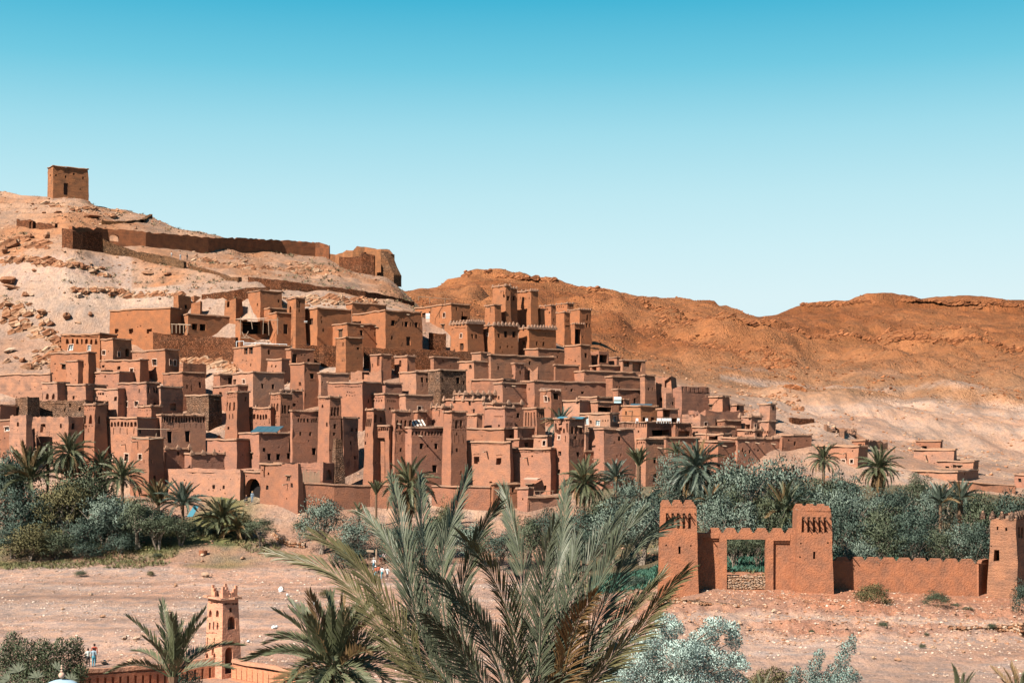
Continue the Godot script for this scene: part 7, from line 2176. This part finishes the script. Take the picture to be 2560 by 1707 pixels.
func sheet(crop: String, called: String, label: String, cat: String, q: Array, yb: float, m: Material, dd := -1.5, thick := 0.1, deep := 3.0) -> Node3D:
	var cr: Array = CROP[crop]
	var s: float = cr[2]
	var d: float = depth_at(q[0] / s + cr[0], yb / s + cr[1]) + dd
	var a := pix(q[0] / s + cr[0], q[1] / s + cr[1], d)
	var b := pix(q[2] / s + cr[0], q[3] / s + cr[1], d)
	var root := thing(called, label, cat, a)
	var mb := MB.new()
	var w := b - a
	mb.box(Vector3.ZERO, w, Vector3(0.6, q[4], -deep), Vector3(0, thick, 0))
	part("sheet", mb.done(), m, root)
	return root

func details() -> void:
	# poles, porches and rails
	rods("pole_porch", "rough pole porch left of the stained house's openings", "porch", [[1000, 570, 1000, 665, 690], [1045, 572, 1045, 665, 690], [1085, 572, 1085, 665, 690], [1125, 580, 1125, 668, 690], [1165, 580, 1165, 668, 690], [985, 568, 1200, 580, 690], [985, 562, 1200, 574, 690, 1.5]], "A6", 0.11, M.pole)
	rods("pole_awning", "tall pole awning before the dark workshop", "awning", [[1745, 490, 1745, 690, 700], [1860, 510, 1875, 620, 700], [1995, 510, 1990, 680, 700], [2050, 540, 2055, 690, 700], [2148, 495, 2150, 680, 700], [1690, 515, 2160, 525, 700], [1700, 520, 2000, 500, 700, 2.0]], "A6", 0.08, M.pole)
	rods("drying_rack", "leaning crossed poles on the stone terrace edge", "rack", [[1760, 650, 1795, 720, 730], [1830, 645, 1790, 720, 730], [1750, 715, 1840, 720, 730], [1800, 690, 1930, 755, 730]], "A6", 0.09, M.pole)
	rods("white_railing", "white pole railing along the terrace house roof", "railing", [[1700, 755, 1700, 815, 1000], [1780, 750, 1780, 800, 1000], [1905, 768, 1905, 815, 1000], [1960, 770, 1960, 820, 1000], [2030, 775, 2030, 822, 1000], [2100, 778, 2100, 824, 1000], [2170, 780, 2170, 826, 1000], [2250, 785, 2250, 828, 1000], [1700, 757, 1780, 752, 1000], [1780, 770, 2250, 788, 1000], [1780, 790, 2250, 808, 1000]], "A6", 0.07, M.white, "rail", "", 3.0)
	rods("roof_railing", "thin railing on the roof of the framed window house", "railing", [[835, 46, 835, 76, 330], [870, 46, 870, 76, 330], [905, 48, 905, 78, 330], [945, 50, 945, 80, 330], [1000, 55, 1000, 80, 330], [1050, 58, 1050, 82, 330], [835, 46, 1055, 58, 330], [835, 60, 1055, 70, 330]], "B3", 0.05, M.trim, "rail", "", 0.5)
	rods("roof_railing", "railing on the roof of the lit brown shutter house", "railing", [[1040, 1358, 1040, 1388, 1500], [1110, 1358, 1110, 1388, 1500], [1180, 1360, 1180, 1388, 1500], [1235, 1362, 1235, 1388, 1500], [1272, 1362, 1272, 1388, 1500], [1040, 1358, 1272, 1364, 1500]], "A4", 0.06, M.wood, "rail", "", 1.0)
	rods("restaurant_awning", "dark flat awning on thin posts over the restaurant terrace", "awning", [[1700, 345, 1700, 420, 590], [1830, 350, 1830, 420, 590], [2000, 350, 2000, 425, 590], [2160, 358, 2160, 430, 590], [2340, 365, 2340, 440, 590], [1690, 345, 2440, 368, 590], [1690, 345, 2440, 368, 590, 2.5]], "B3", 0.06, M.shutter, "post", "", 1.0)
	rods("wooden_fence", "plank fence under the white framed windows", "fence", [[1330, 462, 1330, 512, 530], [1370, 460, 1370, 512, 530], [1410, 460, 1410, 512, 530], [1450, 460, 1450, 512, 530], [1490, 460, 1490, 512, 530], [1530, 460, 1530, 512, 530], [1570, 460, 1570, 512, 530], [1330, 470, 1580, 466, 530], [1330, 500, 1580, 498, 530]], "B3", 0.12, M.wood, "plank", "", 0.0)
	rods("stick_railing", "rough stick railings on the terrace left of the big spreading palm", "railing", [[245, 1105, 250, 1245, 1260], [165, 1195, 385, 1215, 1260], [175, 1215, 400, 1200, 1260], [290, 1165, 390, 1185, 1260], [345, 1180, 345, 1240, 1260], [170, 1200, 172, 1240, 1260]], "B4", 0.07, M.pole, "stick", "", -0.5)
	rods("porch_railing", "light railing on the porch under the carved door", "railing", [[705, 1165, 705, 1215, 1300], [770, 1165, 770, 1215, 1300], [830, 1165, 830, 1215, 1300], [900, 1165, 900, 1215, 1300], [968, 1165, 968, 1215, 1300], [705, 1167, 985, 1163, 1300]], "B3", 0.06, M.wood, "rail", "", -1.0)
	rods("scaffold_poles", "pole frame on the plaster house roof by the skyline tower", "poles", [[290, 400, 290, 468, 740], [440, 412, 440, 470, 740], [180, 398, 500, 425, 740], [182, 395, 182, 440, 740]], "A3", 0.09, M.wood, "pole", "", 4.0)
	rods("stick_balcony", "loose stick balcony on the corner kasbah tower", "balcony", [[1350, 472, 1560, 486, 960], [1400, 488, 1670, 478, 960], [1545, 490, 1660, 465, 960], [1610, 425, 1605, 480, 960], [1395, 380, 1750, 386, 960, 1.6]], "A8", 0.07, M.pole, "stick", "", -2.2)
	rods("stick_ornament", "dark forked stick ornament on the rough block", "sticks", [[378, 405, 370, 545, 700], [380, 440, 410, 525, 700], [360, 455, 380, 435, 700]], "A8", 0.07, M.shutter, "stick", "", -3.4)
	# arrow board on its post, palm log posts near the walkers
	var sg := thing("wooden_sign", "blank plank sign on a post beside the walkers", "sign", on_ground(922.5, 1428))
	var mb := MB.new()
	mb.beam(Vector3.ZERO, Vector3(0, 2.7, 0), 0.05, 0.045, 6)
	mb.beam(Vector3(0, 2.2, 0), Vector3(0.35, 2.65, 0), 0.03, 0.03, 5)
	part("post", mb.done(), M.wood, sg)
	var pb := MB.new()
	pb.box(Vector3(-0.35, 2.72, 0.06), Vector3(1.0, -0.08, 0), Vector3(0, 0, 0.06), Vector3(0, 0.32, 0))
	part("plank", pb.done(), M.pole, sg)
	var lp := thing("log_post", "palm log post behind the walkers", "post", on_ground(940, 1420))
	var lb := MB.new()
	lb.beam(Vector3(0, -0.2, 0), Vector3(0.05, 2.6, 0), 0.16, 0.13, 8)
	part("log", lb.done(), M.pole, lp)
	# solar panels, sheets, tank
	var pd := depth_at(647, 1177) + 4.0
	var sp := thing("solar_panel", "tilted blue solar panel on the roof of the shuttered house", "solar panel", pix(625, 1082, pd))
	for i in 4:
		var cb := MB.new()
		cb.box(Vector3(i * 1.18, 0.1, 0), Vector3(1.14, 0, 0), Vector3(0.9, 1.0, -2.2), Vector3(0, 0.07, 0))
		part("cell_sheet", cb.done(), M.panel, sp)
	var fr := MB.new()
	for i in 3:
		fr.beam(Vector3(0.3 + i * 2.0, -0.3, -0.1), Vector3(0.3 + i * 2.0, 0.12, -0.1), 0.05)
		fr.beam(Vector3(1.1 + i * 2.0, -0.3, -2.0), Vector3(1.1 + i * 2.0, 0.98, -2.0), 0.05)
	part("stand", fr.done(), M.metal, sp)
	sheet("B3", "solar_panel", "flat row of pale blue panels on the orange house roof", "solar panel", [1795, 246, 2030, 250, 0.5], 420, M.panel, 2.0, 0.08, 1.6)
	sheet("B3", "blue_sheet", "blue sheet on the decorated tower's top, right", "sheet", [1155, 376, 1290, 380, 0.25], 1150, M.tarp, 0.8, 0.08, 1.2)
	sheet("B3", "blue_sheet", "small blue sheet on the decorated tower's top, left", "sheet", [1010, 374, 1100, 376, 0.25], 1150, M.tarp, 0.8, 0.08, 1.0)
	sheet("A4", "blue_sheet", "blue cloth on the slim tower at the village's right edge", "sheet", [1630, 1452, 1668, 1452, 0.3], 1650, M.tarp, 0.6, 0.1, 0.8)
	sheet("A8", "blue_sheet", "leaning blue metal sheet at the thicket's right", "sheet", [1925, 1288, 1985, 1286, 1.6], 1330, M.tarp, -1.0, 0.06, 2.0)
	sheet("B3", "porch_slab", "thin slab hood over the carved door", "hood", [650, 1040, 800, 1046, 0.1], 1150, M.trim, -2.2, 0.2, 1.6)
	sheet("A6", "cloth_roof", "pale cloth stretched over the pole awning", "awning", [1700, 512, 2000, 508, 0.3], 700, M.trim, -1.0, 0.08, 3.0)
	var tk := thing("water_tank", "pale cylindrical water tank on the restaurant house roof", "tank", pix(1160 + 1670 / 4.356, 960 + 190 / 4.356, depth_at(1160 + 1735 / 4.356, 960 + 290 / 4.356)))
	var tb := MB.new()
	tb.col = Color(0.62, 0.64, 0.6)
	tb.beam(Vector3(-0.6, 0.45, 0), Vector3(0.75, 0.45, 0), 0.42, 0.42, 14)
	part("drum", tb.done(), M.tint, tk)
	var cb2 := MB.new()
	cb2.col = Color(0.4, 0.55, 0.6)
	cb2.box(Vector3(-0.6, -0.3, -0.4), Vector3(1.3, 0, 0), Vector3(0, 0, 0.8), Vector3(0, 0.34, 0))
	part("cradle", cb2.done(), M.tint, tk)
	# striped awning of poles beside the four arched tower
	var sa := thing("striped_awning", "striped cane awning beside the tower with four arches", "awning", pix(840 + 808 / 4.356, 960 + 470 / 4.356, depth_at(840 + 830 / 4.356, 960 + 1110 / 4.356) + 3.0))
	for i in 9:
		var b := MB.new()
		b.col = Color(0.62, 0.52, 0.44) if i % 2 == 0 else Color(0.10, 0.07, 0.06)
		b.box(Vector3(i * 0.30, 0.1 + 0.02 * i, 0), Vector3(0.26, 0.0, 0), Vector3(-0.7, 1.0, -2.2), Vector3(0, 0.07, 0))
		part("cane", b.done(), M.tint, sa)
	var pp := MB.new()
	pp.beam(Vector3(0.1, -1.4, 0), Vector3(0.1, 0.1, 0), 0.06)
	pp.beam(Vector3(2.6, -1.4, 0), Vector3(2.6, 0.25, 0), 0.06)
	part("post", pp.done(), M.wood, sa)
	# reed screen on the yard hut
	var rs := thing("reed_screen", "reed screen hung on the roofless yard hut", "screen", pix(400 + 1340 / 3.92, 1080 + 495 / 3.92, depth_at(400 + 1590 / 3.92, 1080 + 500 / 3.92) - 1.0))
	rng.seed = 3
	for i in 26:
		var b := MB.new()
		b.beam(Vector3(i * 0.155, rnd(-0.1, 0.1), rnd(-0.04, 0.04)), Vector3(i * 0.155 + rnd(-0.05, 0.05), rnd(1.6, 2.2), rnd(-0.05, 0.05)), 0.055, 0.045, 4)
		part("reed", b.done(), M.reed, rs)
	# white bags on the river bed, well stump, chairs
	var bg := "white bags lying on the river bed"
	var bags := [[702, 1474, 14, 15, "tallest upright white bag on the river bed"], [718, 1485, 9, 9, "small white bag right of the tallest bag"], [788, 1506, 15, 15, "crumpled white bag nearest the big palm"], [739, 1515, 8, 12, "upright narrow white bag"], [683, 1568, 14, 9, "flat white bag by the minaret's right"], [690, 1567, 8, 8, "second flat bag beside the first"], [620, 1600, 10, 8, "white lump right of the minaret, nearest"]]
	for i in bags.size():
		var q: Array = bags[i]
		var g := on_ground(q[0], q[1] + q[3] * 0.5)
		var o := part("white_bag", stones[i % 4], M.white, self)
		tag(o, q[4], "bag", bg)
		var k := -g.z / F
		o.position = g + Vector3(0, q[3] * k * 0.4, 0)
		o.basis = Basis(Vector3.UP, i * 1.3) * Basis.from_scale(Vector3(q[2] * k, q[3] * k * 1.5, q[2] * k))
	var ws := thing("well_head", "short round mud well head with a stick in the field", "well", on_ground(507, 1388))
	var wb := MB.new()
	wb.col = Color(0.40, 0.17, 0.10)
	wb.beam(Vector3(0, -0.2, 0), Vector3(0, 0.62, 0), 0.55, 0.62, 14)
	part("ring", wb.done(), M.plaster, ws)
	var wst := MB.new()
	wst.beam(Vector3(0, 0.6, 0), Vector3(0.05, 1.3, 0), 0.06, 0.05)
	part("stick", wst.done(), M.wood, ws)
	var cd := depth_at(1160 + 1985 / 4.356, 960 + 600 / 4.356) + 1.0
	for i in 9:
		var c := thing("chair", "white chair on the restaurant terrace", "chair", pix(1160 + [1885, 1990, 2115, 2140, 2160, 2190, 2220, 2245, 2335][i] / 4.356, 960 + 428 / 4.356, cd), "white chairs on the restaurant terrace")
		var b1 := MB.new()
		b1.box(Vector3(-0.22, 0.42, -0.22), Vector3(0.44, 0, 0), Vector3(0, 0, 0.44), Vector3(0, 0.05, 0))
		part("seat", b1.done(), M.white, c)
		var b2 := MB.new()
		b2.box(Vector3(-0.22, 0.47, 0.18), Vector3(0.44, 0, 0), Vector3(0, 0, 0.05), Vector3(0, 0.45, 0))
		part("backrest", b2.done(), M.white, c)
		for k in 4:
			var b3 := MB.new()
			b3.beam(Vector3(0.2 * (1 if k % 2 == 0 else -1), 0, 0.2 * (1 if k < 2 else -1)), Vector3(0.2 * (1 if k % 2 == 0 else -1), 0.42, 0.2 * (1 if k < 2 else -1)), 0.025)
			part("leg", b3.done(), M.white, c)
	# shop boards
	var sh := "goods boards leaning at the shop doors"
	for q in [["A2", 1112, 1115, 34, 22, 1270, "white pictures propped left of the slim tower's shop door"], ["A2", 2310, 1075, 40, 90, 1365, "white boards hung by the doorway right of the long large house"]]:
		var cr: Array = CROP[q[0]]
		var d := depth_at(q[1] / cr[2] + cr[0], q[5] / cr[2] + cr[1]) - 2.0
		var o := thing("goods_board", q[6], "board", pix(q[1] / cr[2] + cr[0], q[2] / cr[2] + cr[1], d), sh)
		var ww: float = q[3] / cr[2] / F * d
		var hh: float = q[4] / cr[2] / F * d
		for i in 3:
			var b := MB.new()
			b.box(Vector3(-ww * 0.5, hh * (0.5 - (i + 1) / 3.0) + 0.05, 0.05 * i), Vector3(ww, 0, 0.2), Vector3(0, 0, -0.08), Vector3(0, hh / 3.0 - 0.1, 0))
			part("board", b.done(), [M.white, M.pale_glass, M.trim][i], o)

# ---------------------------------------------------------------- scene
func _ready() -> void:
	var cam := Camera3D.new()
	cam.name = "camera"
	cam.keep_aspect = Camera3D.KEEP_HEIGHT
	cam.set_frustum(2.0 * 0.5 * 853.5 / F, Vector2(0.0, 0.5 * (HY - 853.5) / F), 0.5, 8000.0)
	cam.position = Vector3(0, EYE, 0)
	add_child(cam)
	cam.current = true
	var env := Environment.new()
	env.background_mode = Environment.BG_SKY
	env.tonemap_mode = Environment.TONE_MAPPER_LINEAR
	env.tonemap_exposure = 3.0
	env.sdfgi_enabled = true
	env.ssao_enabled = true
	env.ssil_enabled = true
	var sky := Sky.new()
	var pm := PanoramaSkyMaterial.new()
	pm.panorama = sky_picture()
	sky.sky_material = pm
	env.sky = sky
	var we := WorldEnvironment.new()
	we.name = "world_environment"
	we.environment = env
	add_child(we)
	var sun := DirectionalLight3D.new()
	sun.name = "sun"
	sun.basis = Basis.looking_at(SUN_DIR.normalized(), Vector3.UP)
	sun.light_color = Color(1.0, 0.955, 0.89)
	sun.light_energy = 1.6
	sun.light_angular_distance = 0.5
	sun.shadow_enabled = true
	add_child(sun)
	nz.seed = 3
	nz.noise_type = FastNoiseLite.TYPE_SIMPLEX_SMOOTH
	nz.frequency = 0.06
	nz.fractal_octaves = 4
	nridge.seed = 21
	nridge.noise_type = FastNoiseLite.TYPE_SIMPLEX_SMOOTH
	nridge.frequency = 0.06
	nridge.fractal_octaves = 3
	nz2.seed = 8
	nz2.noise_type = FastNoiseLite.TYPE_SIMPLEX_SMOOTH
	nz2.frequency = 0.06
	nz2.fractal_octaves = 3
	build_materials()
	profiles()
	small_meshes()
	build_terrain()
	ground_cover()
	walls()
	village_upper()
	village_lower()
	kasbahs()
	great_gate()
	terrace()
	vegetation()
	people()
	details()

func sky_picture() -> ImageTexture:
	var h := 1024
	var im := Image.create(16, h, false, Image.FORMAT_RGBF)
	# elevation in degrees -> colour of clear desert air
	var stops := [[-90.0, Color(0.40, 0.27, 0.19)], [-1.5, Color(0.40, 0.27, 0.19)], [0.0, Color(0.76, 0.91, 0.93)], [4.5, Color(0.71, 0.89, 0.93)], [6.5, Color(0.62, 0.86, 0.92)], [8.5, Color(0.52, 0.81, 0.89)], [11.0, Color(0.36, 0.72, 0.84)], [13.5, Color(0.17, 0.59, 0.76)], [16.2, Color(0.055, 0.46, 0.67)], [22.0, Color(0.03, 0.33, 0.56)], [40.0, Color(0.02, 0.19, 0.40)], [90.0, Color(0.015, 0.11, 0.28)]]
	for y in h:
		var e := 90.0 - 180.0 * (y + 0.5) / h
		var c: Color = stops[0][1]
		for i in stops.size() - 1:
			if e >= stops[i][0] and e <= stops[i + 1][0]:
				c = (1.0 / 3.0) * (stops[i][1] as Color).lerp(stops[i + 1][1], (e - stops[i][0]) / (stops[i + 1][0] - stops[i][0]))
		for x in 16:
			im.set_pixel(x, y, c)
	im.resize(2048, h, Image.INTERPOLATE_NEAREST)
	return ImageTexture.create_from_image(im)
